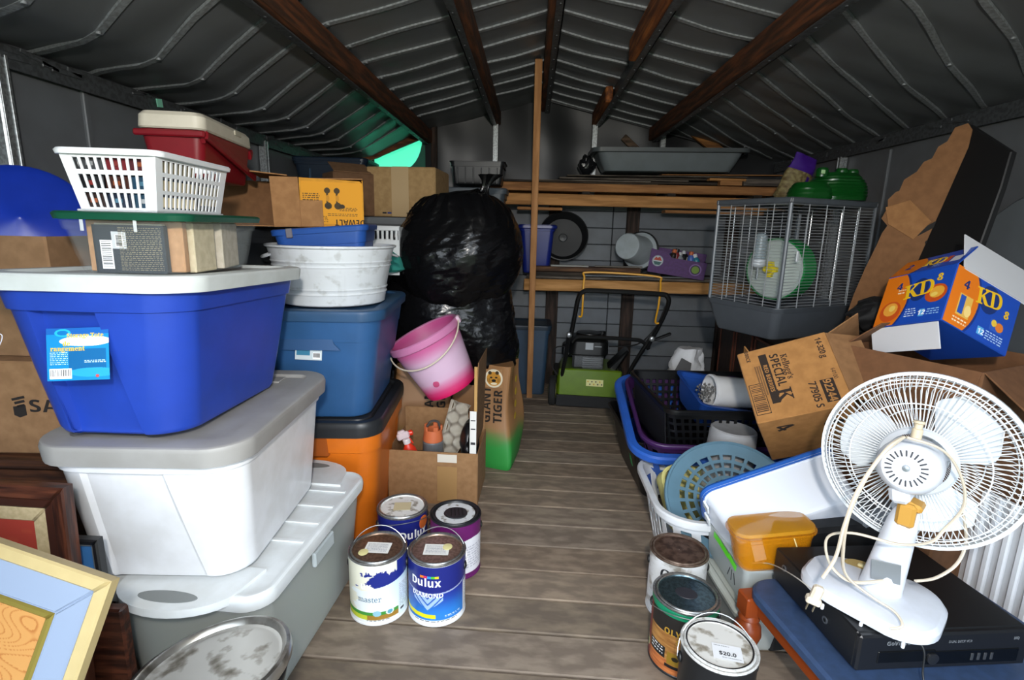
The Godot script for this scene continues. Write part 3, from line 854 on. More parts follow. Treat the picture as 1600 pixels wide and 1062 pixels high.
	o = thing("cardboard_box", "tan cardboard box with black logo, lower of the two by the left wall", "cardboard box", Vector3(-1.215, 0.558, -1.285), Vector3(0, 3, 0), "boxes by the left wall")
	part("carton", bx(Vector3(0.295, 0.222, 0.35), 0.004), tan, o, at(0, 0.111, 0))
	part("flap_seam", bx(Vector3(0.29, 0.002, 0.004), 0.0006), mat("5f4630", 0.95), o, at(0, 0.2225, 0))
	var ink := mat("1c1613", 0.8)
	write(o, "SA", 0.03, ink, at(0.102, 0.118, 0.1755), true, "Droid Sans", 1.35)
	for k in 3: part("logo_stripe", bx(Vector3(0.03 - k * 0.006, 0.006, 0.001), 0.0004), ink, o, at(0.047 + k * 0.002, 0.136 - 0.009 * k, 0.1755, Vector3(0, 0, 14)))
	part("logo_shield", prism([Vector2(-0.014, 0.008), Vector2(0.014, 0.012), Vector2(0.014, -0.012), Vector2(-0.002, -0.018), Vector2(-0.014, -0.012)], 0.001), ink, o, at(0.047, 0.108, 0.1755))
	o = thing("cardboard_box", "open tan cardboard box with the blue saucer standing in it, far left", "cardboard box", Vector3(-1.225, 0.7815, -1.32), Vector3(0, 2, 0), "boxes by the left wall")
	part("carton", carton(Vector3(0.275, 0.275, 0.33)), mat("8a6a4b", 0.9, 0.0, "card", 2.2), o)

	# blue saucer sled leaning on the wall
	var sb := []
	for k in 10:
		var q := k / 9.0
		sb.append([0.004 + 0.205 * q, 0.05 - 0.05 * (1.0 - q) * (1.0 - q) * 1.0 - 0.012 * q * q])
	var sg := G.new()
	var prof := [[0.0005, 0.058]]
	for q in [[0.01, 0.056], [0.03, 0.046], [0.07, 0.033], [0.12, 0.02], [0.17, 0.006], [0.195, -0.004], [0.203, -0.012], [0.2, -0.016], [0.19, -0.009], [0.12, 0.014], [0.07, 0.027], [0.03, 0.04], [0.0005, 0.05]]: prof.append(q)
	prof.reverse()
	sg = lathe(prof, 48, false, false)
	one("saucer_sled", sg.map(func(p: Vector3) -> Vector3: return p * 0.72), mat("1633a0", 0.32, 0.0, "dust", 3.0), "round blue plastic saucer standing in the open box at far left", "saucer sled", Vector3(-1.235, 1.085, -1.27), Vector3(72, 32, -8))

	# red cooler behind the white basket
	o = thing("cooler_box", "red picnic cooler with cream lid behind the white basket", "cooler", Vector3(-0.975, 1.213, -1.60), Vector3(0, 10, 0))
	var redm := mat("7c111c", 0.38, 0.0, "dust", 3.0)
	part("body", G.new().loft([rr(0.06, 0.165, 0.02, 0.0), rr(0.064, 0.17, 0.022, 0.006), rr(0.078, 0.186, 0.025, 0.115), rr(0.07, 0.18, 0.02, 0.117)]), redm, o)
	part("lid", G.new().loft([rr(0.079, 0.187, 0.025, 0.117), rr(0.083, 0.191, 0.027, 0.121), rr(0.081, 0.189, 0.027, 0.15), rr(0.073, 0.181, 0.026, 0.16), rr(0.055, 0.16, 0.02, 0.164)]), mat("cfc9b8", 0.5, 0.0, "dust", 3.0), o)
	var hg2 := G.new()
	for s in [-1, 1]: hg2.add(prism([Vector2(-0.012, 0.11), Vector2(0.014, 0.118), Vector2(0.022, 0.105), Vector2(0.0, 0.085)], 0.012, 0.002), at(0.075, 0, s * 0.178, Vector3(0, 90, 0)))
	bar(hg2, Vector3(0.086, 0.105, 0.19), Vector3(0.086, 0.028, -0.178), 0.012, 0.022, Vector3.UP, 0.004)
	bar(hg2, Vector3(-0.086, 0.105, 0.19), Vector3(0.088, 0.105, 0.196), 0.012, 0.016, Vector3.UP, 0.004)
	part("carrying_handle", hg2, redm, o)
	part("lid_notch", bx(Vector3(0.006, 0.014, 0.05), 0.002), mat("b9b29f", 0.5), o, at(0.082, 0.146, -0.06))

func _oval(a: float, b: float, y: float) -> PackedVector3Array:
	var out := PackedVector3Array()
	for i in 28: out.append(Vector3(a * cos(TAU * i / 28), y, -b * sin(TAU * i / 28)))
	return out

func build_left_back() -> void:
	# orange tote, black lid
	var o := thing("storage_tote", "orange storage tote with black lid, bottom of the stack beside the cardboard box", "storage tote", Vector3(-0.715, 0, -1.915), Vector3(0, 4, 0))
	var orange := mat("d8701a", 0.35, 0.0, "dust", 2.0)
	part("body", tub({"hx": 0.188, "hz": 0.262, "bx": 0.16, "bz": 0.24, "h": 0.42, "r": 0.06, "collar": 0.03, "step": 0.003, "bow": 0.008, "rec": {0: [-0.13, 0.14, -0.15, 0.16, 0.005]}}), orange, o)
	part("handle_band", G.new().loft([rr(0.182, 0.256, 0.06, 0.338, 6, {}, 0.008), rr(0.193, 0.267, 0.062, 0.344, 6, {}, 0.008), rr(0.196, 0.27, 0.064, 0.405, 6, {}, 0.008), rr(0.187, 0.261, 0.06, 0.41, 6, {}, 0.008)], false, false), orange, o)
	part("grip_recess", bx(Vector3(0.15, 0.075, 0.03), 0.008), mat("9c4d10", 0.5), o, at(-0.04, 0.365, 0.262))
	var black := mat("26282b", 0.4, 0.0, "dust", 2.0)
	var lid := part("lid", tub_lid(0.200, 0.274, 0.07, 0.422, 0.022, 0.03, 0.03, 0.01, 0.012), black, o)
	part("lid_plateau", G.new().loft([rr(0.165, 0.24, 0.05, 0.438), rr(0.16, 0.235, 0.05, 0.450), rr(0.15, 0.225, 0.045, 0.453)]), black, lid)
	# blue-grey tote on it
	o = thing("storage_tote", "slate blue storage tote carrying the white tub, on the orange tote", "storage tote", Vector3(-0.705, 0.4535, -1.91), Vector3(0, 5, 0))
	var slate := mat("2e5a8c", 0.42, 0.0, "dust", 2.0)
	part("body", tub({"hx": 0.195, "hz": 0.275, "bx": 0.145, "bz": 0.22, "h": 0.362, "r": 0.06, "collar": 0.03, "step": 0.003, "bow": 0.008}), slate, o)
	var band := G.new()
	var rows := [[0.255, 0.0], [0.258, 0.006], [0.34, 0.006], [0.346, 0.0]]
	var rg := []
	for q in rows:
		var k: float = q[0] / 0.375
		rg.append(rr(lerpf(0.145, 0.195, k) + q[1], lerpf(0.22, 0.275, k) + q[1], 0.064, q[0] + 0.015, 6, {}, 0.008))
	part("raised_band", G.new().loft(rg, false, false), slate, o)
	for z in [1.0]:
		part("grip_panel", prism([Vector2(-0.16, 0.085), Vector2(0.015, 0.085), Vector2(0.035, 0.075), Vector2(0.055, 0.02), Vector2(0.075, 0.0), Vector2(-0.16, 0.0)], 0.006, 0.002), mat("28507e", 0.45), o, at(0.0, 0.247, 0.272, Vector3(-8.5, 0, 0)))
	part("lid", tub_lid(0.207, 0.287, 0.072, 0.364, 0.02, 0.014, 0.035, 0.01), mat("2b5076", 0.5, 0.0, "dust", 2.0), o)
	var im := page(120, 100, "c9d6da")
	block(im, 0.05, 0.2, 0.55, 0.75, "3d7f9e"); block(im, 0.02, 0.14, 0.6, 0.22, "5aa0bd"); dab(im, 0.1, 0.08, 0.07, 0.07, "c84a60"); barcode(im, 0.66, 0.58, 0.95, 0.95, 21); small_print(im, 0.65, 0.1, 0.95, 0.5, 6, "5a6a70", 5)
	part("label", patch(0.085, 0.058), printed(im, 0.3), o, at(-0.028, 0.243, 0.2655, Vector3(-8.5, 0, -2)), "small pale picture label with a barcode")

	# white enamel tub and the blue bin in it
	o = thing("round_tub", "white ribbed round metal tub standing on the slate blue tote", "tub", Vector3(-0.695, 0.834, -1.85))
	var enamel := mat("d5dade", 0.42, 0.0, "dirt", 1.2)
	enamel.albedo_texture = noise_tex("enamel", 0.03, Color(0.8, 0.79, 0.77), Color.WHITE, 0, 6, 0.15, 0.36)
	var prof := [[0.16, 0.0], [0.165, 0.004], [0.169, 0.035], [0.173, 0.04], [0.170, 0.046], [0.171, 0.052], [0.175, 0.057], [0.172, 0.062], [0.185, 0.13], [0.189, 0.135], [0.1865, 0.14], [0.188, 0.146], [0.192, 0.151], [0.1895, 0.156], [0.198, 0.195], [0.206, 0.2], [0.206, 0.206], [0.198, 0.207], [0.194, 0.2], [0.166, 0.04], [0.16, 0.006]]
	for q in prof: q[0] *= 1.055; q[1] *= 0.95
	part("body", lathe(prof, 64), enamel, o)
	for s in [-1, 1]:
		var hd := G.new()
		tube(hd, smooth([Vector3(s * 0.195, 0.165, -0.04), Vector3(s * 0.222, 0.155, -0.03), Vector3(s * 0.222, 0.155, 0.03), Vector3(s * 0.195, 0.165, 0.04)]), 0.004, 6)
		part("handle", hd, mat("b8bcc0", 0.5, 0.4), o, Transform3D(Basis(Vector3.UP, 0.5), Vector3.ZERO))
	o = thing("storage_bin", "small royal blue bin with lid set inside the white tub", "storage bin", Vector3(-0.70, 0.930, -1.86), Vector3(0, 8, 5))
	var royal := mat("2452a0", 0.42, 0.0, "dust", 2.0)
	part("body", tub({"hx": 0.145, "hz": 0.12, "bx": 0.125, "bz": 0.1, "h": 0.15, "r": 0.03, "collar": 0.05, "step": 0.004}), royal, o)
	part("lid", tub_lid(0.155, 0.13, 0.035, 0.151, 0.012, 0.008, 0.02), royal, o)
	part("clasp", bx(Vector3(0.02, 0.03, 0.006), 0.002), mat("6d6a72", 0.6), o, at(-0.09, 0.145, 0.133))

	# dark tote against the wall and what it carries
	o = thing("storage_tote", "dark charcoal tote seen between the clear bin and the white tub", "storage tote", Vector3(-1.152, 0.0, -1.98), Vector3(0, 1, 0))
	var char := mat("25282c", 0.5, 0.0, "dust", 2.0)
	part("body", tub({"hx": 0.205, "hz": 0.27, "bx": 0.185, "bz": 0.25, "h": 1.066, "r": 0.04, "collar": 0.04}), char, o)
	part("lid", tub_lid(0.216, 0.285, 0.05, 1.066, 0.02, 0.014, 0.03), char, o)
	var card := mat("9a7047", 0.9, 0.0, "card", 2.5)
	o = thing("cardboard_box", "open cardboard box on its side showing a yellow printed panel upside down", "cardboard box", Vector3(-0.835, 1.086, -1.875), Vector3(0, 20, 0))
	# lying with its mouth to the left: floor, roof, back, right end and a printed front
	var yel := mat("c98a10", 0.75, 0.0, "card", 3.0)
	part("bottom_panel", bx(Vector3(0.46, 0.004, 0.26), 0.001), card, o, at(0.0, 0.002, 0))
	part("top_panel", bx(Vector3(0.20, 0.004, 0.26), 0.001), card, o, at(0.13, 0.158, 0.0, Vector3(0, 0, 2)))
	part("back_panel", bx(Vector3(0.48, 0.155, 0.004), 0.001), mat("7a5636", 0.9, 0.0, "card", 2.5), o, at(-0.01, 0.08, -0.128))
	part("end_panel", bx(Vector3(0.004, 0.155, 0.255), 0.001), yel, o, at(0.228, 0.08, 0))
	var front := part("front_panel", prism([Vector2(-0.1, -0.078), Vector2(0.1, -0.078), Vector2(0.1, 0.062), Vector2(0.09, 0.074), Vector2(-0.1, 0.078)], 0.004), yel, o, at(0.13, 0.08, 0.13), "yellow printed panel")
	var pic := page(220, 130, "d08e0e")
	small_print(pic, 0.02, 0.28, 0.3, 0.52, 5, "503808", 31); small_print(pic, 0.62, 0.6, 0.92, 0.7, 3, "503808", 32); small_print(pic, 0.42, 0.75, 0.92, 0.82, 2, "503808", 33); small_print(pic, 0.05, 0.82, 0.42, 0.98, 4, "503808", 34)
	for x in [0.42, 0.58]:
		dab(pic, x, 0.2, 0.05, 0.07, "3a2a08"); block(pic, x - 0.015, 0.2, x + 0.02, 0.55, "3a2a08"); dab(pic, x + 0.01, 0.56, 0.06, 0.08, "3a2a08"); dab(pic, x + 0.005, 0.38, 0.028, 0.08, "b87c10"); dab(pic, x + 0.08 * (x - 0.42) * 6.0, 0.57, 0.05, 0.05, "2a1e06")
	part("print", patch(0.19, 0.135), printed(pic, 0.75), front, at(0.0, 0.0, 0.0026))
	write(front, "DEWALT", 0.02, mat("1c1408", 0.8), at(0.055, -0.062, 0.003, Vector3(0, 0, 180)), true, "Droid Sans", 0.9)
	part("flap", bx(Vector3(0.085, 0.157, 0.004), 0.001), card, o, at(-0.012, 0.079, 0.140, Vector3(0, 12, 2)), "bare cardboard flap")
	part("flap", bx(Vector3(0.07, 0.085, 0.004), 0.001), card, o, at(0.065, 0.045, 0.1365, Vector3(-2, 0, 1)), "bare cardboard flap")
	part("flap", bx(Vector3(0.11, 0.004, 0.25), 0.001), card, o, at(-0.06, 0.167, 0, Vector3(0, 0, -4)), "bare cardboard flap")

	# grey bin behind, with two cartons on it, and the slatted basket in front of it
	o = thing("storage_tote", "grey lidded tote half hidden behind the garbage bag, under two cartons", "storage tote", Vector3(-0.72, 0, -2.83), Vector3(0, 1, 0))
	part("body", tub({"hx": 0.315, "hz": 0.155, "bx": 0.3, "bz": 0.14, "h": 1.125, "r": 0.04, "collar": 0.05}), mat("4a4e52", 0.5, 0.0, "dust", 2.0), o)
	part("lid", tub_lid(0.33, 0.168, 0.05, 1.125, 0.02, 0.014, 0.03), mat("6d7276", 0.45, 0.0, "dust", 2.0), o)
	o = thing("cardboard_box", "pale tan carton with a tape strip, under the bright torn corner", "cardboard box", Vector3(-0.635, 1.140, -2.80), Vector3(0, -3, 0), "cartons at the back left")
	var pale := mat("a98a5e", 0.9, 0.0, "card", 2.5)
	part("carton", bx(Vector3(0.34, 0.235, 0.31), 0.005), pale, o, at(0, 0.1175, 0))
	part("tape", bx(Vector3(0.085, 0.232, 0.001), 0.0004), mat("b59a70", 0.5), o, at(-0.005, 0.1175, 0.1555))
	part("tape", bx(Vector3(0.075, 0.001, 0.305), 0.0004), mat("b59a70", 0.5), o, at(-0.005, 0.2355, 0.0))
	for k in 3: part("printed_mark", bx(Vector3(0.02, 0.008, 0.001), 0.0003), mat(["1c1c22", "2a3a78", "1c1c22"][k], 0.7), o, at(-0.085 + [0, 0.025, 0.12][k], 0.018, 0.1555))
	o = thing("cardboard_box", "darker brown carton standing askew between the yellow box and the pale carton", "cardboard box", Vector3(-0.905, 1.140, -2.66), Vector3(0, 38, 0), "cartons at the back left")
	part("carton", bx(Vector3(0.2, 0.2, 0.17), 0.005), mat("6f5138", 0.9, 0.0, "card", 2.5), o, at(0, 0.1, 0))
	part("flap", flap(0.18, 0.1), mat("7d5d40", 0.9, 0.0, "card", 2.5), o, at(-0.005, 0.2, 0.083, Vector3(-62, 0, 0)))
	o = thing("slatted_basket", "small white slatted basket tucked behind the white tub", "basket", Vector3(-0.70, 0.903, -2.36))
	var wb := mat("d8dcde", 0.4)
	var g := G.new()
	for k in 13:
		for s in [0.07, -0.07]: box_at(g, Vector3(-0.12 + 0.02 * k, 0.155, s), Vector3(0.01, 0.045, 0.003), 0.001)
	for s in [0.07, -0.07]:
		box_at(g, Vector3(0, 0.183, s), Vector3(0.265, 0.02, 0.012), 0.003); box_at(g, Vector3(0, 0.06, s), Vector3(0.26, 0.15, 0.004), 0.001)
	for s in [0.13, -0.13]: box_at(g, Vector3(s, 0.095, 0), Vector3(0.004, 0.19, 0.14), 0.001)
	box_at(g, Vector3(0, 0.002, 0), Vector3(0.26, 0.004, 0.14), 0.001)
	part("basket_body", g, wb, o)
	one("teal_cloth", lathe([[0.04, 0.0], [0.05, 0.01], [0.045, 0.06], [0.02, 0.085]], 14).map(func(p: Vector3) -> Vector3: return p + Vector3(0.012 * sin(p.y * 60.0), 0, 0.01 * cos(p.x * 70.0))), mat("2f8f84", 0.85), "teal folded cloth squeezed beside the garbage bag", "cloth", Vector3(-0.60, 0.905, -2.265))
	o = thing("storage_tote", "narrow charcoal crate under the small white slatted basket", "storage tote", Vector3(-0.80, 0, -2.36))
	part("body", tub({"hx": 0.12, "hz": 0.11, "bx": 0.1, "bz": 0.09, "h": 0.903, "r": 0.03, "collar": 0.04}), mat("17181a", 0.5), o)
	# dark translucent tub high in the back corner
	o = thing("storage_bin", "dark navy translucent tub high in the back left corner", "storage bin", Vector3(-1.15, 1.27, -3.2), Vector3(0, 3, 0))
	var navy := mat("1c2a3a", 0.3, 0.0)
	part("body", tub({"hx": 0.2, "hz": 0.15, "bx": 0.18, "bz": 0.13, "h": 0.18, "r": 0.03, "collar": 0.03}), navy, o)
	part("lid", tub_lid(0.21, 0.16, 0.035, 0.181, 0.015, 0.01, 0.02), navy, o)
	for x in [-0.11, 0.09]: part("moulded_rib", bx(Vector3(0.012, 0.12, 0.006), 0.002), mat("3a5166", 0.3), o, at(x, 0.085, 0.146, Vector3(-6, 0, 0)))
	one("plywood_shelf", bx(Vector3(0.5, 0.02, 0.45), 0.003), wood("3a2a1c", "6a5238", 0), "dark plywood corner shelf under the navy tub", "shelf", Vector3(-1.14, 1.258, -3.45))

func crumple(rings: int, segs: int, shape: Callable) -> G:
	var rs := []
	for j in rings + 1:
		var r := PackedVector3Array()
		for i in segs: r.append(shape.call(TAU * i / segs, float(j) / rings))
		rs.append(r)
	return G.new().loft(rs)

func build_bags() -> void:
	var film := StandardMaterial3D.new()
	film.albedo_color = Color("0c0c0e"); film.roughness = 0.22; film.metallic_specular = 0.4
	film.uv1_triplanar = true; film.uv1_scale = Vector3(1.5, 2.0, 1.5)
	film.normal_enabled = true; film.normal_scale = 0.22
	film.normal_texture = bump_tex("film wrinkles", 0.009, 9.0, 1)
	var n1 := FastNoiseLite.new(); n1.seed = 5; n1.frequency = 3.6; n1.noise_type = FastNoiseLite.TYPE_CELLULAR; n1.cellular_return_type = FastNoiseLite.RETURN_DISTANCE2_SUB; n1.fractal_type = FastNoiseLite.FRACTAL_NONE
	n1.domain_warp_enabled = true; n1.domain_warp_amplitude = 0.25; n1.domain_warp_frequency = 2.5
	var n2 := FastNoiseLite.new(); n2.seed = 9; n2.frequency = 2.2; n2.fractal_octaves = 2
	# the upper bag, gathered at the top right
	var up := func(a: float, t: float) -> Vector3:
		var prof := sin(PI * clampf(0.1 + 0.9 * pow(t, 0.9), 0.0, 1.0))
		var rx := 0.315 * pow(maxf(prof, 0.0), 0.34)
		var y := 0.53 * t
		var p := Vector3(rx * cos(a), y, -rx * 0.80 * sin(a))
		if t > 0.93: p = p.lerp(Vector3(0.09, y, 0.0), (t - 0.93) / 0.07 * 0.95)
		var f := 1.0 + 0.09 * n1.get_noise_3d(p.x * 1.0, p.y * 0.7, p.z) + 0.11 * n2.get_noise_3dv(p) + (0.05 * t * t * sin(a * 22.0 + 3.0 * n2.get_noise_3dv(p * 2.0)) * smoothstep(0.6, 0.95, t))
		p.x *= f; p.z *= f; p.x += 0.03 * t
		p.y += 0.02 * n2.get_noise_3d(p.x * 2.0, 5.0, p.z * 2.0)
		return p
	var o := thing("garbage_bag", "bulging black garbage bag with a twisted neck, upper of the two", "garbage bag", Vector3(-0.365, 0.74, -2.46))
	part("bag", crumple(72, 120, up), film, o, Transform3D(), "", 60.0)
	var tw := func(a: float, t: float) -> Vector3:
		var r := (0.026 - 0.014 * sin(PI * t) + 0.022 * t * t) * (1.0 + 0.25 * sin(a * 7.0))
		return Vector3(r * cos(a) + 0.035 * t, 0.085 * t, r * sin(-a) * 0.7)
	part("twisted_neck", crumple(14, 42, tw), film, o, at(0.135, 0.505, 0.0), "", 60.0)
	var low := func(a: float, t: float) -> Vector3:
		var prof := sin(PI * clampf(0.1 + 0.74 * t, 0.0, 1.0))
		var rx := 0.365 * pow(maxf(prof, 0.0), 0.26)
		var p := Vector3(rx * cos(a), 0.42 * t, -rx * 0.6 * sin(a))
		var f := 1.0 + 0.09 * n1.get_noise_3d(p.x * 0.7, p.y * 0.7 + 3.0, p.z * 0.7) + 0.12 * n2.get_noise_3d(p.x + 4.0, p.y, p.z)
		p.x *= f; p.z *= f
		p.y -= 0.12 * smoothstep(0.02, 0.26, p.x) * (1.0 - t)
		return p
	o = thing("garbage_bag", "slumped black garbage bag draped on the paper yard bags, lower of the two", "garbage bag", Vector3(-0.385, 0.43, -2.48))
	part("bag", crumple(60, 110, low), film, o, Transform3D(), "", 60.0)
	# brown paper yard bags with a green base
	var ink := mat("1d1712", 0.85)
	var k := 0
	for spec in [[Vector3(-0.185, 0, -2.43), -14.0, "brown paper yard bag with green base and tiger face print, right of the open carton"], [Vector3(-0.50, 0, -2.42), 10.0, "brown paper yard bag in shadow behind the open carton"]]:
		o = thing("paper_bag", spec[2], "paper bag", spec[0], Vector3(0, spec[1], 0), "paper yard bags")
		var sh := func(y: float, hx: float, hz: float) -> PackedVector3Array:
			var rg := rr(hx, hz, 0.02, y, 3, {0: [[-0.05, -0.012 * y], [0.02, 0.03 * y], [0.08, -0.01 * y]], 3: [[-0.08, -0.012 * y], [-0.02, 0.012 * y], [0.08, -0.01 * y]]})
			for i in rg.size(): rg[i] += Vector3(0.012 * sin(y * 13.0 + rg[i].z * 9.0 + k), 0, 0.01 * sin(y * 11.0 + rg[i].x * 12.0))
			return rg
		var rings := []
		for q in 33:
			var y := 0.49 * q / 32.0
			var k2 := y / 0.49
			rings.append(sh.call(y, lerpf(0.141, 0.126, k2 * k2) - (0.006 if q == 0 else 0.0), lerpf(0.119, 0.1, k2 * k2) - (0.006 if q == 0 else 0.0)))
		var nz := FastNoiseLite.new(); nz.seed = 70 + k; nz.frequency = 14.0
		var mesh := G.new().loft(rings).mesh()
		part("bag", tinted(mesh, func(p: Vector3) -> Color: return Color("2f8f3e").lerp(Color("986f47"), smoothstep(0.10, 0.21, p.y + 0.05 * nz.get_noise_2d(p.x + p.z, p.y * 0.3)))), _pink_mat(), o)
		for z in [0.0]:
			write(o, "GIANT", 0.04, ink, at(0.03, 0.31, 0.1235, Vector3(-2, 2, 90)), true, "Droid Sans", 1.0)
			write(o, "TIGER", 0.04, ink, at(0.085, 0.305, 0.1245, Vector3(-2, 2, 90)), true, "Droid Sans", 1.0)
		if k == 0:
			var im := page(120, 120, "9a7148")
			dab(im, 0.5, 0.5, 0.5, 0.5, "d9cfb6"); dab(im, 0.5, 0.52, 0.4, 0.38, "b9812a")
			for q in [[0.3, 0.2], [0.7, 0.2]]: dab(im, q[0], q[1], 0.1, 0.1, "3a2a10")
			for q in [[0.36, 0.45], [0.64, 0.45]]: dab(im, q[0], q[1], 0.07, 0.05, "17120a")
			dab(im, 0.5, 0.62, 0.12, 0.08, "17120a"); dab(im, 0.5, 0.78, 0.18, 0.06, "e3d9bd")
			for q in [0.16, 0.26, 0.74, 0.84]: block(im, q, 0.5, q + 0.03, 0.72, "241a0c")
			part("tiger_face_print", patch(0.085, 0.085), printed(im, 0.9), o, at(0.06, 0.435, 0.1165, Vector3(-4, 0, 4)))
			for q in [0.24, 0.3, 0.36, 0.42]: part("gusset_print", lathe([[0.018, -0.001], [0.012, 0.001]], 14), mat("a98a20", 0.8), o, at(0.1425, q, 0.03, Vector3(0, 0, -90)))
		k += 1

func tinted(src: ArrayMesh, f: Callable) -> ArrayMesh:   # vertex colours of the print or dye, f(point) in sRGB
	var a: Array = src.surface_get_arrays(0)
	var cs := PackedColorArray()
	for p in a[Mesh.ARRAY_VERTEX]: cs.append((f.call(p) as Color).srgb_to_linear())
	a[Mesh.ARRAY_COLOR] = cs
	var m := ArrayMesh.new()
	m.add_surface_from_arrays(Mesh.PRIMITIVE_TRIANGLES, a)
	return m

func picture_frame(o: Node3D, w: float, h: float, layers: Array, pic: Material) -> void:
	# layers from the outside in: [name, width, depth, lift, material]; the frame hangs from its top right corner at the origin, in x, y
	var c := Vector3(-w / 2, -h / 2, 0)
	var hx := w / 2; var hy := h / 2
	for l in layers:
		var wd: float = l[1]; var dp: float = l[2]
		for s in [[Vector2(0, hy - wd / 2), hx, 0], [Vector2(0, -hy + wd / 2), hx, 180], [Vector2(-hx + wd / 2, 0), hy, 90], [Vector2(hx - wd / 2, 0), hy, -90]]:
			var e: float = s[1]
			part(l[0], prism([Vector2(-e, wd / 2), Vector2(-e + wd, -wd / 2), Vector2(e - wd, -wd / 2), Vector2(e, wd / 2)], dp, minf(0.003, wd * 0.25)), l[4], o, Transform3D(Basis(Vector3(0, 0, 1), deg_to_rad(s[2])), c + Vector3(s[0].x, s[0].y, l[3])))
		hx -= wd; hy -= wd
	part("picture", patch(hx * 2 + 0.004, hy * 2 + 0.004), pic, o, Transform3D(Basis(), c + Vector3(0, 0, 0.0)))
	part("backing", bx(Vector3(hx * 2 + 0.01, hy * 2 + 0.01, 0.003), 0.0005), mat("6b5238", 0.9), o, Transform3D(Basis(), c + Vector3(0, 0, -0.003)))

func build_front_left() -> void:
	var brown := wood("2a120a", "5d3220", 0, 1.2, 0.4)
	var o := thing("picture_frame", "ornate dark brown frame with cream liner and red picture, left of the white bin", "picture frame", Vector3(-0.848, 0.612, -0.878))
	o.basis = axes(Vector3(1, -0.01, 0.02), Vector3(0.0, 1, -0.03))
	var red := page(64, 64, "a8382a")
	for k in 40: block(red, fmod(k * 0.37, 1.0), fmod(k * 0.61, 1.0), minf(1.0, fmod(k * 0.37, 1.0) + 0.12), fmod(k * 0.61, 1.0) + 0.015, "b0452f")
	picture_frame(o, 0.34, 0.585, [["outer_moulding", 0.026, 0.026, 0.0, brown], ["inner_moulding", 0.02, 0.018, -0.001, mat("3a1b10", 0.4)], ["linen_liner", 0.03, 0.008, -0.001, mat("c9b68e", 0.9, 0, "card", 6.0)]], printed(red, 0.8))
	o = thing("picture_frame", "small black frame with blue picture peeping out beside the brown frame", "picture frame", Vector3(-0.828, 0.487, -0.907))
	var bl := page(16, 16, "3a6ea8")
	picture_frame(o, 0.2, 0.15, [["moulding", 0.012, 0.02, 0.0, mat("191a1d", 0.35)], ["steel_lip", 0.004, 0.012, 0.0, mat("8f989e", 0.3, 0.6)]], printed(bl, 0.4))
	o = thing("wooden_board", "dark brown board standing on edge under the small black frame", "board", Vector3(-0.915, 0, -0.907))
	part("plank", bx(Vector3(0.235, 0.334, 0.024), 0.004), brown, o, at(0, 0.168, 0))
	o = thing("picture_frame", "large cream frame with pale blue mat and wood-grain picture, nearest at left", "picture frame", Vector3(-0.6235, 0.557, -0.70))
	o.basis = axes(Vector3(0.196, -0.045, 0.02), Vector3(0.036, 0.136, -0.045))
	var wd := page(200, 260, "b07840")
	var nz := FastNoiseLite.new(); nz.seed = 3; nz.frequency = 0.012; nz.fractal_type = FastNoiseLite.FRACTAL_NONE
	for y in 260:
		for x in 200:
			var q := nz.get_noise_2d(x * 0.55 + 30.0, y * 1.6)
			var v := fmod(absf(q * 5.0 + y * 0.045 + 8.0), 1.0)
			wd.set_pixel(x, y, Color("bd8749").lerp(Color("9c5a24"), smoothstep(0.78, 0.98, v) * 0.8))
	dab(wd, 0.34, 0.72, 0.16, 0.05, "b9b03a"); dab(wd, 0.25, 0.66, 0.1, 0.07, "6d4a24"); dab(wd, 0.45, 0.8, 0.1, 0.02, "c9c24a"); dab(wd, 0.2, 0.8, 0.2, 0.08, "7a4e26")
	var cream := mat("bda877", 0.45, 0.0, "dust", 3.0)
	picture_frame(o, 0.42, 0.545, [["moulding", 0.022, 0.022, 0.0, cream], ["blue_mat", 0.052, 0.004, 0.0, mat("8794aa", 0.75, 0.0, "enamel", 4.0)], ["gilt_fillet", 0.011, 0.009, 0.0, mat("8f7f3a", 0.4, 0.4)]], printed(wd, 0.55))
	# the steel pail with its lid lying askew
	o = thing("steel_pail", "large round steel pail at the front left corner, mostly hidden by its lid", "pail", Vector3(-0.545, 0, -0.765))
	var steel := mat("8e8d8a", 0.3, 0.9, "brushed", 4.0)
	part("body", lathe([[0.104, 0.0], [0.108, 0.004], [0.116, 0.14], [0.119, 0.144], [0.117, 0.15], [0.125, 0.305], [0.131, 0.309], [0.131, 0.315], [0.126, 0.317], [0.122, 0.31], [0.106, 0.006]], 56), mat("4a4a4a", 0.4, 0.7, "brushed", 4.0), o)
	var bail := G.new()
	var pts := []
	for k in 17: pts.append(Vector3(0.134 * cos(PI * k / 16.0 + 0.2), 0.30 - 0.10 * sin(PI * k / 16.0), 0.05 + 0.105 * sin(PI * k / 16.0)))
	tube(bail, pts, 0.003, 6)
	part("bail_handle", bail, mat("9a9a98", 0.3, 0.9), o)
	o = thing("pail_lid", "shiny dented steel lid lying tilted on the pail at front left", "lid", Vector3(-0.535, 0.337, -0.765), Vector3(-3, 0, 9))
	part("disc", lathe([[0.118, -0.014], [0.128, -0.016], [0.132, -0.011], [0.133, 0.0], [0.131, 0.007], [0.125, 0.009], [0.12, 0.006], [0.116, -0.001], [0.108, -0.003], [0.06, -0.001], [0.0005, 0.0]], 64, true, false), mat("b5b2ab", 0.28, 0.85, "rust", 2.0), o)
	(o.get_child(0) as MeshInstance3D).material_override.albedo_texture = noise_tex("lid tarnish", 0.012, Color(0.5, 0.47, 0.42), Color.WHITE, 0, 5, 0.2, 0.5)

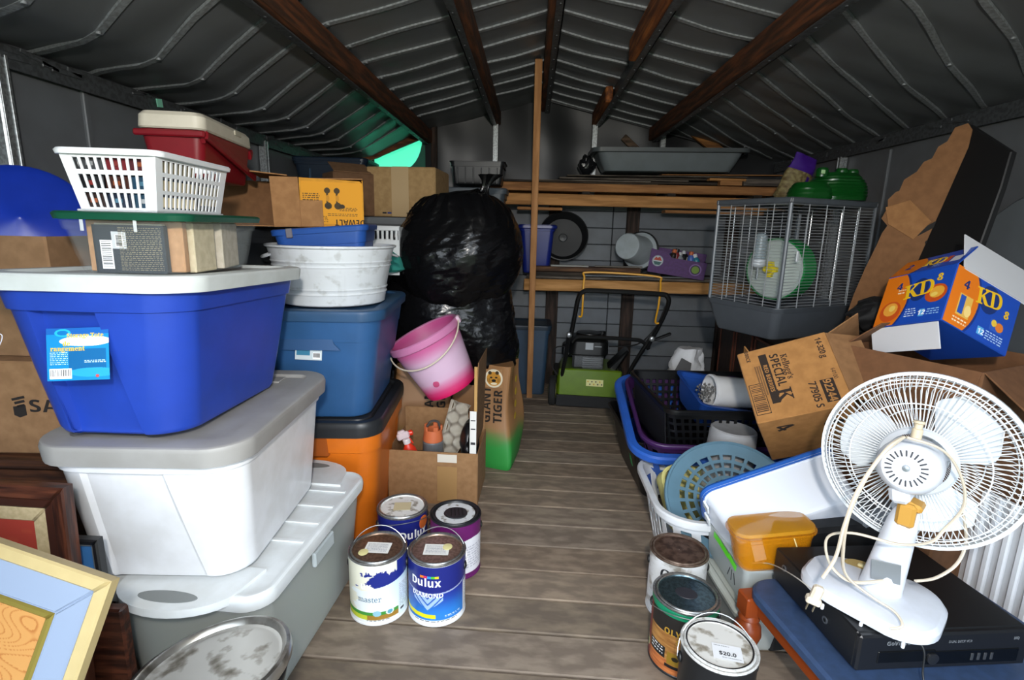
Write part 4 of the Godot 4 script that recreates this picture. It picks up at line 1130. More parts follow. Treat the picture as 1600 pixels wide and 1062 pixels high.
# ---------- paint tins ----------
func tin(called: String, label: String, at_: Vector3, turn: float, body: Material, lid_m: Material, bail_angle := 0.0, h := 0.193, r := 0.0815, rim_m: Material = null) -> Node3D:
	var o := thing(called, label, "paint can", at_, Vector3(0, turn, 0))
	var steel := mat("a9a9a7", 0.3, 0.85, "brushed", 6.0)
	part("body", lathe([[r - 0.002, 0.0], [r + 0.0015, 0.001], [r + 0.0015, 0.006], [r, 0.008], [r, h - 0.008], [r + 0.001, h - 0.006], [r - 0.001, h - 0.003], [r - 0.006, h - 0.012]], 56), body, o)
	part("rim", lathe([[r, h - 0.007], [r + 0.0025, h - 0.004], [r + 0.0025, h - 0.001], [r + 0.0005, h + 0.001], [r - 0.002, h], [r - 0.005, h - 0.003]], 56, false, false), rim_m if rim_m else steel, o)
	var lid := part("lid", lathe([[r - 0.005, h - 0.004], [r - 0.006, h + 0.001], [r - 0.0085, h + 0.002], [r - 0.011, h - 0.001], [r - 0.012, h - 0.0035], [0.05, h - 0.003], [0.0005, h - 0.0028]], 56, false, false), lid_m, o)
	part("lid_ring", lathe([[r - 0.0045, h - 0.001], [r - 0.006, h + 0.0016], [r - 0.0085, h + 0.0026], [r - 0.011, h + 0.0005]], 56, false, false), rim_m if rim_m else steel, lid)
	for s in [-1, 1]:
		part("ear", lathe([[0.012, 0.0], [0.0115, 0.003], [0.006, 0.006], [0.0005, 0.0065]], 18, true, false), mat("1b1c1e", 0.5), o, at(s * r, h - 0.045, 0, Vector3(0, 0, -90 * s)))
	if bail_angle > -900.0:
		var pts := []
		for k in 19:
			var a := PI * k / 18.0
			pts.append(Vector3((r + 0.006) * cos(a), 0.098 * sin(a), 0).rotated(Vector3.RIGHT, deg_to_rad(bail_angle)) + Vector3(0, h - 0.045, 0))
		part("bail_handle", tube(G.new(), pts, 0.0013, 6), mat("b9bcbe", 0.3, 0.85), o)
	return o

func wrap_label(o: Node3D, im: Image, w_angle: float, y0: float, y1: float, a0 := 0.0, r := 0.0815) -> MeshInstance3D:
	return part("label", patch(w_angle * (r + 0.0006), y1 - y0, r + 0.0006, a0, (y0 + y1) / 2), printed(im, 0.35), o)

func on_tin(o: Node3D, s: String, h: float, m: Material, a: float, y: float, font := "Droid Sans", bold := true, r := 0.0815, wide := 1.0) -> void:
	part("lettering", bent(letters(s, h, font, bold, 0.0005, wide), r + 0.0011, a, y), m, o)

func build_paint_cans() -> void:
	var white := mat("e8eaea", 0.4)
	var navy := mat("1a2270", 0.35)
	var ink := mat("23262c", 0.6)
	var paper := mat("e9e8e0", 0.85)
	var tan_lid := mat("7a604c", 0.35, 0.55, "brushed", 5.0)
	# front right tin: royal blue label
	var o := tin("paint_can", "blue labelled paint can with yellow stripe, front right of the four", Vector3(-0.247, 0, -1.365), -4.0, white, mat("8d7666", 0.3, 0.6, "brushed", 5.0), -38.0)
	var im := page(160, 160, "ffffff")
	for y in 160:
		var t := y / 160.0
		var c := Color("1f2a86").lerp(Color("2b7ccc"), smoothstep(0.35, 0.85, t))
		if t < 0.33: c = Color("1b2474")
		if t > 0.93: c = Color("f2f3f2")
		for x in 160:
			var px := x / 160.0
			var q := c
			var arc := 0.36 + 0.10 * (1.0 - pow((px - 0.38) / 0.5, 2))
			if t > arc - 0.015 and t < arc + 0.012: q = Color("9aa4c4")
			elif t < arc and t > 0.3: q = Color("1b2474")
			if px > 0.8 and t > 0.42: q = Color("e6e8ea")
			if t > 0.80 + px * 0.06 and t < 0.87 + px * 0.06 and px < 0.45: q = Color("e6dd20")
			im.set_pixel(x, y, q)
	small_print(im, 0.83, 0.46, 0.98, 0.9, 14, "a9adb2", 41); small_print(im, 0.55, 0.86, 0.75, 0.91, 2, "e8eef4", 42); small_print(im, 0.2, 0.945, 0.7, 0.98, 1, "3a3c40", 43)
	# the cut diamond behind the name
	for y in 160:
		for x in 160:
			var px := x / 160.0 - 0.36; var py := y / 160.0 - 0.56
			if py > -0.05 and py < 0.19 and absf(px) < 0.17 * (1.0 - maxf(py - 0.02, 0.0) / 0.17): 
				if fmod(absf(px) * 14.0 + py * 9.0 + 4.0, 1.0) < 0.72: im.set_pixel(x, y, Color("9db8dc"))
	wrap_label(o, im, 3.2, 0.008, 0.186, 0.35)
	on_tin(o, "Dulux", 0.024, mat("f4f5f6", 0.4), -0.18, 0.138)
	for k in 5: part("colour_swatch", bx(Vector3(0.011, 0.007, 0.001), 0.0003), mat(["e07a20", "c82a5a", "2a8ad0", "4ab030", "e8c020"][k], 0.4), o, Transform3D(Basis(Vector3.UP, -0.28 + 0.13 * k), Vector3(sin(-0.28 + 0.13 * k), 0, cos(-0.28 + 0.13 * k)) * 0.0828 + Vector3(0, 0.156, 0)))
	on_tin(o, "DIAMOND", 0.0135, mat("f4f5f6", 0.4), -0.12, 0.099, "Droid Sans", true, 0.0815, 1.05)
	var note := func(t: Node3D, x: float, z: float, turn: float, rng_seed: int) -> void:
		var pg := page(100, 80, "eceae4")
		small_print(pg, 0.08, 0.15, 0.9, 0.9, 7, "9a9aa4", rng_seed)
		part("paper_note", patch(0.072, 0.052), printed(pg, 0.9), t, at(x, 0.1912, z, Vector3(-90, turn, 0)), "white handwritten paper note")
		part("paint_blob", lathe([[0.014, 0.0], [0.012, 0.0012], [0.0005, 0.0016]], 18, true, false, 1.2), mat("e6dc9c", 0.3), t, at(x + (0.028 if rng_seed == 51 else -0.036), 0.1912, z + (-0.018 if rng_seed == 51 else 0.022)))
	note.call(o, 0.0, 0.004, 6.0, 51)
	# front left tin: cream drips over a pale label
	o = tin("paint_can", "pale labelled paint can with cream drips, front left of the four", Vector3(-0.417, 0, -1.358), 4.0, white, tan_lid, -30.0)
	im = page(160, 160, "eef4f4")
	var nz := FastNoiseLite.new(); nz.seed = 8; nz.frequency = 0.03
	for y in 160:
		for x in 160:
			var px := x / 160.0; var t := y / 160.0
			var q := Color("eef3f2").lerp(Color("b9dbe6"), clampf((px - 0.15) * 1.3, 0, 1) * clampf(1.2 - t * 1.4, 0, 1))
			if t < 0.34 + 0.05 * sin(px * 5.0): q = Color("1f2b80")
			if px < 0.30 + 0.28 * nz.get_noise_2d(x * 0.4, y * 1.2) - t * 0.25 + 0.1 or (t < 0.1 + 0.2 * absf(nz.get_noise_2d(x * 2.0, 3.0)) and px < 0.7): q = Color("e9e6d2")
			if t > 0.8: q = Color("3f8f3a") if t < 0.86 else (Color("c7a640").lerp(Color("7a4a1c"), 0.5 + 0.5 * sin(x * 1.9) * sin(y * 1.7)) if px > 0.35 else Color("c3cc3a"))
			if t > 0.94: q = Color("eceeee")
			if px > 0.7 and t > 0.38: q = Color("dde8ec")
			im.set_pixel(x, y, q)
	dab(im, 0.46, 0.83, 0.045, 0.05, "8fc0d0"); dab(im, 0.6, 0.83, 0.045, 0.05, "dfe9e9"); dab(im, 0.6, 0.83, 0.03, 0.034, "5aa0b0")
	small_print(im, 0.73, 0.44, 0.97, 0.86, 13, "a9b2b8", 44); block(im, 0.74, 0.88, 0.8, 0.92, "22262c"); small_print(im, 0.35, 0.955, 0.6, 0.985, 1, "55585c", 45)
	wrap_label(o, im, 3.2, 0.008, 0.186, 0.25)
	on_tin(o, "ux", 0.02, mat("f4f5f6", 0.4), -0.22, 0.124)
	on_tin(o, "master", 0.015, mat("4a6a86", 0.5), -0.12, 0.082, "Droid Serif", false)
	note.call(o, 0.0, 0.0, -4.0, 52)
	# back left: navy tin with a white lid
	o = tin("paint_can", "navy paint can with a white lid, back left of the four", Vector3(-0.402, 0, -1.592), 28.0, navy, mat("e3e2dd", 0.5, 0.0, "dirt", 4.0), 70.0)
	part("price_sticker", bx(Vector3(0.055, 0.0006, 0.05), 0.0002), mat("cdbf98", 0.85), o, at(0.0, 0.1912, 0.0, Vector3(0, -20, 0)))
	on_tin(o, "Dulux", 0.026, mat("f4f5f6", 0.4), 0.22, 0.13)
	part("paint_chip", lathe([[0.022, -0.0005], [0.02, 0.0008]], 16), mat("c8642a", 0.5), o, at(0.052, 0.158, 0.063, Vector3(90, 40, 0)))
	# back right: purple and white tin, black lid
	o = tin("paint_can", "purple and white paint can with black lid, back right of the four", Vector3(-0.222, 0, -1.565), 10.0, mat("651a60", 0.4), mat("1a1b1d", 0.4), -999.0, 0.193, 0.0815, mat("24252a", 0.4, 0.2, "dirt", 8.0))
	im = page(120, 120, "e4e4ea")
	for y in 120:
		for x in 120:
			var t := y / 120.0
			if t < 0.3 + 0.06 * sin(x * 0.05 + 1.0) or t > 0.93: im.set_pixel(x, y, Color("651a60"))
	small_print(im, 0.4, 0.4, 0.9, 0.85, 9, "b9b9c4", 46)
	wrap_label(o, im, 3.2, 0.008, 0.182, 0.4)
	var lid: Node3D = o.get_node("lid")
	part("label_ring", lathe([[0.064, 0.1905], [0.0635, 0.1918], [0.038, 0.1918], [0.0375, 0.1905]], 40, false, false), mat("d9dbdc", 0.5, 0.0, "dirt", 5.0), lid)
	part("pouring_cap", lathe([[0.035, 0.19], [0.034, 0.1955], [0.0005, 0.1955]], 30, true, false), mat("1f2124", 0.45), lid, at(0.004, 0, 0.006))
	for k in 4: part("cap_groove", bx(Vector3(0.004, 0.003, 0.045), 0.001), mat("0c0c0e", 0.6), lid, at(-0.014 + 0.012 * k, 0.1966, 0.006))
	# right hand row
	o = tin("paint_can", "white paint can with a rusty brown lid, beside the white laundry basket", Vector3(0.458, 0, -1.415), -10.0, mat("dfe0e0", 0.45, 0.0, "dirt", 3.0), mat("5d463a", 0.6, 0.3, "rust", 4.0), -999.0, 0.193, 0.0815, mat("77665a", 0.5, 0.5, "rust", 6.0))
	part("paint_smear", bent(letters("C", 0.034, "Droid Serif", true, 0.0006), 0.082, -0.55, 0.146), ink, o)
	o = tin("stain_can", "dark wood stain can with green rim and gold lettering, middle of the right row", Vector3(0.425, 0, -1.222), -16.0, mat("1f2326", 0.4), mat("5d7076", 0.25, 0.8, "brushed", 5.0), 68.0)
	im = page(160, 160, "22201f")
	block(im, 0, 0.0, 1, 0.1, "12805a"); block(im, 0, 0.1, 0.16, 1, "7a2630"); block(im, 0.14, 0.12, 0.165, 1, "a04a3a")
	for y in range(60, 160):
		for x in range(26, 130):
			var q := nz.get_noise_2d(x * 0.6, y * 3.0)
			im.set_pixel(x, y, Color("8a5a2c").lerp(Color("b8874a"), 0.5 + q) if y < 128 else Color("a4562e").lerp(Color("c87a44"), 0.5 + q))
	block(im, 0.18, 0.62, 0.4, 0.8, "1a1c1e"); small_print(im, 0.2, 0.64, 0.38, 0.78, 3, "e6e6e6", 47); block(im, 0.42, 0.66, 0.82, 0.86, "8f6f22"); dab(im, 0.5, 0.74, 0.035, 0.035, "2a2212"); dab(im, 0.66, 0.76, 0.035, 0.035, "2a2212"); block(im, 0.4, 0.86, 0.84, 0.91, "17181a"); dab(im, 0.06, 0.82, 0.07, 0.09, "c9cf9a"); dab(im, 0.06, 0.84, 0.04, 0.05, "5a8a3a")
	wrap_label(o, im, 3.0, 0.008, 0.186, -0.2)
	var gold := mat("c79a3a", 0.4, 0.3)
	on_tin(o, "OLYMPIC", 0.017, gold, 0.02, 0.126)
	on_tin(o, "STAIN", 0.013, gold, 0.1, 0.104)
	on_tin(o, "EXTERIOR", 0.0055, mat("f0f0ee", 0.5), 0.2, 0.0285)
	part("dark_spot", lathe([[0.028, 0.1905], [0.027, 0.1915], [0.0005, 0.1917]], 22, true, false, 0.8), mat("2b2a30", 0.5), o.get_node("lid"))
	part("green_band", lathe([[0.0822, 0.168], [0.0828, 0.169], [0.0828, 0.184], [0.0822, 0.185]], 56, false, false), mat("12805a", 0.35), o)
	o = tin("paint_can", "black paint can with a paint-splashed white lid and price sticker, nearest right", Vector3(0.447, 0, -1.042), -6.0, mat("17191c", 0.35), mat("dcdad4", 0.5, 0.0, "dirt", 3.0), -34.0, 0.2, 0.0815, mat("c9c9c6", 0.45, 0.0, "dirt", 9.0))
	part("black_groove", lathe([[0.0735, 0.2005], [0.073, 0.2018], [0.069, 0.2018], [0.0685, 0.2]], 56, false, false), mat("1a1b1e", 0.5, 0.0, "dirt", 8.0), o.get_node("lid"))
	im = page(110, 80, "e9eaec")
	small_print(im, 0.08, 0.1, 0.6, 0.2, 1, "8a8c90", 48); small_print(im, 0.3, 0.82, 0.95, 0.92, 1, "9a9ca0", 49)
	var tag_ := part("price_sticker", patch(0.062, 0.046), printed(im, 0.6), o, at(0.012, 0.1988, 0.022, Vector3(-90, 0, -6)))
	write(tag_, "$20.0", 0.0105, mat("3a3c40", 0.7), at(0.0, -0.005, 0.0004))

func build_open_carton() -> void:
	var card := mat("9a744e", 0.9, 0.0, "card", 2.5)
	var o := thing("open_carton", "open cardboard carton of odds and ends, behind the four paint cans", "cardboard box", Vector3(-0.366, 0, -2.09), Vector3(0, -2, 0))
	var s := Vector3(0.365, 0.225, 0.27)
	part("carton", carton(s), card, o)
	carton_flap(o, s, 1, -6.0, 0.095, card)
	part("flap", flap(0.26, 0.36), mat("7e5c3a", 0.9, 0.0, "card", 2.5), o, Transform3D(Basis(Vector3.UP, PI / 2) * Basis(Vector3.RIGHT, deg_to_rad(2.0)), Vector3(0.168, 0.235, 0.0)), "tall cardboard flap standing upright")
	part("flap_edge", bx(Vector3(0.012, 0.18, 0.006), 0.001), mat("b58d55", 0.9), o, at(0.172, 0.49, 0.134))
	part("printed_strip", bx(Vector3(0.026, 0.175, 0.002), 0.0005), mat("dcdad4", 0.7), o, at(0.163, 0.315, 0.137))
	for k in 3: part("print_line", bx(Vector3(0.018, 0.004 if k else 0.01, 0.001), 0.0003), mat("26262a", 0.7), o, at(0.163, 0.27 + [0.0, 0.06, 0.095][k], 0.1385))
	part("tape", bx(Vector3(0.08, 0.15, 0.001), 0.0003), mat("a37f52", 0.35), o, at(0.06, 0.09, 0.1355))
	part("tape", bx(Vector3(0.078, 0.034, 0.0012), 0.0004), mat("d8d0c2", 0.25), o, at(0.06, 0.2, 0.1355))
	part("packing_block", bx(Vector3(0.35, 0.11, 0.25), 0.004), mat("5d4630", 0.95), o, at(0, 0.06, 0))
	# spray bottle
	o = thing("spray_bottle", "bright red-orange trigger spray bottle leaning in the open carton", "spray bottle", Vector3(-0.455, 0.118, -2.02), Vector3(0, 25, 14))
	var red := mat("d8341c", 0.3)
	part("bottle", lathe([[0.028, 0.0], [0.031, 0.004], [0.031, 0.07], [0.026, 0.095], [0.014, 0.115], [0.013, 0.125]], 26, true, true, 0.75), red, o)
	part("neck", lathe([[0.015, 0.122], [0.0155, 0.138], [0.013, 0.142]], 20), mat("d9cfd0", 0.35), o)
	var g := G.new()
	box_at(g, Vector3(-0.008, 0.158, 0), Vector3(0.05, 0.03, 0.02), 0.006)
	box_at(g, Vector3(-0.012, 0.176, 0), Vector3(0.03, 0.014, 0.018), 0.005)
	part("trigger_head", g, mat("d6c4c6", 0.35), o)
	part("nozzle", lathe([[0.011, 0.0], [0.012, 0.012], [0.008, 0.016]], 16), red, o, at(0.017, 0.16, 0, Vector3(0, 0, -90)))
	g = G.new(); bar(g, Vector3(0.012, 0.145, 0), Vector3(0.022, 0.112, 0), 0.008, 0.006)
	part("trigger", g, red, o)
	# orange cap
	o = thing("capped_jar", "grey jar with a notched orange plastic cap in the open carton", "jar", Vector3(-0.39, 0.118, -2.08), Vector3(0, 10, 0))
	part("jar", lathe([[0.04, 0.0], [0.043, 0.003], [0.043, 0.1], [0.036, 0.11]], 28), mat("77797c", 0.3, 0.3), o)
	g = lathe([[0.04, 0.105], [0.042, 0.11], [0.036, 0.155], [0.032, 0.155], [0.036, 0.112]], 30, false, false)
	for k in 5: box_at(g, Vector3(0.035 * cos(k * 1.256), 0.162, 0.035 * sin(k * 1.256)), Vector3(0.02, 0.02, 0.008), 0.003, Basis(Vector3.UP, -k * 1.256 + PI / 2))
	part("collar", g, mat("c8683c", 0.6), o)
	g = G.new()
	tube(g, smooth([Vector3(-0.03, 0.15, 0.0), Vector3(-0.01, 0.19, 0.01), Vector3(0.02, 0.185, 0.0), Vector3(0.03, 0.15, -0.01)]), 0.005, 6)
	part("wire_loop", g, mat("4a4644", 0.5), o)
	# egg carton
	o = thing("egg_carton", "grey moulded pulp egg tray on end in the open carton", "egg carton", Vector3(-0.318, 0.20, -2.09))
	o.basis = axes(Vector3(0.62, 0.02, 0.5), Vector3(0.28, 0.92, -0.25))
	var pulp := mat("a9a294", 0.95, 0.0, "dust", 8.0)
	g = G.new()
	var f := func(u: float, v: float) -> Vector3: return Vector3((u - 0.5) * 0.11, (v - 0.35) * 0.28, 0.02 * sin(u * TAU * 1.5 + 0.7) * sin(v * TAU * 3.0))
	var us := []; var vs := []
	for k in 25: us.append(k / 24.0)
	for k in 49: vs.append(k / 48.0)
	perf(g, f, us, vs, func(_i: int, _j: int) -> bool: return true, 0.0025)
	part("tray", g, pulp, o, Transform3D(), "", 60.0)
	part("rim", bx(Vector3(0.016, 0.285, 0.006), 0.002), mat("b5ad9d", 0.95), o, at(-0.058, 0.042, 0.0))
	o = thing("plastic_bag", "crumpled black plastic at the right end of the open carton", "plastic bag", Vector3(-0.235, 0.118, -2.07))
	var nz := FastNoiseLite.new(); nz.seed = 4; nz.frequency = 14.0
	part("bag", crumple(20, 36, func(a: float, t: float) -> Vector3:
		var r := 0.055 * pow(sin(PI * (0.1 + 0.85 * t)), 0.5)
		var p := Vector3(r * 0.72 * cos(a), 0.2 * t, -r * 1.5 * sin(a))
		return p + Vector3(1, 0, 1) * 0.014 * nz.get_noise_3dv(p)), mat("141416", 0.3), o)
	# pink bucket
	o = thing("bucket", "pink plastic bucket tipped on the open carton, its thin bail hanging in front", "bucket", Vector3(-0.312, 0.452, -2.10), Vector3(7, 0, 26.5))
	var body := part("body", lathe([[0.098, 0.0], [0.106, 0.003], [0.109, 0.012], [0.141, 0.235], [0.147, 0.237], [0.149, 0.243], [0.149, 0.256], [0.145, 0.259], [0.138, 0.256], [0.136, 0.235], [0.105, 0.014], [0.098, 0.008]], 56), _pink_mat(), o)
	body.mesh = _banded(body.mesh as ArrayMesh, 0.0, 0.26)
	part("rim", lathe([[0.142, 0.228], [0.150, 0.232], [0.152, 0.24], [0.152, 0.258], [0.147, 0.262], [0.139, 0.259], [0.138, 0.245]], 56, false, false), mat("c47aa4", 0.3), o)
	for q in [-1, 1]: part("bail_lug", bx(Vector3(0.014, 0.03, 0.026), 0.004), mat("d3b7c8", 0.4), o, at(q * 0.157, 0.25, 0.0))
	var pts := []
	for k in 25:
		var a := PI * k / 24.0
		pts.append(Vector3(-0.158 * cos(a), 0.252 - 0.088 * sin(a), 0.005 + 0.155 * sin(a)))
	part("bail_handle", tube(G.new(), pts, 0.0032, 7), mat("cfc3ae", 0.5), o)
	part("stain_spot", lathe([[0.013, 0.0], [0.011, 0.001], [0.0005, 0.0012]], 14), mat("b03a66", 0.5), o, Transform3D(Basis.from_euler(Vector3(PI / 2 - 0.14, 0, 0)), Vector3(-0.012, 0.075, 0.1195)))

func _pink_mat() -> StandardMaterial3D:
	var m := StandardMaterial3D.new()
	m.vertex_color_use_as_albedo = true
	m.roughness = 0.5
	return m

func _banded(src: ArrayMesh, y0: float, y1: float) -> ArrayMesh:   # the dye of the plastic runs from pink through pale to deep pink
	var a: Array = src.surface_get_arrays(0)
	var vs: PackedVector3Array = a[Mesh.ARRAY_VERTEX]
	var ns: PackedVector3Array = a[Mesh.ARRAY_NORMAL]
	var out_v := PackedVector3Array(); var out_n := PackedVector3Array(); var cs := PackedColorArray()
	for i in range(0, vs.size(), 3):
		var n := 1
		if absf(vs[i].y - vs[i + 1].y) + absf(vs[i].y - vs[i + 2].y) > 0.05: n = 10
		for r in n:   # cut tall triangles into rows
			for c in n - r:
				var tris := [[[r, c], [r + 1, c], [r, c + 1]]]
				if c < n - r - 1: tris.append([[r + 1, c], [r + 1, c + 1], [r, c + 1]])
				for t in tris:
					for q in t:
						var u := float(q[0]) / n; var w := float(q[1]) / n
						var p := vs[i] * (1.0 - u - w) + vs[i + 1] * u + vs[i + 2] * w
						out_v.append(p)
						out_n.append((ns[i] * (1.0 - u - w) + ns[i + 1] * u + ns[i + 2] * w).normalized())
						var k := 1.0 - (p.y - y0) / (y1 - y0)
						cs.append(Color("bf5088").lerp(Color("d2b2ca"), smoothstep(0.08, 0.4, k)).lerp(Color("cc1a5c"), smoothstep(0.66, 0.97, k)).srgb_to_linear())
	var o: Array = []; o.resize(Mesh.ARRAY_MAX)
	o[Mesh.ARRAY_VERTEX] = out_v; o[Mesh.ARRAY_NORMAL] = out_n; o[Mesh.ARRAY_COLOR] = cs
	var m := ArrayMesh.new()
	m.add_surface_from_arrays(Mesh.PRIMITIVE_TRIANGLES, o)
	return m

func build_shelves() -> void:
	var pine := wood("9c6d3c", "bd8850", 0, 0.6, 0.8)
	var pine2 := wood("845830", "a67444", 0, 0.6, 0.8, 0.4)
	var grey := wood("3d3630", "6d645a", 0, 0.9, 0.85)
	var dark := wood("1d1814", "40362c", 0, 0.9, 0.85)
	# upper shelf: two front rails with brackets, then loose boards
	var o := thing("wall_shelf", "upper timber shelf with two stacked front rails across the back wall", "shelf", Vector3.ZERO)
	part("front_rail", bx(Vector3(1.86, 0.05, 0.035), 0.004), pine2, o, at(0.595, 1.353, -3.40, Vector3(0, 0, 0.0)))
	part("front_rail", bx(Vector3(1.83, 0.068, 0.036), 0.004), pine, o, at(0.615, 1.276, -3.385, Vector3(0, 0, -0.1)))
	part("rail_block", prism([Vector2(-0.06, -0.005), Vector2(-0.035, -0.035), Vector2(0.06, -0.035), Vector2(0.06, 0.034), Vector2(-0.04, 0.034)], 0.02, 0.002), pine, o, at(-0.242, 1.281, -3.357))
	part("back_rail", bx(Vector3(1.86, 0.05, 0.035), 0.004), pine2, o, at(0.6, 1.353, -3.70))
	for q in [[-0.05, 0.28], [0.86, 0.6]]: part("cleat", bx(Vector3(q[1], 0.018, 0.1), 0.003), pine2, o, at(q[0] + q[1] / 2 - 0.05, 1.222, -3.44))
	for k in 4: part("cross_piece", bx(Vector3(0.05, 0.03, 0.34), 0.003), dark, o, at(-0.2 + k * 0.52, 1.325, -3.555))
	# lower shelf
	o = thing("wall_shelf", "lower timber shelf behind the mower, running along the back wall", "shelf", Vector3.ZERO)
	part("front_rail", bx(Vector3(1.58, 0.072, 0.036), 0.004), wood("a8773f", "c6935a", 0, 0.6, 0.8), o, at(0.745, 0.755, -3.385, Vector3(0, 0, 0.25)))
	part("deck_board", bx(Vector3(1.55, 0.018, 0.18), 0.003), grey, o, at(0.745, 0.804, -3.47, Vector3(0, 0, 0.25)))
	part("deck_board", bx(Vector3(1.55, 0.018, 0.15), 0.003), dark, o, at(0.745, 0.804, -3.64, Vector3(0, 0, 0.25)))
	for x in [0.1, 0.7, 1.4]: part("cross_piece", bx(Vector3(0.05, 0.05, 0.32), 0.003), dark, o, at(x, 0.768, -3.56))
	# loose boards on the upper shelf
	var r := RandomNumberGenerator.new(); r.seed = 21
	var k := 0
	var kinds := ["charred black board lowest on the upper shelf at left", "thin grey strip lying across the upper shelf front", "long dark plank under the grey tub", "split brown board in the middle of the upper shelf", "black roofing scrap on the upper shelf boards", "warped thin panel across the top of the shelf pile", "short reddish offcut at the right of the upper shelf", "pale offcut on the reddish block at the shelf's right end", "grey slab at the far right of the upper shelf", "long thin batten topping the shelf pile at right"]
	for q in [[0.25, 1.384, -3.45, 1.0, 0.012, 0.16, 2, dark], [0.35, 1.389, -3.36, 0.7, 0.009, 0.05, 1, grey], [0.62, 1.398, -3.55, 1.2, 0.016, 0.14, -1, dark], [0.55, 1.410, -3.47, 0.8, 0.011, 0.1, 3, grey], [0.85, 1.418, -3.5, 0.9, 0.013, 0.15, -2, dark], [0.75, 1.432, -3.52, 1.1, 0.007, 0.2, 1, grey], [1.18, 1.394, -3.38, 0.13, 0.026, 0.05, 0, pine2], [1.16, 1.414, -3.385, 0.22, 0.014, 0.05, 2, pine], [1.38, 1.402, -3.4, 0.24, 0.04, 0.08, -3, grey], [1.15, 1.447, -3.46, 0.75, 0.006, 0.08, 2, pine2]]:
		one("loose_board", bx(Vector3(q[3], q[4], q[5]), 0.002), q[7], kinds[k], "board", Vector3(q[0], q[1], q[2]), Vector3(r.randf_range(-1, 1), q[6], [-0.3, 0.2, 0.1, 0.0, 0.4, 0.6, 0.0, 0.0, 0.0, 1.0][k]), "boards on the upper shelf")
		k += 1
	# boards lying on the lower shelf
	k = 0
	for q in [[0.42, 0.825, -3.42, 0.78, 0.022, 0.09, dark, "dark plank lying on the lower shelf under the black pan"], [0.36, 0.853, -3.45, 0.66, 0.03, 0.1, wood("3a2416", "6b4a30", 0, 0.9), "thick brown plank on the lower shelf in front of the black pan"], [0.8, 0.822, -3.37, 0.95, 0.008, 0.03, mat("7c7f80", 0.4, 0.4), "long grey metal strip along the lower shelf edge"], [0.24, 0.874, -3.41, 0.24, 0.01, 0.04, mat("9a9a94", 0.7), "pale thin stick on the brown plank below the black pan"], [0.55, 0.876, -3.42, 0.3, 0.008, 0.035, mat("6f6a62", 0.8), "grey thin stick on the brown plank below the white pot"]]:
		one("loose_board", bx(Vector3(q[3], q[4], q[5]), 0.002), q[6], q[7], "board", Vector3(q[0], q[1], q[2]), Vector3(0, [1, -1, 1, 3, -4][k], [0.2, 0.2, 0.25, 0, 0.5][k]), "pieces on the lower shelf")
		k += 1
	# grey mortar tub on the upper shelf
	o = thing("mixing_tub", "long shallow grey plastic tub on top of the upper shelf", "tub", Vector3(0.81, 1.456, -3.50), Vector3(0, 0, 0.6))
	var tubg := mat("6d767b", 0.5, 0.0, "dust", 2.0)
	part("body", tub({"hx": 0.44, "hz": 0.15, "bx": 0.385, "bz": 0.11, "h": 0.128, "r": 0.05, "collar": 0.02, "step": 0.002, "lip": 0.02}), tubg, o)
	part("rim", G.new().loft([rr(0.445, 0.155, 0.05, 0.105), rr(0.468, 0.178, 0.06, 0.107), rr(0.47, 0.18, 0.06, 0.13), rr(0.44, 0.15, 0.05, 0.133), rr(0.436, 0.146, 0.05, 0.12)], false, false), mat("4f565a", 0.45, 0.0, "dust", 2.0), o)
	o = thing("plastic_bag", "scrunched dark plastic hanging by the left end of the grey tub", "plastic bag", Vector3(0.33, 1.44, -3.52))
	var nz := FastNoiseLite.new(); nz.seed = 14; nz.frequency = 16.0
	part("bag", crumple(16, 30, func(a: float, t: float) -> Vector3:
		var rr_ := 0.05 * sin(PI * (0.12 + 0.8 * t))
		var p := Vector3(rr_ * cos(a), 0.11 * t, -rr_ * sin(a))
		return p * (1.0 + 0.5 * nz.get_noise_3dv(p))), mat("1a1b1e", 0.25), o)
	# blue bin, black pan, white pot, purple tray
	o = thing("storage_bin", "tall cobalt blue bin at the left end of the lower shelf, behind the prop post", "storage bin", Vector3(0.03, 0.814, -3.56))
	part("body", tub({"hx": 0.11, "hz": 0.1, "bx": 0.085, "bz": 0.08, "h": 0.31, "r": 0.03, "collar": 0.04}), mat("16267a", 0.35), o)
	part("rim", G.new().loft([rr(0.12, 0.11, 0.035, 0.285), rr(0.127, 0.117, 0.04, 0.29), rr(0.127, 0.117, 0.04, 0.305), rr(0.115, 0.105, 0.035, 0.312), rr(0.108, 0.098, 0.03, 0.3)], false, false), mat("16267a", 0.35), o)
	o = thing("round_pan", "black round pan leaning upright against the back wall on the lower shelf", "pan", Vector3(0.205, 1.055, -3.60), Vector3(76, 0, 0))
	var soot := mat("1b1c1e", 0.45, 0.0, "dust", 3.0)
	part("body", lathe([[0.05, -0.058], [0.12, -0.056], [0.133, -0.045], [0.155, 0.0], [0.164, 0.004], [0.165, 0.01], [0.158, 0.012], [0.151, 0.004], [0.127, -0.044], [0.05, -0.048]], 48), soot, o)
	part("centre_boss", lathe([[0.03, -0.048], [0.024, -0.04], [0.0005, -0.038]], 24, true, false), mat("3d3f40", 0.4), o)
	o = thing("enamel_pot", "pale grey cooking pot lying on its side on the lower shelf", "pot", Vector3(0.645, 0.99, -3.45), Vector3(80, -36, 0))
	var pot := mat("a9b2b6", 0.35, 0.0, "dust", 3.0)
	part("body", lathe([[0.07, 0.10], [0.078, 0.098], [0.083, 0.09], [0.096, -0.085], [0.122, -0.095], [0.124, -0.102], [0.118, -0.104], [0.092, -0.094], [0.079, 0.086], [0.07, 0.09]].map(func(p): return [p[0], -p[1]]), 48).map(func(p: Vector3) -> Vector3: return Vector3(p.x, -p.y, -p.z)), pot, o)
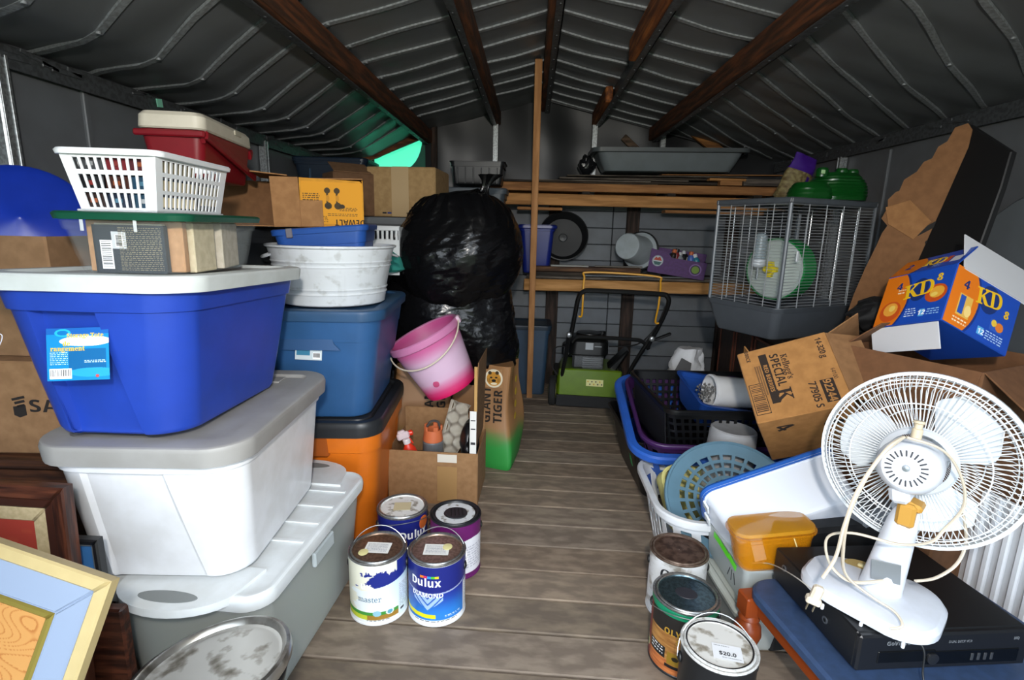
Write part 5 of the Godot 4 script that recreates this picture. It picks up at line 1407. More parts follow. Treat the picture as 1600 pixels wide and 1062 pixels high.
	part("rim_band", lathe([[0.120, 0.092], [0.127, 0.096], [0.127, 0.106], [0.118, 0.108]], 48, false, false), mat("16181a", 0.4), o, at(0, -0.196, 0))
	part("grip_slot", bx(Vector3(0.035, 0.004, 0.012), 0.001), mat("2a2c2e", 0.5), o, at(0.05, -0.1045, 0.088))
	o = thing("display_tray", "purple cardboard tray of small bottles at the right of the lower shelf", "tray", Vector3(0.93, 0.835, -3.42), Vector3(2, -14, -7))
	var purple := mat("4e2266", 0.6, 0.0, "card", 4.0)
	part("front_panel", prism([Vector2(-0.19, -0.0), Vector2(0.15, -0.0), Vector2(0.15, 0.105), Vector2(-0.06, 0.105), Vector2(-0.09, 0.135), Vector2(-0.19, 0.145)], 0.005, 0.001), purple, o, at(0, 0, 0.09))
	part("back_panel", bx(Vector3(0.34, 0.145, 0.005), 0.001), purple, o, at(-0.02, 0.0725, -0.09))
	for x in [-0.188, 0.148]: part("end_panel", bx(Vector3(0.005, 0.1, 0.18), 0.001), purple, o, at(x, 0.05, 0))
	part("bottom_panel", bx(Vector3(0.335, 0.005, 0.18), 0.001), purple, o, at(-0.02, 0.0025, 0))
	var disc := func(x: float, y: float, r0: float, hex: String, lift: float) -> void:
		part("round_emblem", lathe([[r0, 0.0], [r0, 0.0008 + lift]], 24), mat(hex, 0.6), o, at(x, y, 0.0925, Vector3(90, 0, 0)))
	disc.call(-0.14, 0.075, 0.034, "8f98a4", 0.0); disc.call(-0.14, 0.075, 0.029, "b8bec4", 0.0006)
	part("emblem_hill", prism([Vector2(-0.026, 0.0), Vector2(0.026, 0.0), Vector2(0.01, 0.024), Vector2(-0.004, 0.014), Vector2(-0.012, 0.022)], 0.001), mat("b0402c", 0.6), o, at(-0.14, 0.078, 0.0945))
	part("emblem_field", prism([Vector2(-0.026, 0.0), Vector2(-0.014, -0.02), Vector2(0.014, -0.02), Vector2(0.026, 0.0)], 0.001), mat("2c5a58", 0.6), o, at(-0.14, 0.07, 0.0945))
	disc.call(0.09, 0.055, 0.036, "7a5a96", 0.0); disc.call(0.09, 0.055, 0.029, "2a1a36", 0.0006); disc.call(0.09, 0.055, 0.022, "6a8a2a", 0.0012)
	part("end_emblem", lathe([[0.035, 0.0], [0.033, 0.001], [0.028, 0.001]], 24, false, false), mat("6f8f8a", 0.6), o, at(0.1512, 0.055, 0, Vector3(0, 0, -90)))
	tr_tray = o.transform
	k = 0
	for q in [["cobalt blue", "2a4a8a"], ["dark brown", "2d211c"], ["deep red", "7a1c22"], ["silver grey", "9aa0a6"], ["black capped", "17181c"], ["white and blue", "4a6ab8"], ["cream topped", "b9b29a"], ["turquoise", "2a7f96"]]:
		var x := -0.1 + 0.033 * k
		var b := thing("small_bottle", "%s small bottle sticking out of the purple tray" % q[0], "bottle", tr_tray * Vector3(x, 0.008, -0.03 + 0.05 * (k % 2)), Vector3(-8 + 6 * (k % 3), 20 * k, -30 + 12 * (k % 3)), "bottles in the purple tray")
		part("bottle", lathe([[0.018, 0.0], [0.021, 0.002], [0.021, 0.11], [0.013, 0.125], [0.011, 0.13]], 16), mat(q[1], 0.35), b)
		part("cap", lathe([[0.014, 0.126], [0.014, 0.145], [0.011, 0.149]], 14), mat(["c9ccd0", "c8683c", "17181c", "d6d8da"][k % 4], 0.4), b)
		k += 1
	# under the shelves: grey-blue tote and dark items by the post
	o = thing("storage_tote", "grey blue tote on the floor behind the prop post, beside the paper bags", "storage tote", Vector3(-0.02, 0, -3.55))
	var gb := mat("2c4258", 0.45, 0.0, "dust", 2.0)
	part("body", tub({"hx": 0.15, "hz": 0.13, "bx": 0.13, "bz": 0.11, "h": 0.47, "r": 0.03, "collar": 0.05}), gb, o)
	part("lid", tub_lid(0.165, 0.145, 0.035, 0.47, 0.02, 0.012, 0.03), mat("22303e", 0.45), o)
	o = thing("storage_bin", "black ribbed crate on the upper shelf end above the garbage bag", "crate", Vector3(-0.33, 1.34, -3.3))
	part("body", tub({"hx": 0.15, "hz": 0.12, "bx": 0.14, "bz": 0.11, "h": 0.13, "r": 0.02, "collar": 0.03}), mat("1c1e21", 0.4), o)
	for q in 6: part("moulded_rib", bx(Vector3(0.008, 0.09, 0.008), 0.002), mat("1c1e21", 0.4), o, at(-0.115 + 0.046 * q, 0.05, 0.115))
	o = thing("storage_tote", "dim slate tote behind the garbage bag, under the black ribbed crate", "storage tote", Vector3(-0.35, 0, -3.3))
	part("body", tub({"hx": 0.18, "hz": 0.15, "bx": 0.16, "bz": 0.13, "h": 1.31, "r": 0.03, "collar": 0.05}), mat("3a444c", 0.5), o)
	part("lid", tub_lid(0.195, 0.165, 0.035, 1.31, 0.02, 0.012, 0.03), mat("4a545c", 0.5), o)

var tr_tray: Transform3D

func build_mower() -> void:
	var o := thing("lawn_mower", "green push lawn mower with black folding handle and yellow bail, below the shelves", "lawn mower", Vector3(0.40, 0, -3.44), Vector3(0, -5, 0))
	var green := mat("5e7a10", 0.28, 0.0, "dust", 3.0)
	var black := mat("121314", 0.35)
	var rub := mat("1a1a1a", 0.85)
	# deck: rear apron facing us, domed top
	part("deck", G.new().loft([rr(0.20, 0.24, 0.06, 0.075), rr(0.205, 0.245, 0.06, 0.08), rr(0.20, 0.24, 0.06, 0.19), rr(0.185, 0.225, 0.06, 0.215), rr(0.13, 0.17, 0.06, 0.225)]), green, o)
	part("rear_apron", bx(Vector3(0.385, 0.17, 0.022), 0.01), green, o, at(0.005, 0.17, 0.25, Vector3(-4, 0, 0)))
	part("rear_flap", bx(Vector3(0.41, 0.075, 0.012), 0.004), mat("17181a", 0.6), o, at(0.005, 0.052, 0.262, Vector3(6, 0, 0)))
	var im := page(80, 36, "d9d590")
	for k in 8: dab(im, 0.1 + 0.115 * k, 0.3 + 0.4 * (k % 2), 0.04, 0.12, "4a4a3a" if k % 3 else "c8a020")
	part("warning_label", patch(0.105, 0.042), printed(im, 0.5), o, at(0.035, 0.175, 0.2635, Vector3(-4, 0, 0)))
	for q in [[-0.225, 0.2, 0.095], [0.225, 0.2, 0.095], [-0.215, -0.2, 0.085], [0.215, -0.2, 0.085]]:
		var w := part("wheel", lathe([[0.05, -0.021], [q[2] - 0.01, -0.022], [q[2], -0.014], [q[2], 0.014], [q[2] - 0.01, 0.022], [0.05, 0.021]], 32), rub, o, at(q[0], q[2], q[1], Vector3(0, 0, 90)))
		part("hub", lathe([[0.048, -0.024], [0.05, 0.0], [0.048, 0.024], [0.015, 0.03]], 24), mat("6f741e", 0.5), w)
	# engine
	var e := part("engine_block", bx(Vector3(0.2, 0.1, 0.18), 0.015), mat("5c5e60", 0.4, 0.5, "brushed", 8.0), o, at(-0.01, 0.27, 0.03))
	for k in 6: part("cooling_fin", bx(Vector3(0.13, 0.006, 0.02), 0.001), mat("8b8e90", 0.35, 0.7), e, at(0.03, -0.035 + 0.013 * k, 0.095))
	part("engine_shroud", G.new().loft([rr(0.12, 0.105, 0.05, 0.31), rr(0.128, 0.113, 0.055, 0.32), rr(0.125, 0.11, 0.055, 0.40), rr(0.105, 0.09, 0.05, 0.425), rr(0.06, 0.05, 0.03, 0.43)]), black, o, at(-0.01, 0, 0.01))
	part("starter_cover", lathe([[0.085, 0.425], [0.08, 0.445], [0.02, 0.45]], 28), black, o, at(-0.01, 0, 0.01))
	part("specification_label", bx(Vector3(0.05, 0.045, 0.001), 0.0003), mat("a9aeb2", 0.5), o, at(-0.005, 0.375, 0.1235))
	part("nameplate", bx(Vector3(0.045, 0.006, 0.001), 0.0003), mat("8f9498", 0.5), o, at(0.05, 0.375, 0.1235))
	part("air_filter_box", bx(Vector3(0.06, 0.08, 0.1), 0.012), black, o, at(-0.15, 0.33, 0.02))
	part("fuel_cap", lathe([[0.022, 0.0], [0.024, 0.003], [0.024, 0.018], [0.02, 0.02]], 18), black, o, at(0.08, 0.425, -0.05))
	part("chute", prism([Vector2(0.1, 0.2), Vector2(0.17, 0.2), Vector2(0.25, 0.34), Vector2(0.235, 0.35), Vector2(0.16, 0.27)], 0.16, 0.01), black, o, at(0, 0, 0.0))
	# handle: lower legs from the rear corners, crossbar, upper bow and yellow bail
	part("lower_handle", tube(G.new(), smooth([Vector3(-0.18, 0.14, 0.22), Vector3(-0.15, 0.34, 0.30), Vector3(-0.135, 0.50, 0.345)]), 0.0125, 8), black, o)
	part("lower_handle", tube(G.new(), smooth([Vector3(0.20, 0.14, 0.22), Vector3(0.27, 0.34, 0.30), Vector3(0.345, 0.50, 0.345)]), 0.0125, 8), black, o)
	part("cross_bar", tube(G.new(), smooth([Vector3(-0.115, 0.44, 0.33), Vector3(-0.095, 0.468, 0.335), Vector3(-0.045, 0.478, 0.335), Vector3(0.225, 0.475, 0.335), Vector3(0.295, 0.465, 0.335), Vector3(0.335, 0.42, 0.32)]), 0.0115, 8), black, o)
	part("upper_handle", tube(G.new(), smooth([Vector3(-0.125, 0.47, 0.345), Vector3(-0.105, 0.62, 0.39), Vector3(-0.090, 0.72, 0.42), Vector3(-0.065, 0.755, 0.43), Vector3(-0.005, 0.765, 0.43), Vector3(0.345, 0.76, 0.43), Vector3(0.400, 0.745, 0.43), Vector3(0.410, 0.70, 0.42), Vector3(0.385, 0.60, 0.385), Vector3(0.325, 0.43, 0.33)]), 0.0135, 9), black, o)
	part("bail_bar", tube(G.new(), smooth([Vector3(-0.085, 0.61, 0.402), Vector3(-0.067, 0.615, 0.405), Vector3(-0.065, 0.70, 0.43), Vector3(-0.063, 0.83, 0.41), Vector3(-0.035, 0.865, 0.40), Vector3(0.325, 0.855, 0.40), Vector3(0.360, 0.82, 0.41), Vector3(0.357, 0.70, 0.43), Vector3(0.350, 0.60, 0.405), Vector3(0.370, 0.59, 0.40)], 7), 0.0055, 7), mat("d89a1a", 0.4), o)
	for q in [[-0.135, 0.49], [0.345, 0.49]]: part("handle_knob", lathe([[0.016, 0.0], [0.018, 0.01], [0.012, 0.022], [0.006, 0.024]], 14), mat("8f9294", 0.3, 0.6), o, at(q[0], q[1], 0.355, Vector3(90, 0, 0)))
	part("handle_lever", bx(Vector3(0.1, 0.016, 0.02), 0.005), black, o, at(0.41, 0.50, 0.33, Vector3(0, 0, 25)))
	var cb := G.new()
	tube(cb, smooth([Vector3(0.395, 0.69, 0.42), Vector3(0.36, 0.56, 0.37), Vector3(0.27, 0.44, 0.3), Vector3(0.12, 0.38, 0.12)]), 0.004, 6)
	part("control_cable", cb, rub, o)
	var c2 := G.new()
	tube(c2, smooth([Vector3(-0.15, 0.36, 0.1), Vector3(-0.22, 0.36, 0.16), Vector3(-0.235, 0.26, 0.2), Vector3(-0.2, 0.2, 0.2)]), 0.004, 6)
	part("pull_cord", c2, rub, o)

func rr_at(hx: float, hz: float, r: float, u: float) -> Vector2:   # a point of a rounded rectangle, u 0..1 counter-clockwise from above, starting on +x
	var sx := 2.0 * (hx - r); var sz := 2.0 * (hz - r); var q := PI * 0.5 * r
	var s := fposmod(u, 1.0) * (2.0 * (sx + sz) + 4.0 * q)
	for k in 4:
		var l := sz if k % 2 == 0 else sx
		if s <= l:
			return [Vector2(hx, hz - r - s), Vector2(hx - r - s, -hz), Vector2(-hx, -hz + r + s), Vector2(-hx + r + s, hz)][k]
		s -= l
		if s <= q:
			var a := PI * 0.5 * k + s / r
			var c: Vector2 = [Vector2(hx - r, -hz + r), Vector2(-hx + r, -hz + r), Vector2(-hx + r, hz - r), Vector2(hx - r, hz - r)][k]
			return c + Vector2(cos(a), -sin(a)) * r
		s -= q
	return Vector2(hx, hz - r)

func basket(hx: float, hz: float, bxx: float, bz: float, r: float, h: float, n: int, open: float, rows: Array, th := 0.0025) -> G:
	# n slots round the wall, each open over the share «open» of its pitch; rows [[v0, v1], ...] are the heights of the slots
	var us := []; var sol := []
	for k in n:
		us.append(float(k) / n); sol.append(true)
		us.append((k + 1.0 - open) / n); sol.append(false)
	us.append(1.0)
	var vs := [0.0]; var full := []
	for q in rows:
		vs.append(q[0]); full.append(true)
		vs.append(q[1]); full.append(false)
	vs.append(1.0); full.append(true)
	var f := func(u: float, v: float) -> Vector3:
		var p := rr_at(lerpf(bxx, hx, v), lerpf(bz, hz, v), r, u)
		return Vector3(p.x, h * v, p.y)
	var g := perf(G.new(), f, us, vs, func(i: int, j: int) -> bool: return sol[i] or full[j], th, true)
	g.loft([rr(bxx - 0.001, bz - 0.001, r, 0.0), rr(bxx - 0.001, bz - 0.001, r, 0.004)])
	return g

func rim(hx: float, hz: float, r: float, y: float, w: float, d: float) -> G:   # a rolled rim standing w out from the wall and d deep
	var f := func(o: float, yy: float) -> PackedVector3Array: return rr(hx + o, hz + o, r + o, y + yy, 7)
	return G.new().loft([f.call(-0.002, -d), f.call(w * 0.8, -d), f.call(w, -d * 0.75), f.call(w, -d * 0.2), f.call(w * 0.75, 0.0), f.call(0.0, 0.001), f.call(-0.004, -d * 0.2), f.call(-0.002, -d)], false, false)

func build_right_floor() -> void:
	var o := thing("storage_tote", "black open tote on the floor with green sticker, holding the blue laundry basket", "storage tote", Vector3(0.73, 0, -2.30), Vector3(0, 3, 0))
	var black := mat("131416", 0.4, 0.0, "dust", 2.0)
	part("body", tub({"hx": 0.31, "hz": 0.26, "bx": 0.245, "bz": 0.225, "h": 0.27, "r": 0.05, "collar": 0.05, "step": 0.008}), black, o)
	part("sticker", bx(Vector3(0.001, 0.05, 0.03), 0.0003), mat("1e8a4a", 0.5), o, at(-0.294, 0.155, 0.17, Vector3(0, 0, 14)))
	# blue laundry basket tipped forward, purple and black baskets nested in it
	var tip := Vector3(13.0, -1.0, 1.0)
	o = thing("laundry_basket", "bright blue laundry basket with a thick rolled rim, tipped forward over the black tote", "laundry basket", Vector3(0.73, 0.135, -2.20), tip)
	var blue := mat("2a5cb8", 0.35, 0.0, "dust", 2.0)
	part("basket_body", basket(0.30, 0.30, 0.235, 0.235, 0.09, 0.235, 44, 0.5, [[0.25, 0.5], [0.58, 0.8]]), blue, o)
	part("rim", rim(0.30, 0.30, 0.09, 0.238, 0.03, 0.034), blue, o)
	o = thing("laundry_basket", "purple laundry basket nested between the blue and the black baskets", "laundry basket", Vector3(0.73, 0.165, -2.20), tip)
	var purple := mat("3f2050", 0.4)
	part("basket_body", basket(0.275, 0.275, 0.215, 0.215, 0.09, 0.225, 40, 0.5, [[0.25, 0.5], [0.58, 0.8]]), purple, o)
	part("rim", rim(0.275, 0.275, 0.09, 0.228, 0.012, 0.016), purple, o)
	o = thing("laundry_basket", "black square-meshed plastic basket on top of the nested laundry baskets", "laundry basket", Vector3(0.80, 0.262, -2.16), Vector3(2, 6, -1))
	part("basket_body", basket(0.31, 0.25, 0.285, 0.2, 0.04, 0.20, 72, 0.62, [[0.1, 0.2], [0.25, 0.36], [0.41, 0.52], [0.57, 0.68], [0.73, 0.82]], 0.003), mat("0e0f11", 0.35, 0.0, "dust", 3.0), o)
	part("rim", rim(0.31, 0.25, 0.04, 0.203, 0.012, 0.02), mat("0e0f11", 0.35, 0.0, "dust", 3.0), o)
	part("end_panel", bx(Vector3(0.003, 0.175, 0.40), 0.001), mat("1b1c1f", 0.5, 0.0, "dust", 3.0), o, at(-0.3045, 0.108, 0.02, Vector3(0, 0, 7)))
	o = thing("storage_bin", "dark blue bin tilted inside the black meshed basket", "storage bin", Vector3(0.84, 0.335, -2.17), Vector3(14, 8, -10))
	part("body", tub({"hx": 0.21, "hz": 0.13, "bx": 0.18, "bz": 0.105, "h": 0.12, "r": 0.025, "collar": 0.02, "step": 0.002, "lip": 0.01}), mat("1d4796", 0.4, 0.0, "dust", 2.0), o)
	o = thing("white_pail", "white plastic pail lying on its side in the dark blue bin", "pail", Vector3(0.735, 0.475, -2.085), Vector3(-4, 9, -94))
	part("body", lathe([[0.052, 0.0], [0.054, 0.003], [0.060, 0.18], [0.064, 0.182], [0.064, 0.192], [0.057, 0.194], [0.05, 0.006]].map(func(p): return [p[0], p[1]]), 40).map(func(p: Vector3) -> Vector3: return Vector3(-p.x * 1.08, (0.19 - p.y) * 1.3, p.z * 1.08)), mat("dcdde0", 0.35, 0.0, "dust", 2.0), o)
	part("base_cap", lathe([[0.0578, 0.245], [0.056, 0.2489], [0.043, 0.2489], [0.0005, 0.2478]], 40, false, false), mat("dcdde0", 0.35, 0.0, "dust", 2.0), o)
	var grit := G.new()
	var r := RandomNumberGenerator.new(); r.seed = 6
	for k in 90: box_at(grit, Vector3(0.70 + r.randf_range(0, 0.05), 0.44 + r.randf_range(0, 0.055), -2.10 + r.randf_range(-0.05, 0.06)), Vector3.ONE * r.randf_range(0.003, 0.009), 0.001, Basis.from_euler(Vector3(r.randf() * 3, r.randf() * 3, 0)))
	var rub := one("grey_rubble", grit, mat("6d6c6a", 0.9), "grey gritty debris spilling at the mouth of the white pail", "debris")
	rub.set_meta("kind", "stuff")
	# white and black shopping bag behind
	o = thing("plastic_bag", "crumpled white plastic bag with black print, behind the nested laundry baskets", "plastic bag", Vector3(0.80, 0.0, -2.78))
	var nz := FastNoiseLite.new(); nz.seed = 33; nz.frequency = 9.0
	part("bag", crumple(30, 44, func(a: float, t: float) -> Vector3:
		var rx := 0.105 * pow(sin(PI * (0.12 + 0.80 * t)), 0.4)
		var p := Vector3(rx * cos(a) + 0.05 * t, 0.50 * t, -rx * 0.8 * sin(a))
		return p + Vector3(1, 0.6, 1) * 0.03 * nz.get_noise_3dv(p)), mat("cfd0d2", 0.45), o, Transform3D(), "", 50.0)
	part("printed_panel", prism([Vector2(-0.045, -0.025), Vector2(0.03, -0.045), Vector2(0.035, 0.015), Vector2(-0.015, 0.04)], 0.003), mat("17171a", 0.5), o, at(0.005, 0.425, 0.088, Vector3(-14, -8, 0)))
	# upturned grey bucket
	o = thing("bucket", "upturned pale grey bucket between the blue basket and the printed carton", "bucket", Vector3(0.735, 0.0, -1.86), Vector3(0, 0, -3))
	part("body", lathe([[0.088, 0.0], [0.1, 0.002], [0.101, 0.02], [0.096, 0.024], [0.082, 0.392], [0.08, 0.402], [0.074, 0.407], [0.06, 0.404], [0.0005, 0.403]], 40, true, false), mat("a4a5a8", 0.5, 0.0, "dust", 4.0), o)
	# white slatted laundry basket and what it holds
	o = thing("laundry_basket", "white slatted laundry basket on the floor behind the rusty lidded paint can", "laundry basket", Vector3(0.727, 0.0, -1.725))
	var white := mat("dfe2e6", 0.35, 0.0, "dust", 2.0)
	part("basket_body", basket(0.29, 0.235, 0.245, 0.19, 0.11, 0.235, 30, 0.55, [[0.12, 0.42], [0.52, 0.8]]), white, o)
	part("rim", rim(0.29, 0.235, 0.11, 0.24, 0.018, 0.026), white, o)
	o = thing("dish_tub", "pale yellow dish tub standing on edge in the white laundry basket", "tub", Vector3(0.60, 0.175, -1.79))
	o.basis = axes(Vector3(0.80, 0.12, -0.5), Vector3(0.50, 0.35, 0.78))
	part("body", tub({"hx": 0.13, "hz": 0.125, "bx": 0.11, "bz": 0.105, "h": 0.08, "r": 0.03, "collar": 0.015, "step": 0.002, "lip": 0.008}), mat("d6cf86", 0.45), o, at(0, -0.04, 0))
	# round grey-blue colander-like basket
	o = thing("round_basket", "round grey-blue slotted basket leaning in the white laundry basket", "basket", Vector3(0.665, 0.262, -1.60))
	var cx := Vector3(0.92, 0.08, 0.12)
	o.basis = axes(cx, Vector3(-0.28, 0.74, 0.60))
	var cyan := mat("5d7f92", 0.4, 0.0, "dust", 2.0)
	var us := []; var sol := []
	for k in 24:
		us.append(k / 24.0); sol.append(true)
		us.append((k + 0.28) / 24.0); sol.append(false)
	us.append(1.0)
	var radii := [0.0, 0.05, 0.072, 0.085, 0.102, 0.113, 0.13, 0.141, 0.158, 0.2]
	var bars := [true, false, true, false, true, false, true, false, true]
	var f := func(u: float, v: float) -> Vector3: return Vector3(v * cos(TAU * u), -0.02 + 0.5 * v * v, -v * sin(TAU * u))
	radii.reverse(); bars.reverse()
	part("slotted_dish", perf(G.new(), f, us, radii, func(i: int, j: int) -> bool: return sol[i] or bars[j], 0.004, true), cyan, o)
	part("rim", lathe([[0.196, -0.03], [0.202, -0.03], [0.206, 0.0], [0.203, 0.006], [0.196, 0.006], [0.192, 0.0]], 56, false, false), cyan, o)
	# white tub tipped on its side, blue lid behind it
	o = thing("storage_bin", "glossy white bin with blue lid tipped on its side, above the amber container", "storage bin", Vector3(0.722, 0.352, -1.39))
	o.basis = axes(Vector3(0.37, 0.138, -0.03), Vector3(0.0, 0.46, -0.89))
	part("body", tub({"hx": 0.19, "hz": 0.075, "bx": 0.172, "bz": 0.062, "h": 0.15, "r": 0.03, "collar": 0.012, "step": 0.002, "lip": 0.005}), mat("dfe4ee", 0.22), o, at(0, -0.075, 0))
	part("lid", tub_lid(0.196, 0.081, 0.036, 0.077, 0.010, 0.012, 0.02), mat("1e56a8", 0.4), o)
	for z in [-0.06, 0.06]: part("clip", bx(Vector3(0.006, 0.03, 0.03), 0.002), mat("e9edf2", 0.2), o, at(-0.193, 0.055, z * 0.5))
	# amber container on clear drawers
	o = thing("food_container", "translucent amber plastic container holding white paper, beside the black player", "container", Vector3(0.648, 0.258, -1.268), Vector3(0, 4, 6))
	var amber := clear("d88a10", 0.42, 0.3)
	part("body", tub({"hx": 0.1, "hz": 0.045, "bx": 0.09, "bz": 0.038, "h": 0.105, "r": 0.03, "collar": 0.02, "step": 0.002, "t": 0.003}), amber, o)
	part("lid", G.new().loft([rr(0.102, 0.047, 0.03, 0.106), rr(0.104, 0.049, 0.032, 0.108), rr(0.102, 0.047, 0.03, 0.116), rr(0.092, 0.037, 0.025, 0.118)]), clear("d8981c", 0.5, 0.3), o)
	part("moulded_line", bx(Vector3(0.003, 0.03, 0.002), 0.0006), mat("e8d8a0", 0.3), o, at(0.04, 0.085, 0.046, Vector3(0, 0, 18)))
	one("paper_sheet", bx(Vector3(0.03, 0.085, 0.002), 0.0005), mat("e9e6da", 0.8), "folded white paper showing through the amber container", "paper", Vector3(0.605, 0.312, -1.255), Vector3(0, 0, 18))
	var frost := clear("cdd3d0", 0.42, 0.35)
	o = thing("storage_bin", "clear plastic bin with green tape, upper of two under the amber container", "storage bin", Vector3(0.668, 0.137, -1.375), Vector3(0, 3, 0))
	part("body", tub({"hx": 0.1, "hz": 0.13, "bx": 0.094, "bz": 0.122, "h": 0.118, "r": 0.015, "collar": 0.015, "step": 0.002}), frost, o)
	for k in 3: part("green_tape", bx(Vector3(0.001, 0.016, 0.05), 0.0003), mat("5fd82a", 0.4), o, at(-0.1015, 0.094 - 0.002 * k, -0.045 + 0.052 * k, Vector3(4 * k, 0, -2)))
	for k in 3: part("marker_scrawl", bx(Vector3(0.001, 0.03, 0.003), 0.0003), mat("2a2c30", 0.6), o, at(-0.099, 0.05, 0.04 + 0.018 * k, Vector3(20 - 25 * k, 0, -2)))
	o = thing("storage_bin", "clear plastic bin with pale lid on the floor, lower of two beside the stained cans", "storage bin", Vector3(0.668, 0, -1.375), Vector3(0, 4, 0))
	part("body", tub({"hx": 0.105, "hz": 0.135, "bx": 0.095, "bz": 0.125, "h": 0.122, "r": 0.02, "collar": 0.015, "step": 0.002}), frost, o)
	part("lid", tub_lid(0.115, 0.145, 0.025, 0.124, 0.01, 0.01, 0.012), clear("cfd4cc", 0.75, 0.35), o)
	one("grey_crate", bx(Vector3(0.12, 0.40, 0.1), 0.006), mat("6d7278", 0.5, 0.0, "dust", 2.0), "grey plastic box standing behind the black player", "box", Vector3(0.93, 0.2, -1.36), Vector3(0, 20, 0))

func build_right_heap() -> void:
	var kraft := mat("a5743f", 0.88, 0.0, "card", 2.5)
	var inner := mat("8a6440", 0.9, 0.0, "card", 2.5)
	var ink := mat("241810", 0.85)
	# printed carton lying on an edge
	var o := thing("cardboard_box", "open tan carton with black cereal printing, tilted on its edge at right", "cardboard box", Vector3(0.835, 0.602, -1.606))
	o.basis = axes(Vector3(0.8786, 0.38, 0.30), Vector3(-0.04, 0.68, -0.735))
	var s := Vector3(0.245, 0.235, 0.30)
	part("front_panel", bx(Vector3(s.x, s.y, 0.004), 0.001), kraft, o, at(0, 0, s.z / 2))
	part("back_panel", bx(Vector3(s.x, s.y, 0.004), 0.001), inner, o, at(0, 0, -s.z / 2))
	part("lower_panel", bx(Vector3(s.x, 0.004, s.z), 0.001), kraft, o, at(0, -s.y / 2, 0))
	part("upper_panel", bx(Vector3(s.x, 0.004, s.z), 0.001), inner, o, at(0, s.y / 2, 0))
	part("flap", bx(Vector3(0.004, s.y, s.z), 0.001), inner, o, at(-s.x / 2, 0, 0))
	part("flap", bx(Vector3(0.11, 0.004, s.z * 0.95), 0.001), inner, o, at(s.x / 2 + 0.05, s.y / 2 + 0.02, -0.005, Vector3(0, 0, 24)))
	part("flap", bx(Vector3(0.11, s.y * 0.96, 0.004), 0.001), inner, o, at(s.x / 2 + 0.04, 0, -s.z / 2 + 0.035, Vector3(0, 40, 0)))
	part("flap", bx(Vector3(0.11, s.y * 0.94, 0.004), 0.001), inner, o, at(s.x / 2 + 0.044, 0.005, s.z / 2 - 0.034, Vector3(0, 38, 0)))
	part("flap", bx(Vector3(0.10, 0.004, s.z * 0.6), 0.001), kraft, o, at(-s.x / 2 + 0.02, s.y / 2 + 0.05, -0.06, Vector3(0, 12, -72)))
	var zf := s.z / 2 + 0.0022
	var say := func(txt: String, h: float, u: float, v: float, bold: bool, font: String, wide: float) -> void:   # lettering that reads down the panel
		write(o, txt, h, ink, at((u - 0.5) * s.x, (v - 0.5) * s.y, zf, Vector3(0, 0, -90)), bold, font, wide)
	say.call("Kellogg's", 0.017, 0.49, 0.66, true, "Droid Serif", 0.8)
	say.call("SPECIAL", 0.024, 0.385, 0.64, true, "Droid Sans", 0.85)
	say.call("K", 0.036, 0.375, 0.30, true, "Droid Serif", 1.1)
	part("black_band", bx(Vector3(0.022, 0.165, 0.0008), 0.0002), ink, o, at((0.265 - 0.5) * s.x, 0.012, zf))
	write(o, "RED BERRIES", 0.011, kraft, at((0.265 - 0.5) * s.x, 0.012, zf + 0.0008, Vector3(0, 0, -90)), true)
	for k in 3: part("print_line", bx(Vector3(0.004, 0.1, 0.0006), 0.0002), mat("6d4c2c", 0.9), o, at((0.15 + 0.025 * k - 0.5) * s.x, 0.01, zf))
	say.call("14-320 g", 0.016, 0.90, 0.80, true, "Droid Sans", 0.8)
	say.call("77905 S", 0.02, 0.68, 0.20, true, "Droid Sans", 0.85)
	part("code_block", bx(Vector3(0.034, 0.07, 0.0008), 0.0002), ink, o, at((0.83 - 0.5) * s.x, (0.22 - 0.5) * s.y, zf))
	write(o, "92244", 0.02, kraft, at((0.83 - 0.5) * s.x, (0.22 - 0.5) * s.y, zf + 0.0008, Vector3(0, 0, -90)), true, "Droid Sans", 0.9)
	say.call("64100", 0.01, 0.93, 0.42, false, "Droid Sans", 0.9)
	say.call("080CE", 0.011, 0.1, 0.92, true, "Droid Sans", 0.9)
	var bc := page(60, 140, "b07c44")
	barcode(bc, 0.0, 0.0, 1.0, 1.0, 17, true)
	for y in 140:
		for x in 60:
			var c := bc.get_pixel(x, y)
			bc.set_pixel(x, y, Color("241810") if c.r < 0.5 or x < 3 or x > 56 or y < 3 or y > 136 else Color("a5743f"))
	part("barcode", patch(0.04, 0.10), printed(bc, 0.9), o, at((0.1 - 0.5) * s.x, (0.30 - 0.5) * s.y, zf))
	write(o, "4", 0.05, ink, at(-0.06, -s.y / 2 - 0.0024, s.z / 2 - 0.06, Vector3(90, 0, -60)), true)
	part("printed_bar", bx(Vector3(0.05, 0.001, 0.028), 0.0003), ink, o, at(0.07, -s.y / 2 - 0.0022, s.z / 2 - 0.09, Vector3(0, 20, 0)))
	# dark cabinet under the cage
	var cab := wood("1c0f0a", "42291b", 1, 1.0, 0.5)
	var edge := mat("5a2c1a", 0.5)
	o = thing("wooden_cabinet", "dark brown panelled wooden cabinet under the wire cage", "cabinet", Vector3(1.285, 0, -2.56), Vector3(0, -4, 0))
	part("body", bx(Vector3(0.36, 0.66, 1.16), 0.006), cab, o, at(0, 0.335, 0))
	part("top_board", bx(Vector3(0.39, 0.03, 1.2), 0.006), cab, o, at(0, 0.68, 0))
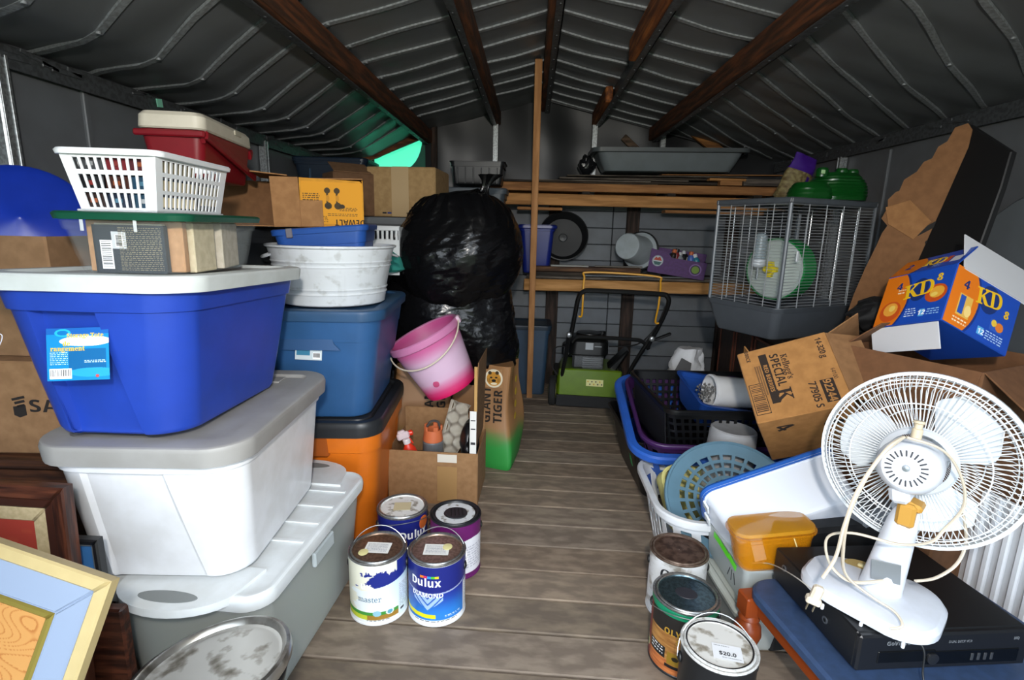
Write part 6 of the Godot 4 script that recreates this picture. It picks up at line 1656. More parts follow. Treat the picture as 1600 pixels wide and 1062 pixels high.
	for k in 4:
		var z := -0.44 + 0.29 * k
		var pnl := part("door_panel", bx(Vector3(0.012, 0.54, 0.25), 0.004), cab, o, at(-0.184, 0.34, z))
		for q in [[0.0, 0.12, 0.56, 0.012], [0.0, -0.12, 0.56, 0.012]]: part("beading", bx(Vector3(0.01, q[2], q[3]), 0.003), edge, pnl, at(-0.006, 0, q[1]))
		for q in [0.27, -0.27]: part("beading", bx(Vector3(0.01, 0.012, 0.25), 0.003), edge, pnl, at(-0.006, q, 0))
	# brown carton the snack box stands on
	o = thing("cardboard_box", "brown open carton half hidden behind the fan, under the blue snack box", "cardboard box", Vector3(1.17, 0.42, -1.50), Vector3(0, 28, 0))
	var brown := mat("704b2e", 0.9, 0.0, "card", 2.5)
	part("carton", carton(Vector3(0.38, 0.37, 0.34)), brown, o)
	carton_flap(o, Vector3(0.38, 0.37, 0.34), 3, 128.0, 0.16, brown)
	carton_flap(o, Vector3(0.38, 0.37, 0.34), 2, 150.0, 0.12, brown)
	carton_flap(o, Vector3(0.38, 0.37, 0.34), 1, -50.0, 0.12, brown)
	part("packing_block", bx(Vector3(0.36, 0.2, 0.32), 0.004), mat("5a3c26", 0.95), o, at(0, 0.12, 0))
	one("cardboard_box", bx(Vector3(0.4, 0.418, 0.34), 0.005), brown, "plain brown carton on the floor supporting the open one behind the fan", "cardboard box", Vector3(1.18, 0.21, -1.52), Vector3(0, 24, 0))
	# blue and orange snack box
	o = thing("snack_box", "blue and orange snack carton with white open flaps, right of the torn cardboard", "carton", Vector3(1.1393, 0.8936, -1.4922))
	o.basis = axes(Vector3(0.896, -0.434, -0.092), Vector3(0.376, 0.853, -0.361))
	s = Vector3(0.217, 0.163, 0.20)
	var whitec := mat("c9c9cc", 0.75)
	part("carton", bx(s, 0.002), mat("1b48a8", 0.45), o)
	var face := func(w: int, h: int, kind: int) -> Image:
		var im := page(w, h, "1a49ae")
		for y in h:
			for x in w:
				var u := float(x) / w; var v := float(y) / h
				if pow((u + 0.10) / 0.52, 2) + pow((v - 0.5) / 0.78, 2) < 1.0: im.set_pixel(x, y, Color("dd7414"))
				elif pow((u + 0.10) / 0.55, 2) + pow((v - 0.5) / 0.82, 2) < 1.0: im.set_pixel(x, y, Color("12317e"))
		if kind == 0:
			dab(im, 0.2, 0.72, 0.16, 0.2, "c8501c"); dab(im, 0.2, 0.68, 0.11, 0.13, "e8a03a"); dab(im, 0.22, 0.66, 0.05, 0.06, "f0c860")
			dab(im, 0.56, 0.36, 0.13, 0.22, "17306e"); dab(im, 0.82, 0.48, 0.15, 0.17, "c8501c"); dab(im, 0.83, 0.46, 0.10, 0.11, "e8a83a"); dab(im, 0.80, 0.5, 0.05, 0.04, "f0cc60")
			block(im, 0.66, 0.76, 0.74, 0.9, "58a8dc"); small_print(im, 0.77, 0.77, 0.95, 0.9, 3, "9cc4e8", 61); small_print(im, 0.45, 0.72, 0.62, 0.9, 4, "d8e4f4", 62); small_print(im, 0.24, 0.3, 0.36, 0.42, 2, "f4e0c0", 63)
		elif kind == 1:
			block(im, 0.14, 0.42, 0.34, 0.8, "e0b050"); block(im, 0.16, 0.44, 0.24, 0.76, "2a50a8"); dab(im, 0.3, 0.66, 0.05, 0.1, "f0d080")
			dab(im, 0.56, 0.28, 0.15, 0.24, "17306e"); block(im, 0.66, 0.55, 0.86, 0.74, "2f5ab8"); dab(im, 0.8, 0.63, 0.06, 0.08, "e07a30"); dab(im, 0.71, 0.6, 0.04, 0.06, "e8c040")
			block(im, 0.5, 0.78, 0.6, 0.92, "58a8dc"); small_print(im, 0.63, 0.78, 0.9, 0.94, 4, "b8d0ea", 64); small_print(im, 0.12, 0.84, 0.34, 0.95, 2, "f4e0c0", 65)
		else:
			dab(im, 0.56, 0.5, 0.08, 0.34, "17306e"); block(im, 0.72, 0.3, 0.8, 0.7, "c8502a"); block(im, 0.82, 0.4, 0.96, 0.75, "d8dade"); small_print(im, 0.6, 0.75, 0.72, 0.9, 2, "b8d0ea", 66)
		return im
	var yel := mat("e8b81a", 0.5)
	var navy := mat("152c6a", 0.6)
	var side := part("printed_side", patch(0.196, 0.159), printed(face.call(200, 160, 0), 0.4), o, at(-s.x / 2 - 0.0006, 0, 0, Vector3(0, -90, 0)))
	write(side, "KD", 0.042, yel, at(0.012, 0.022, 0.0006, Vector3(0, 0, 8)), true, "Droid Serif")
	write(side, "4", 0.022, navy, at(-0.05, 0.042, 0.0006)); write(side, "8", 0.022, yel, at(0.063, 0.05, 0.0006)); write(side, "12", 0.014, mat("eef2f8", 0.5), at(0.039, -0.052, 0.0008))
	var front := part("printed_side", patch(0.213, 0.159), printed(face.call(210, 160, 1), 0.4), o, at(0, 0, s.z / 2 + 0.0006))
	write(front, "KD", 0.042, yel, at(0.012, 0.036, 0.0006, Vector3(0, 0, 8)), true, "Droid Serif")
	write(front, "4", 0.024, navy, at(-0.066, 0.04, 0.0006)); write(front, "8", 0.022, yel, at(0.075, 0.02, 0.0006)); write(front, "12", 0.014, mat("eef2f8", 0.5), at(0.012, -0.056, 0.0008))
	var top := part("top_flap", bx(Vector3(0.085, 0.003, 0.198), 0.0008), mat("1b48a8", 0.45), o, at(-s.x / 2 + 0.022, s.y / 2 + 0.036, 0, Vector3(0, 0, 60)))
	var tp := part("printed_side", patch(0.194, 0.083), printed(face.call(160, 70, 2), 0.4), top, at(0, 0.002, 0, Vector3(-90, -90, 0)))
	write(tp, "KD", 0.03, yel, at(0.014, 0.0, 0.0006), true, "Droid Serif"); write(tp, "2", 0.026, navy, at(-0.06, 0.0, 0.0006))
	part("white_flap", bx(Vector3(0.213, 0.115, 0.003), 0.0008), whitec, o, at(0.018, s.y / 2 + 0.05, s.z / 2 - 0.014, Vector3(-14, 0, 0)))
	part("white_flap", bx(Vector3(0.003, 0.07, 0.196), 0.0008), whitec, o, at(-s.x / 2 + 0.016, -s.y / 2 - 0.034, -0.005, Vector3(0, 0, 26)))
	# torn cardboard leaning on the wall, black panel behind
	o = thing("torn_cardboard", "tall brown sheet of torn cardboard leaning left of the black board", "cardboard", Vector3(1.257, 0.906, -1.72))
	o.basis = axes(Vector3(0.12, -0.01, 0.18), Vector3(0.06, 0.54, -0.03))
	part("sheet", prism([Vector2(-0.225, -0.12), Vector2(-0.218, -0.015), Vector2(-0.205, 0.075), Vector2(-0.19, 0.15), Vector2(-0.182, 0.2), Vector2(-0.172, 0.225), Vector2(-0.196, 0.248), Vector2(-0.186, 0.285), Vector2(-0.192, 0.31), Vector2(-0.175, 0.335), Vector2(-0.165, 0.34), Vector2(-0.16, 0.375), Vector2(-0.13, 0.40), Vector2(-0.118, 0.43), Vector2(-0.098, 0.44), Vector2(-0.09, 0.475), Vector2(-0.07, 0.49), Vector2(-0.06, 0.53), Vector2(-0.03, 0.54), Vector2(-0.015, 0.52), Vector2(-0.001, 0.337), Vector2(0.0, 0.0), Vector2(-0.005, -0.12)], 0.008, 0.001), mat("7a5535", 0.92, 0.0, "card", 2.5), o)
	part("torn_layer", prism([Vector2(-0.192, 0.29), Vector2(-0.125, 0.315), Vector2(-0.05, 0.25), Vector2(-0.085, 0.19), Vector2(-0.17, 0.235)], 0.003, 0.0008), mat("93683f", 0.92, 0.0, "card", 2.5), o, at(0, -0.005, 0.0055))
	part("tape_scrap", bx(Vector3(0.016, 0.09, 0.001), 0.0003), mat("1a1714", 0.5), o, at(-0.045, 0.232, 0.0048, Vector3(0, 0, -52)))
	for q in [[-0.008, 0.33], [-0.045, 0.18]]: part("dark_spot", lathe([[0.007, -0.0003], [0.005, 0.0006]], 9), mat("17130f", 0.7), o, at(q[0], q[1], 0.0045, Vector3(90, 0, 0)))
	o = thing("display_board", "tall matte black board leaning against the right wall behind the torn cardboard", "board", Vector3(1.317, 1.444, -1.772))
	o.basis = axes(Vector3(-0.0069, -0.104, 0.18), Vector3(0.075, 0.3985, -0.04))
	part("board", prism([Vector2(0.0, 0.0), Vector2(0.208, 0.0), Vector2(0.268, -0.08), Vector2(0.375, -0.25), Vector2(0.37, -0.32), Vector2(0.35, -0.62), Vector2(0.15, -0.62), Vector2(0.06, -0.45)], 0.02, 0.003), mat("0b0b0d", 0.6), o, at(0, 0, -0.012))
	o = thing("black_cloth", "crumpled black cloth between the torn cardboard and the snack box", "cloth", Vector3(1.11, 0.80, -1.72), Vector3(0, 30, -14))
	var nz := FastNoiseLite.new(); nz.seed = 40; nz.frequency = 13.0
	part("cloth", crumple(18, 36, func(a: float, t: float) -> Vector3:
		var rx := 0.1 * pow(sin(PI * (0.1 + 0.82 * t)), 0.6)
		var p := Vector3(rx * cos(a), 0.11 * t, -rx * 0.7 * sin(a))
		return p + Vector3(1, 0.8, 1) * 0.035 * nz.get_noise_3dv(p)), mat("0d0d0f", 0.75), o, Transform3D(), "", 50.0)
	# grey moulded sheet by the right edge
	o = thing("plastic_sheet", "smooth grey moulded sheet with rounded top corner, at the right wall behind the fan", "plastic sheet", Vector3(1.50, 0.0, -1.30), Vector3(0, -90, 0))
	var pts := [Vector2(-0.70, 0.0), Vector2(0.9, 0.0), Vector2(0.9, 1.26)]
	for k in 10:
		var a := PI / 2 + PI / 2 * k / 9.0
		pts.append(Vector2(-0.22 + 0.48 * cos(a) , 0.83 + 0.45 * sin(a)))
	part("sheet", prism(pts, 0.02, 0.006), mat("5d6266", 0.5, 0.0, "dust", 1.5), o)
	o = thing("wall_hook", "small black hook on the right wall at the picture's edge", "hook", Vector3(1.575, 1.28, -1.70))
	part("hook", tube(G.new(), smooth([Vector3(0.01, 0.05, 0), Vector3(-0.02, 0.03, 0.0), Vector3(-0.03, -0.03, 0.01), Vector3(-0.015, -0.05, 0.03), Vector3(-0.02, -0.03, 0.05)]), 0.008, 7), mat("0e0f11", 0.4), o)
	# white ribbed panel by the table
	o = thing("ribbed_panel", "white ribbed plastic panel standing behind the black player at right", "panel", Vector3(1.245, 0.0, -1.14), Vector3(0, -78, 0))
	o.rotation_degrees = Vector3(0, -78, 0)
	var g := G.new()
	part("sheet", bx(Vector3(0.7, 0.46, 0.008), 0.002), mat("c3c5c8", 0.5), o, at(0.08, 0.23, 0))
	for k in 20: part("rib", bx(Vector3(0.017, 0.46, 0.012), 0.004), mat("d9dbde", 0.45), o, at(-0.25 + 0.0345 * k, 0.23, 0.008))

func build_cage() -> void:
	var o := thing("pet_cage", "wire small-animal cage with grey frame and deep tray on the cabinet", "cage", Vector3(1.052, 0.703, -2.240), Vector3(0, 27, 0))
	var grey := mat("4a4f55", 0.45, 0.0, "dust", 3.0)
	var hx := 0.24; var hz := 0.168
	part("tray", tub({"hx": hx + 0.012, "hz": hz + 0.012, "bx": hx - 0.02, "bz": hz - 0.02, "h": 0.13, "r": 0.03, "collar": 0.02, "step": 0.004, "lip": 0.004}), grey, o)
	for s in [[1, 1], [1, -1], [-1, 1], [-1, -1]]:
		part("corner_post", bx(Vector3(0.014, 0.40, 0.014), 0.004), mat("5a6066", 0.4, 0.1), o, at(s[0] * hx, 0.325, s[1] * hz))
	for s in [1, -1]:
		part("top_rail", bx(Vector3(2 * hx + 0.02, 0.022, 0.016), 0.005), grey, o, at(0, 0.518, s * hz))
		part("top_rail", bx(Vector3(0.016, 0.022, 2 * hz + 0.02), 0.005), grey, o, at(s * hx, 0.518, 0))
	var wire := mat("c3c7ca", 0.3, 0.6)
	# wires are a pixel or two across: joined per face
	for q in [[0.0, hx, hz], [90.0, hz, hx], [180.0, hx, hz], [-90.0, hz, hx]]:
		var g := G.new()
		var n := 34
		for k in n:
			var y := 0.135 + 0.37 * k / (n - 1.0)
			tube(g, [Vector3(-q[1], y, q[2]), Vector3(q[1], y, q[2])], 0.0009, 4)
		var m := 5
		for k in m + 1:
			var x: float = -q[1] + 2 * q[1] * k / m
			if k > 0 and k < m: tube(g, [Vector3(x, 0.125, q[2] + 0.002), Vector3(x, 0.515, q[2] + 0.002)], 0.0019, 5)
		var p := part("wire_grid", g, wire, o, Transform3D(Basis(Vector3.UP, deg_to_rad(q[0])), Vector3.ZERO))
		p.set_meta("kind", "stuff")
	var g2 := G.new()
	for k in 24: tube(g2, [Vector3(-hx + 0.02 * k + 0.01, 0.522, -hz), Vector3(-hx + 0.02 * k + 0.01, 0.522, hz)], 0.0012, 4)
	part("roof_wires", g2, wire, o).set_meta("kind", "stuff")
	part("door_clip", bx(Vector3(0.012, 0.04, 0.006), 0.002), mat("b9bdc0", 0.4), o, at(-0.18, 0.32, hz + 0.006))
	var base := Transform3D(Basis(Vector3.UP, deg_to_rad(27)), Vector3(1.052, 0.703, -2.240))
	var w := thing("exercise_wheel", "green and white hamster wheel with yellow hub inside the cage", "exercise wheel", base * Vector3(-0.085, 0.262, 0.03), Vector3(0, 27 - 82, 0))
	# its axle points along +z
	var turn := Basis(Vector3.RIGHT, PI / 2)
	part("drum", lathe([[0.118, -0.05], [0.122, -0.045], [0.122, 0.035], [0.118, 0.04], [0.114, 0.035], [0.114, -0.044]], 44, false, false), mat("167a3a", 0.35), w, Transform3D(turn, Vector3(0, 0, 0)))
	part("front_disc", lathe([[0.117, 0.036], [0.108, 0.046], [0.06, 0.054], [0.0005, 0.056]], 44, true, false), mat("a9b3ae", 0.35), w, Transform3D(turn, Vector3.ZERO))
	part("back_disc", lathe([[0.117, -0.048], [0.117, -0.044], [0.0005, -0.044]], 44, true, false), mat("167a3a", 0.35), w, Transform3D(turn, Vector3.ZERO))
	var hub := prism([Vector2(0.028, 0.008), Vector2(0.012, 0.014), Vector2(0.008, 0.03), Vector2(-0.008, 0.03), Vector2(-0.012, 0.014), Vector2(-0.028, 0.008), Vector2(-0.028, -0.008), Vector2(-0.012, -0.014), Vector2(-0.008, -0.03), Vector2(0.008, -0.03), Vector2(0.012, -0.014), Vector2(0.028, -0.008)], 0.016, 0.003)
	var yel := mat("c9b81a", 0.4)
	part("hub_cross", hub, yel, w, at(0, 0, 0.062))
	part("hub_knob", lathe([[0.014, 0.0], [0.015, 0.01], [0.011, 0.03], [0.008, 0.032]], 18), yel, w, at(0, 0, 0.068, Vector3(90, 0, 0)))
	w = thing("water_bottle", "small clear water bottle with white cap clipped inside the cage", "bottle", base * Vector3(-0.195, 0.30, 0.02), Vector3(0, 27, 0))
	part("bottle", lathe([[0.02, 0.0], [0.024, 0.005], [0.024, 0.085], [0.016, 0.1]], 22), clear("9aa8b0", 0.5, 0.3), w)
	part("cap", lathe([[0.02, -0.03], [0.026, -0.024], [0.026, 0.002]], 22), mat("b9bfc4", 0.4), w)
	part("spout", lathe([[0.004, -0.075], [0.005, -0.03]], 10), mat("a9adb0", 0.3, 0.8), w)
	w = thing("climbing_platform", "grey wire ladder and platform hanging at the back of the cage", "platform", base * Vector3(0.10, 0.33, -0.10), Vector3(0, 27, 0))
	part("shelf", bx(Vector3(0.16, 0.008, 0.13), 0.002), mat("62686e", 0.5), w)
	for s in [-0.05, 0.0, 0.05]: part("hanger", bx(Vector3(0.012, 0.15, 0.004), 0.001), mat("7a8086", 0.4), w, at(s, 0.079, 0.05))
	one("bedding", G.new().loft([rr(0.2, 0.13, 0.03, 0.0), rr(0.205, 0.135, 0.03, 0.03)]), mat("6a5a44", 0.95, 0.0, "dirt", 8.0), "thin layer of brownish bedding in the cage tray", "bedding", base * Vector3(0, 0.006, 0), Vector3(0, 27, 0)).set_meta("kind", "stuff")
	# on the cage: green tubes and a seed bag
	o = thing("green_tub", "glossy dark green ribbed plastic housing with three knobs, on top of the cage", "plastic housing", Vector3(1.135, 1.234, -2.185), Vector3(0, 12, 0))
	var green := StandardMaterial3D.new()
	green.albedo_color = Color("0a4214"); green.roughness = 0.3
	var rg := []
	for k in 14:
		var y := 0.012 + 0.075 * k / 13.0
		var o2 := 0.003 * (k % 2) - 0.02 * pow(k / 13.0, 3.0)
		rg.append(rr(0.105 + o2, 0.085 + o2, 0.07, y, 6))
	rg.push_front(rr(0.105, 0.085, 0.07, 0.0, 6)); rg.append(rr(0.07, 0.05, 0.045, 0.102, 6))
	part("dome", G.new().loft(rg), green, o, at(0.04, 0, 0))
	rg = []
	for k in 9:
		var y := 0.06 * k / 8.0
		var o2 := 0.002 * (k % 2) - 0.018 * pow(k / 8.0, 3.0)
		rg.append(rr(0.075 + o2, 0.06 + o2, 0.05, y, 6))
	part("side_dome", G.new().loft(rg), green, o, at(-0.095, 0, 0.03))
	for q in [[-0.045, 0.02], [0.03, 0.03], [0.095, 0.01]]: part("knob", lathe([[0.022, 0.085], [0.022, 0.11], [0.017, 0.118], [0.0005, 0.119]], 20), green, o, at(q[0], 0, q[1]))
	part("price_tag", bx(Vector3(0.016, 0.014, 0.002), 0.0005), mat("9ac08a", 0.6), o, at(-0.066, 0.1, 0.052))
	o = thing("seed_bag", "slumped bag of pet food with purple top, left of the green housing on the cage", "bag", Vector3(1.045, 1.233, -2.30), Vector3(0, 10, -18))
	var pb := mat("7d7450", 0.5, 0.0, "rust", 6.0)
	var nz := FastNoiseLite.new(); nz.seed = 50; nz.frequency = 12.0
	var sh := func(a: float, t: float) -> Vector3:
		var rx := 0.066 * (1.0 - 0.25 * t) * (1.0 if t > 0.03 else 0.85)
		var p := Vector3(rx * cos(a), 0.175 * t, -rx * lerpf(0.75, 0.25, t) * sin(a))
		return p + Vector3(1, 0, 1) * 0.008 * nz.get_noise_3dv(p)
	part("bag", crumple(16, 32, func(a: float, t: float) -> Vector3: return sh.call(a, t * 0.72)), pb, o)
	part("purple_top", crumple(8, 32, func(a: float, t: float) -> Vector3: return sh.call(a, 0.71 + t * 0.38) * Vector3(1.03, 1, 1.03)), mat("33106a", 0.4), o)
	part("purple_band", bx(Vector3(0.014, 0.1, 0.003), 0.001), mat("33106a", 0.4), o, at(0.022, 0.06, 0.034, Vector3(-6, 16, -8)))
	part("nutrition_panel", bx(Vector3(0.018, 0.07, 0.002), 0.0005), mat("b9b6b0", 0.6), o, at(0.04, 0.05, 0.026, Vector3(-4, 40, 0)))

func build_fan_table() -> void:
	# low table with a blue top
	var o := thing("low_table", "low wooden table with worn blue top and orange turned legs, at right", "table", Vector3(0.875, 0, -1.035), Vector3(0, 10, 0))
	var red := mat("8a3d18", 0.35)
	var top := mat("34486a", 0.55, 0.0, "card", 3.0)
	part("tabletop", G.new().loft([rr(0.275, 0.215, 0.06, 0.222, 7), rr(0.285, 0.225, 0.065, 0.227, 7), rr(0.285, 0.225, 0.065, 0.243, 7), rr(0.278, 0.218, 0.06, 0.249, 7), rr(0.25, 0.19, 0.05, 0.25, 7)]), top, o)
	part("apron", G.new().loft([rr(0.262, 0.202, 0.03, 0.175), rr(0.265, 0.205, 0.03, 0.18), rr(0.265, 0.205, 0.03, 0.222)]), red, o)
	for s in [[-1, -1], [-1, 1], [1, -1], [1, 1]]:
		var leg := part("leg", lathe([[0.014, 0.0], [0.018, 0.004], [0.016, 0.03], [0.022, 0.05], [0.018, 0.065], [0.026, 0.085], [0.034, 0.112], [0.031, 0.135], [0.019, 0.15], [0.026, 0.156], [0.024, 0.163], [0.02, 0.168]], 24), red, o, at(s[0] * 0.268, 0, s[1] * 0.205))
		part("leg_block", bx(Vector3(0.048, 0.055, 0.048), 0.004), red, leg, at(0, 0.195, 0))
	# video recorder
	o = thing("video_recorder", "flat black video recorder lying on the blue table under the fan", "video recorder", Vector3(0.825, 0.2505, -1.09), Vector3(0, 6.5, 0))
	var blk := mat("101113", 0.42)
	part("case", bx(Vector3(0.36, 0.082, 0.285), 0.003), blk, o, at(0, 0.049, 0))
	for q in [[-0.15, 0.11], [0.15, 0.11], [-0.15, -0.11], [0.15, -0.11]]: part("foot", lathe([[0.012, 0.0], [0.014, 0.009]], 14), blk, o, at(q[0], 0, q[1]))
	var f := part("front_panel", bx(Vector3(0.362, 0.08, 0.014), 0.004), mat("17181b", 0.3), o, at(0, 0.049, 0.147))
	part("tape_slot", bx(Vector3(0.12, 0.026, 0.004), 0.0015), mat("08090a", 0.25), f, at(-0.08, -0.008, 0.007))
	part("display_window", bx(Vector3(0.2, 0.03, 0.003), 0.001), mat("060708", 0.12), f, at(0.06, -0.014, 0.007))
	for k in 4: part("button", bx(Vector3(0.006, 0.016, 0.003), 0.001), mat("34363a", 0.4), f, at(0.06 + 0.014 * k, -0.014, 0.0085))
	part("dial", lathe([[0.012, 0.0], [0.012, 0.004], [0.009, 0.005]], 20), mat("1f2023", 0.3), f, at(-0.025, -0.014, 0.008, Vector3(90, 0, 0)))
	var dim := mat("6d7074", 0.4)
	write(f, "GoVideo", 0.009, dim, at(-0.10, 0.022, 0.0072), true); write(f, "DUAL DECK VCR", 0.005, dim, at(0.03, 0.021, 0.0072), false); write(f, "HQ", 0.006, dim, at(0.15, 0.024, 0.0072))
	for q in [[0.045, 0.055], [0.06, -0.10]]: part("side_screw", lathe([[0.008, 0.0], [0.008, 0.002], [0.004, 0.002]], 16, false, false), mat("5d6064", 0.3, 0.5), o, at(-0.1805, q[0], q[1], Vector3(0, 0, 90)))
	var g := G.new()
	tube(g, smooth([Vector3(0.60, 0.2525, -1.27), Vector3(0.615, 0.30, -1.20), Vector3(0.60, 0.365, -1.06), Vector3(0.625, 0.362, -1.0)]), 0.0014, 6)
	one("thin_wire", g, mat("a9a49a", 0.5), "thin pale wire trailing over the left side of the black recorder", "wire")
	g = G.new()
	tube(g, smooth([Vector3(0.765, 0.345, -0.92), Vector3(0.776, 0.325, -0.905), Vector3(0.778, 0.28, -0.90), Vector3(0.778, 0.253, -0.885)]), 0.0018, 6)
	one("thin_wire", g, mat("1d1e20", 0.5), "thin black wire hanging down the front of the black recorder", "wire")
	# black box and stand behind
	one("black_case", bx(Vector3(0.42, 0.36, 0.12), 0.01), mat("0d0e10", 0.6), "black case standing behind the fan and the recorder", "case", Vector3(0.86, 0.181, -1.345), Vector3(0, 12, 0))
	var sg := G.new()
	tube(sg, smooth([Vector3(1.13, 0.0, -1.33), Vector3(1.125, 0.3, -1.33), Vector3(1.11, 0.42, -1.325), Vector3(1.07, 0.47, -1.32)]), 0.011, 8)
	one("stand_leg", sg, mat("0c0d0f", 0.4), "bent black metal stand leg behind the fan, before the ribbed panel", "stand")
	# ---- fan ----
	o = thing("desk_fan", "white oscillating desk fan seen from behind, cord looped over its motor", "fan", Vector3(0.752, 0.3425, -1.02), Vector3(0, -45, 0))
	var white := mat("d9dde6", 0.3, 0.0, "dust", 3.0)
	var cream := mat("cdbfa4", 0.45)
	var foot := func(o2: float, y: float) -> PackedVector3Array:
		var r := rr(0.127 + o2, 0.105 + o2, 0.075 + o2, y, 8)
		for i in r.size():   # narrower towards the back
			var k := 1.0 - 0.32 * clampf((-r[i].x + 0.02) / 0.16, 0.0, 1.0)
			r[i] = Vector3(r[i].x - 0.012, r[i].y, r[i].z * k)
		return r
	part("base", G.new().loft([foot.call(-0.004, 0.0), foot.call(0.0, 0.003), foot.call(0.0, 0.016), foot.call(-0.008, 0.026), foot.call(-0.025, 0.031), foot.call(-0.06, 0.035)]), white, o)
	part("control_panel", G.new().loft([_oval(0.05, 0.03, 0.031), _oval(0.046, 0.027, 0.0345)]), mat("b8a068", 0.4), o, at(-0.03, 0.0, -0.055))
	for k in 3: part("push_button", bx(Vector3(0.013, 0.006, 0.01), 0.002), mat("d8cc9c", 0.4), o, at(-0.045 + 0.016 * k, 0.037, -0.055))
	for k in 3: part("rubber_foot", bx(Vector3(0.006, 0.012, 0.008), 0.002), mat("e4e6ea", 0.4), o, at(-0.07 + 0.07 * k, -0.001, 0.103))
	var neck := []
	for q in [[0.04, 0.03, 0.028], [0.038, 0.03, 0.045], [0.034, 0.028, 0.10], [0.027, 0.024, 0.19], [0.022, 0.021, 0.215], [0.018, 0.018, 0.222]]:
		var r := _oval(q[0], q[1], q[2])
		for i in r.size(): r[i] += Vector3(0.022, 0, -0.012) * (q[2] / 0.22)
		neck.append(r)
	part("neck", G.new().loft(neck), white, o)
	part("rating_plate", bx(Vector3(0.05, 0.045, 0.002), 0.0006), mat("8d9296", 0.35, 0.5), o, Transform3D(Basis.from_euler(Vector3(0.06, 0.25, 0.1)), Vector3(0.012, 0.088, 0.0245)))
	part("tilt_bracket", G.new().add(bx(Vector3(0.032, 0.05, 0.05), 0.006), at(0.024, 0.215, -0.008)).add(bx(Vector3(0.045, 0.016, 0.04), 0.005), at(0.026, 0.235, -0.012, Vector3(0, 0, -12))), mat("b98a3a", 0.45), o)
	# head: +z points back towards us; tilted a little down at the front
	var head := Transform3D(Basis(Vector3.RIGHT, deg_to_rad(-8.0)), Vector3(0.016, 0.306, -0.08))
	var turn := head * Transform3D(Basis(Vector3.RIGHT, PI / 2), Vector3.ZERO)   # lathe axis along +z
	var mot := part("motor_housing", lathe([[0.03, 0.02], [0.046, 0.022], [0.05, 0.03], [0.052, 0.07], [0.054, 0.078], [0.054, 0.105], [0.048, 0.12], [0.04, 0.126], [0.0005, 0.127]], 48, true, false), white, o, turn * at(0, 0, 0))
	for k in 22:
		var a := TAU * k / 22.0
		part("vent_slot", bx(Vector3(0.012, 0.002, 0.0028), 0.0006), mat("3a3c42", 0.6), mot, Transform3D(Basis(Vector3.UP, a), Vector3(0.029 * cos(a), 0.1268, -0.029 * sin(a))))
	part("centre_screw", lathe([[0.007, 0.126], [0.006, 0.1295], [0.0005, 0.13]], 16, false, false), mat("9aa0a6", 0.3, 0.7), mot)
	part("gear_boss", bx(Vector3(0.035, 0.035, 0.05), 0.008), white, o, head * at(-0.005, -0.058, 0.085, Vector3(8, 0, 12)))
	part("oscillation_knob", lathe([[0.009, 0.0], [0.0095, 0.02], [0.007, 0.022], [0.0075, 0.03], [0.011, 0.033], [0.009, 0.037]], 16), cream, o, head * at(0.0, 0.054, 0.09))
	part("grille_collar", lathe([[0.056, 0.02], [0.066, 0.022], [0.07, 0.026], [0.066, 0.03], [0.056, 0.03]], 48, false, false), mat("b9bec4", 0.4), o, turn)
	var gm := mat("dfe3e6", 0.3)
	var R := 0.178
	part("grille_ring", lathe([[R - 0.004, -0.012], [R + 0.003, -0.012], [R + 0.005, -0.004], [R + 0.004, 0.004], [R - 0.003, 0.005], [R - 0.004, -0.012]], 72, false, false), gm, o, turn)
	var back := G.new(); var frontg := G.new()
	for k in 90:
		var a := TAU * k / 90.0
		var c := Vector3(cos(a), 0, -sin(a))
		tube(back, [c * 0.062 + Vector3(0, 0.026, 0), c * 0.12 + Vector3(0, 0.03, 0), c * 0.155 + Vector3(0, 0.026, 0), c * 0.172 + Vector3(0, 0.014, 0), c * R], 0.001, 4)
		var c2 := Vector3(cos(a + 0.25), 0, -sin(a + 0.25))
		tube(frontg, [c * R + Vector3(0, -0.005, 0), c * 0.172 + Vector3(0, -0.03, 0), c.slerp(c2, 0.4) * 0.14 + Vector3(0, -0.055, 0), c2 * 0.04 + Vector3(0, -0.066, 0)], 0.001, 4)
	for rr2 in [[0.118, 0.0305], [0.160, 0.024], [0.167, 0.019]]:
		var ring := []
		for k in 60: ring.append(Vector3(rr2[0] * cos(TAU * k / 60), rr2[1], -rr2[0] * sin(TAU * k / 60)))
		tube(back, ring, 0.0013, 5, true)
	for rr2 in [[0.10, -0.0635], [0.150, -0.05], [0.170, -0.033]]:
		var ring := []
		for k in 60: ring.append(Vector3(rr2[0] * cos(TAU * k / 60), rr2[1], -rr2[0] * sin(TAU * k / 60)))
		tube(frontg, ring, 0.0013, 5, true)
	part("rear_grille", back, gm, o, turn).set_meta("kind", "stuff")
	part("front_grille", frontg, gm, o, turn).set_meta("kind", "stuff")
	part("grille_badge", lathe([[0.042, -0.07], [0.044, -0.066], [0.042, -0.064]], 32), gm, o, turn)
	var bl := mat("d4d9de", 0.35)
	for k in 3:
		var bg := G.new()
		var a0 := TAU * k / 3.0 + 0.72
		var fb := func(u: float, v: float) -> Vector3:
			var rad := lerpf(0.028, 0.150, v)
			var wid := (0.34 + 0.30 * sin(PI * minf(v * 0.62 + 0.12, 1.0))) * (1.0 - 0.45 * smoothstep(0.75, 1.0, v) * absf(u * 2.0 - 1.0))
			var a := a0 + (u - 0.5) * 2.0 * wid + 0.25 * v
			return Vector3(rad * cos(a), -0.018 + (u - 0.5) * -0.03, -rad * sin(a))
		var us := []; var vs := []
		for i in 15: us.append(i / 14.0)
		for i in 13: vs.append(i / 12.0)
		perf(bg, fb, us, vs, func(_i: int, _j: int) -> bool: return true, 0.002)
		part("blade", bg, bl, o, turn, "", 50.0)
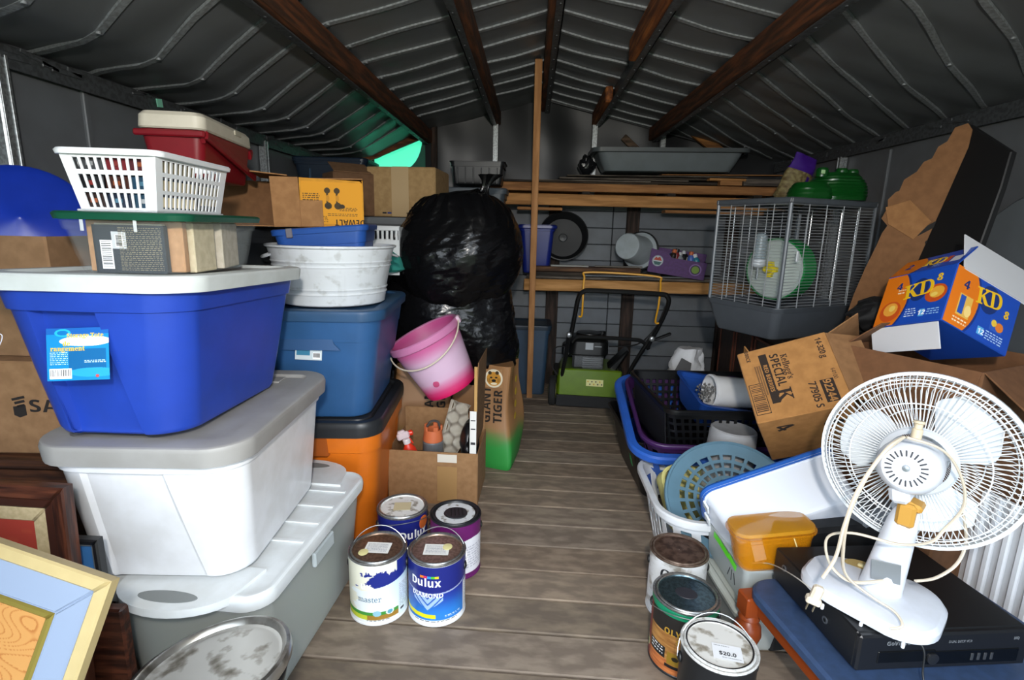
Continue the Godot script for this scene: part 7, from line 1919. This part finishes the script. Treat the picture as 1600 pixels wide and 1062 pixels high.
	part("blade_hub", lathe([[0.03, -0.045], [0.034, -0.04], [0.034, 0.005], [0.028, 0.01]], 28), bl, o, turn)
	# the cord: looped over the knob, down to the plug
	var inv := o.transform.affine_inverse()
	var cm := mat("d3c6b2", 0.5)
	for pts in [[Vector3(0.70, 0.738, -0.955), Vector3(0.655, 0.722, -0.93), Vector3(0.612, 0.65, -0.92), Vector3(0.597, 0.574, -0.92), Vector3(0.597, 0.501, -0.93), Vector3(0.579, 0.455, -0.93)],
		[Vector3(0.702, 0.735, -0.96), Vector3(0.645, 0.698, -0.935), Vector3(0.610, 0.60, -0.93), Vector3(0.622, 0.502, -0.95), Vector3(0.65, 0.435, -0.97), Vector3(0.695, 0.401, -0.955), Vector3(0.722, 0.392, -0.925), Vector3(0.722, 0.382, -0.90), Vector3(0.705, 0.37, -0.905)],
		[Vector3(0.705, 0.738, -0.955), Vector3(0.768, 0.718, -0.945), Vector3(0.82, 0.66, -0.955), Vector3(0.843, 0.596, -0.965), Vector3(0.824, 0.54, -0.975), Vector3(0.80, 0.517, -0.97), Vector3(0.727, 0.521, -0.95), Vector3(0.65, 0.526, -0.975), Vector3(0.619, 0.498, -1.0), Vector3(0.633, 0.44, -1.0), Vector3(0.667, 0.415, -0.98), Vector3(0.735, 0.416, -0.985)],
		[Vector3(0.862, 0.574, -0.985), Vector3(0.88, 0.513, -0.985), Vector3(0.872, 0.462, -0.985), Vector3(0.833, 0.432, -0.98), Vector3(0.79, 0.426, -0.975)]]:
		part("power_cord", tube(G.new(), smooth(pts, 8), 0.0036, 7, false, 0.7), cm, o, inv)
	var plug := part("plug", G.new().add(bx(Vector3(0.019, 0.038, 0.016), 0.004)).add(bx(Vector3(0.027, 0.014, 0.018), 0.003), at(0, -0.014, 0)), cm, o, inv * at(0.569, 0.422, -0.925, Vector3(0, -20, -12)))
	for s in [-1, 1]: part("prong", bx(Vector3(0.0016, 0.018, 0.006), 0.0005), mat("b9ad92", 0.3, 0.8), plug, at(s * 0.006, -0.029, 0))
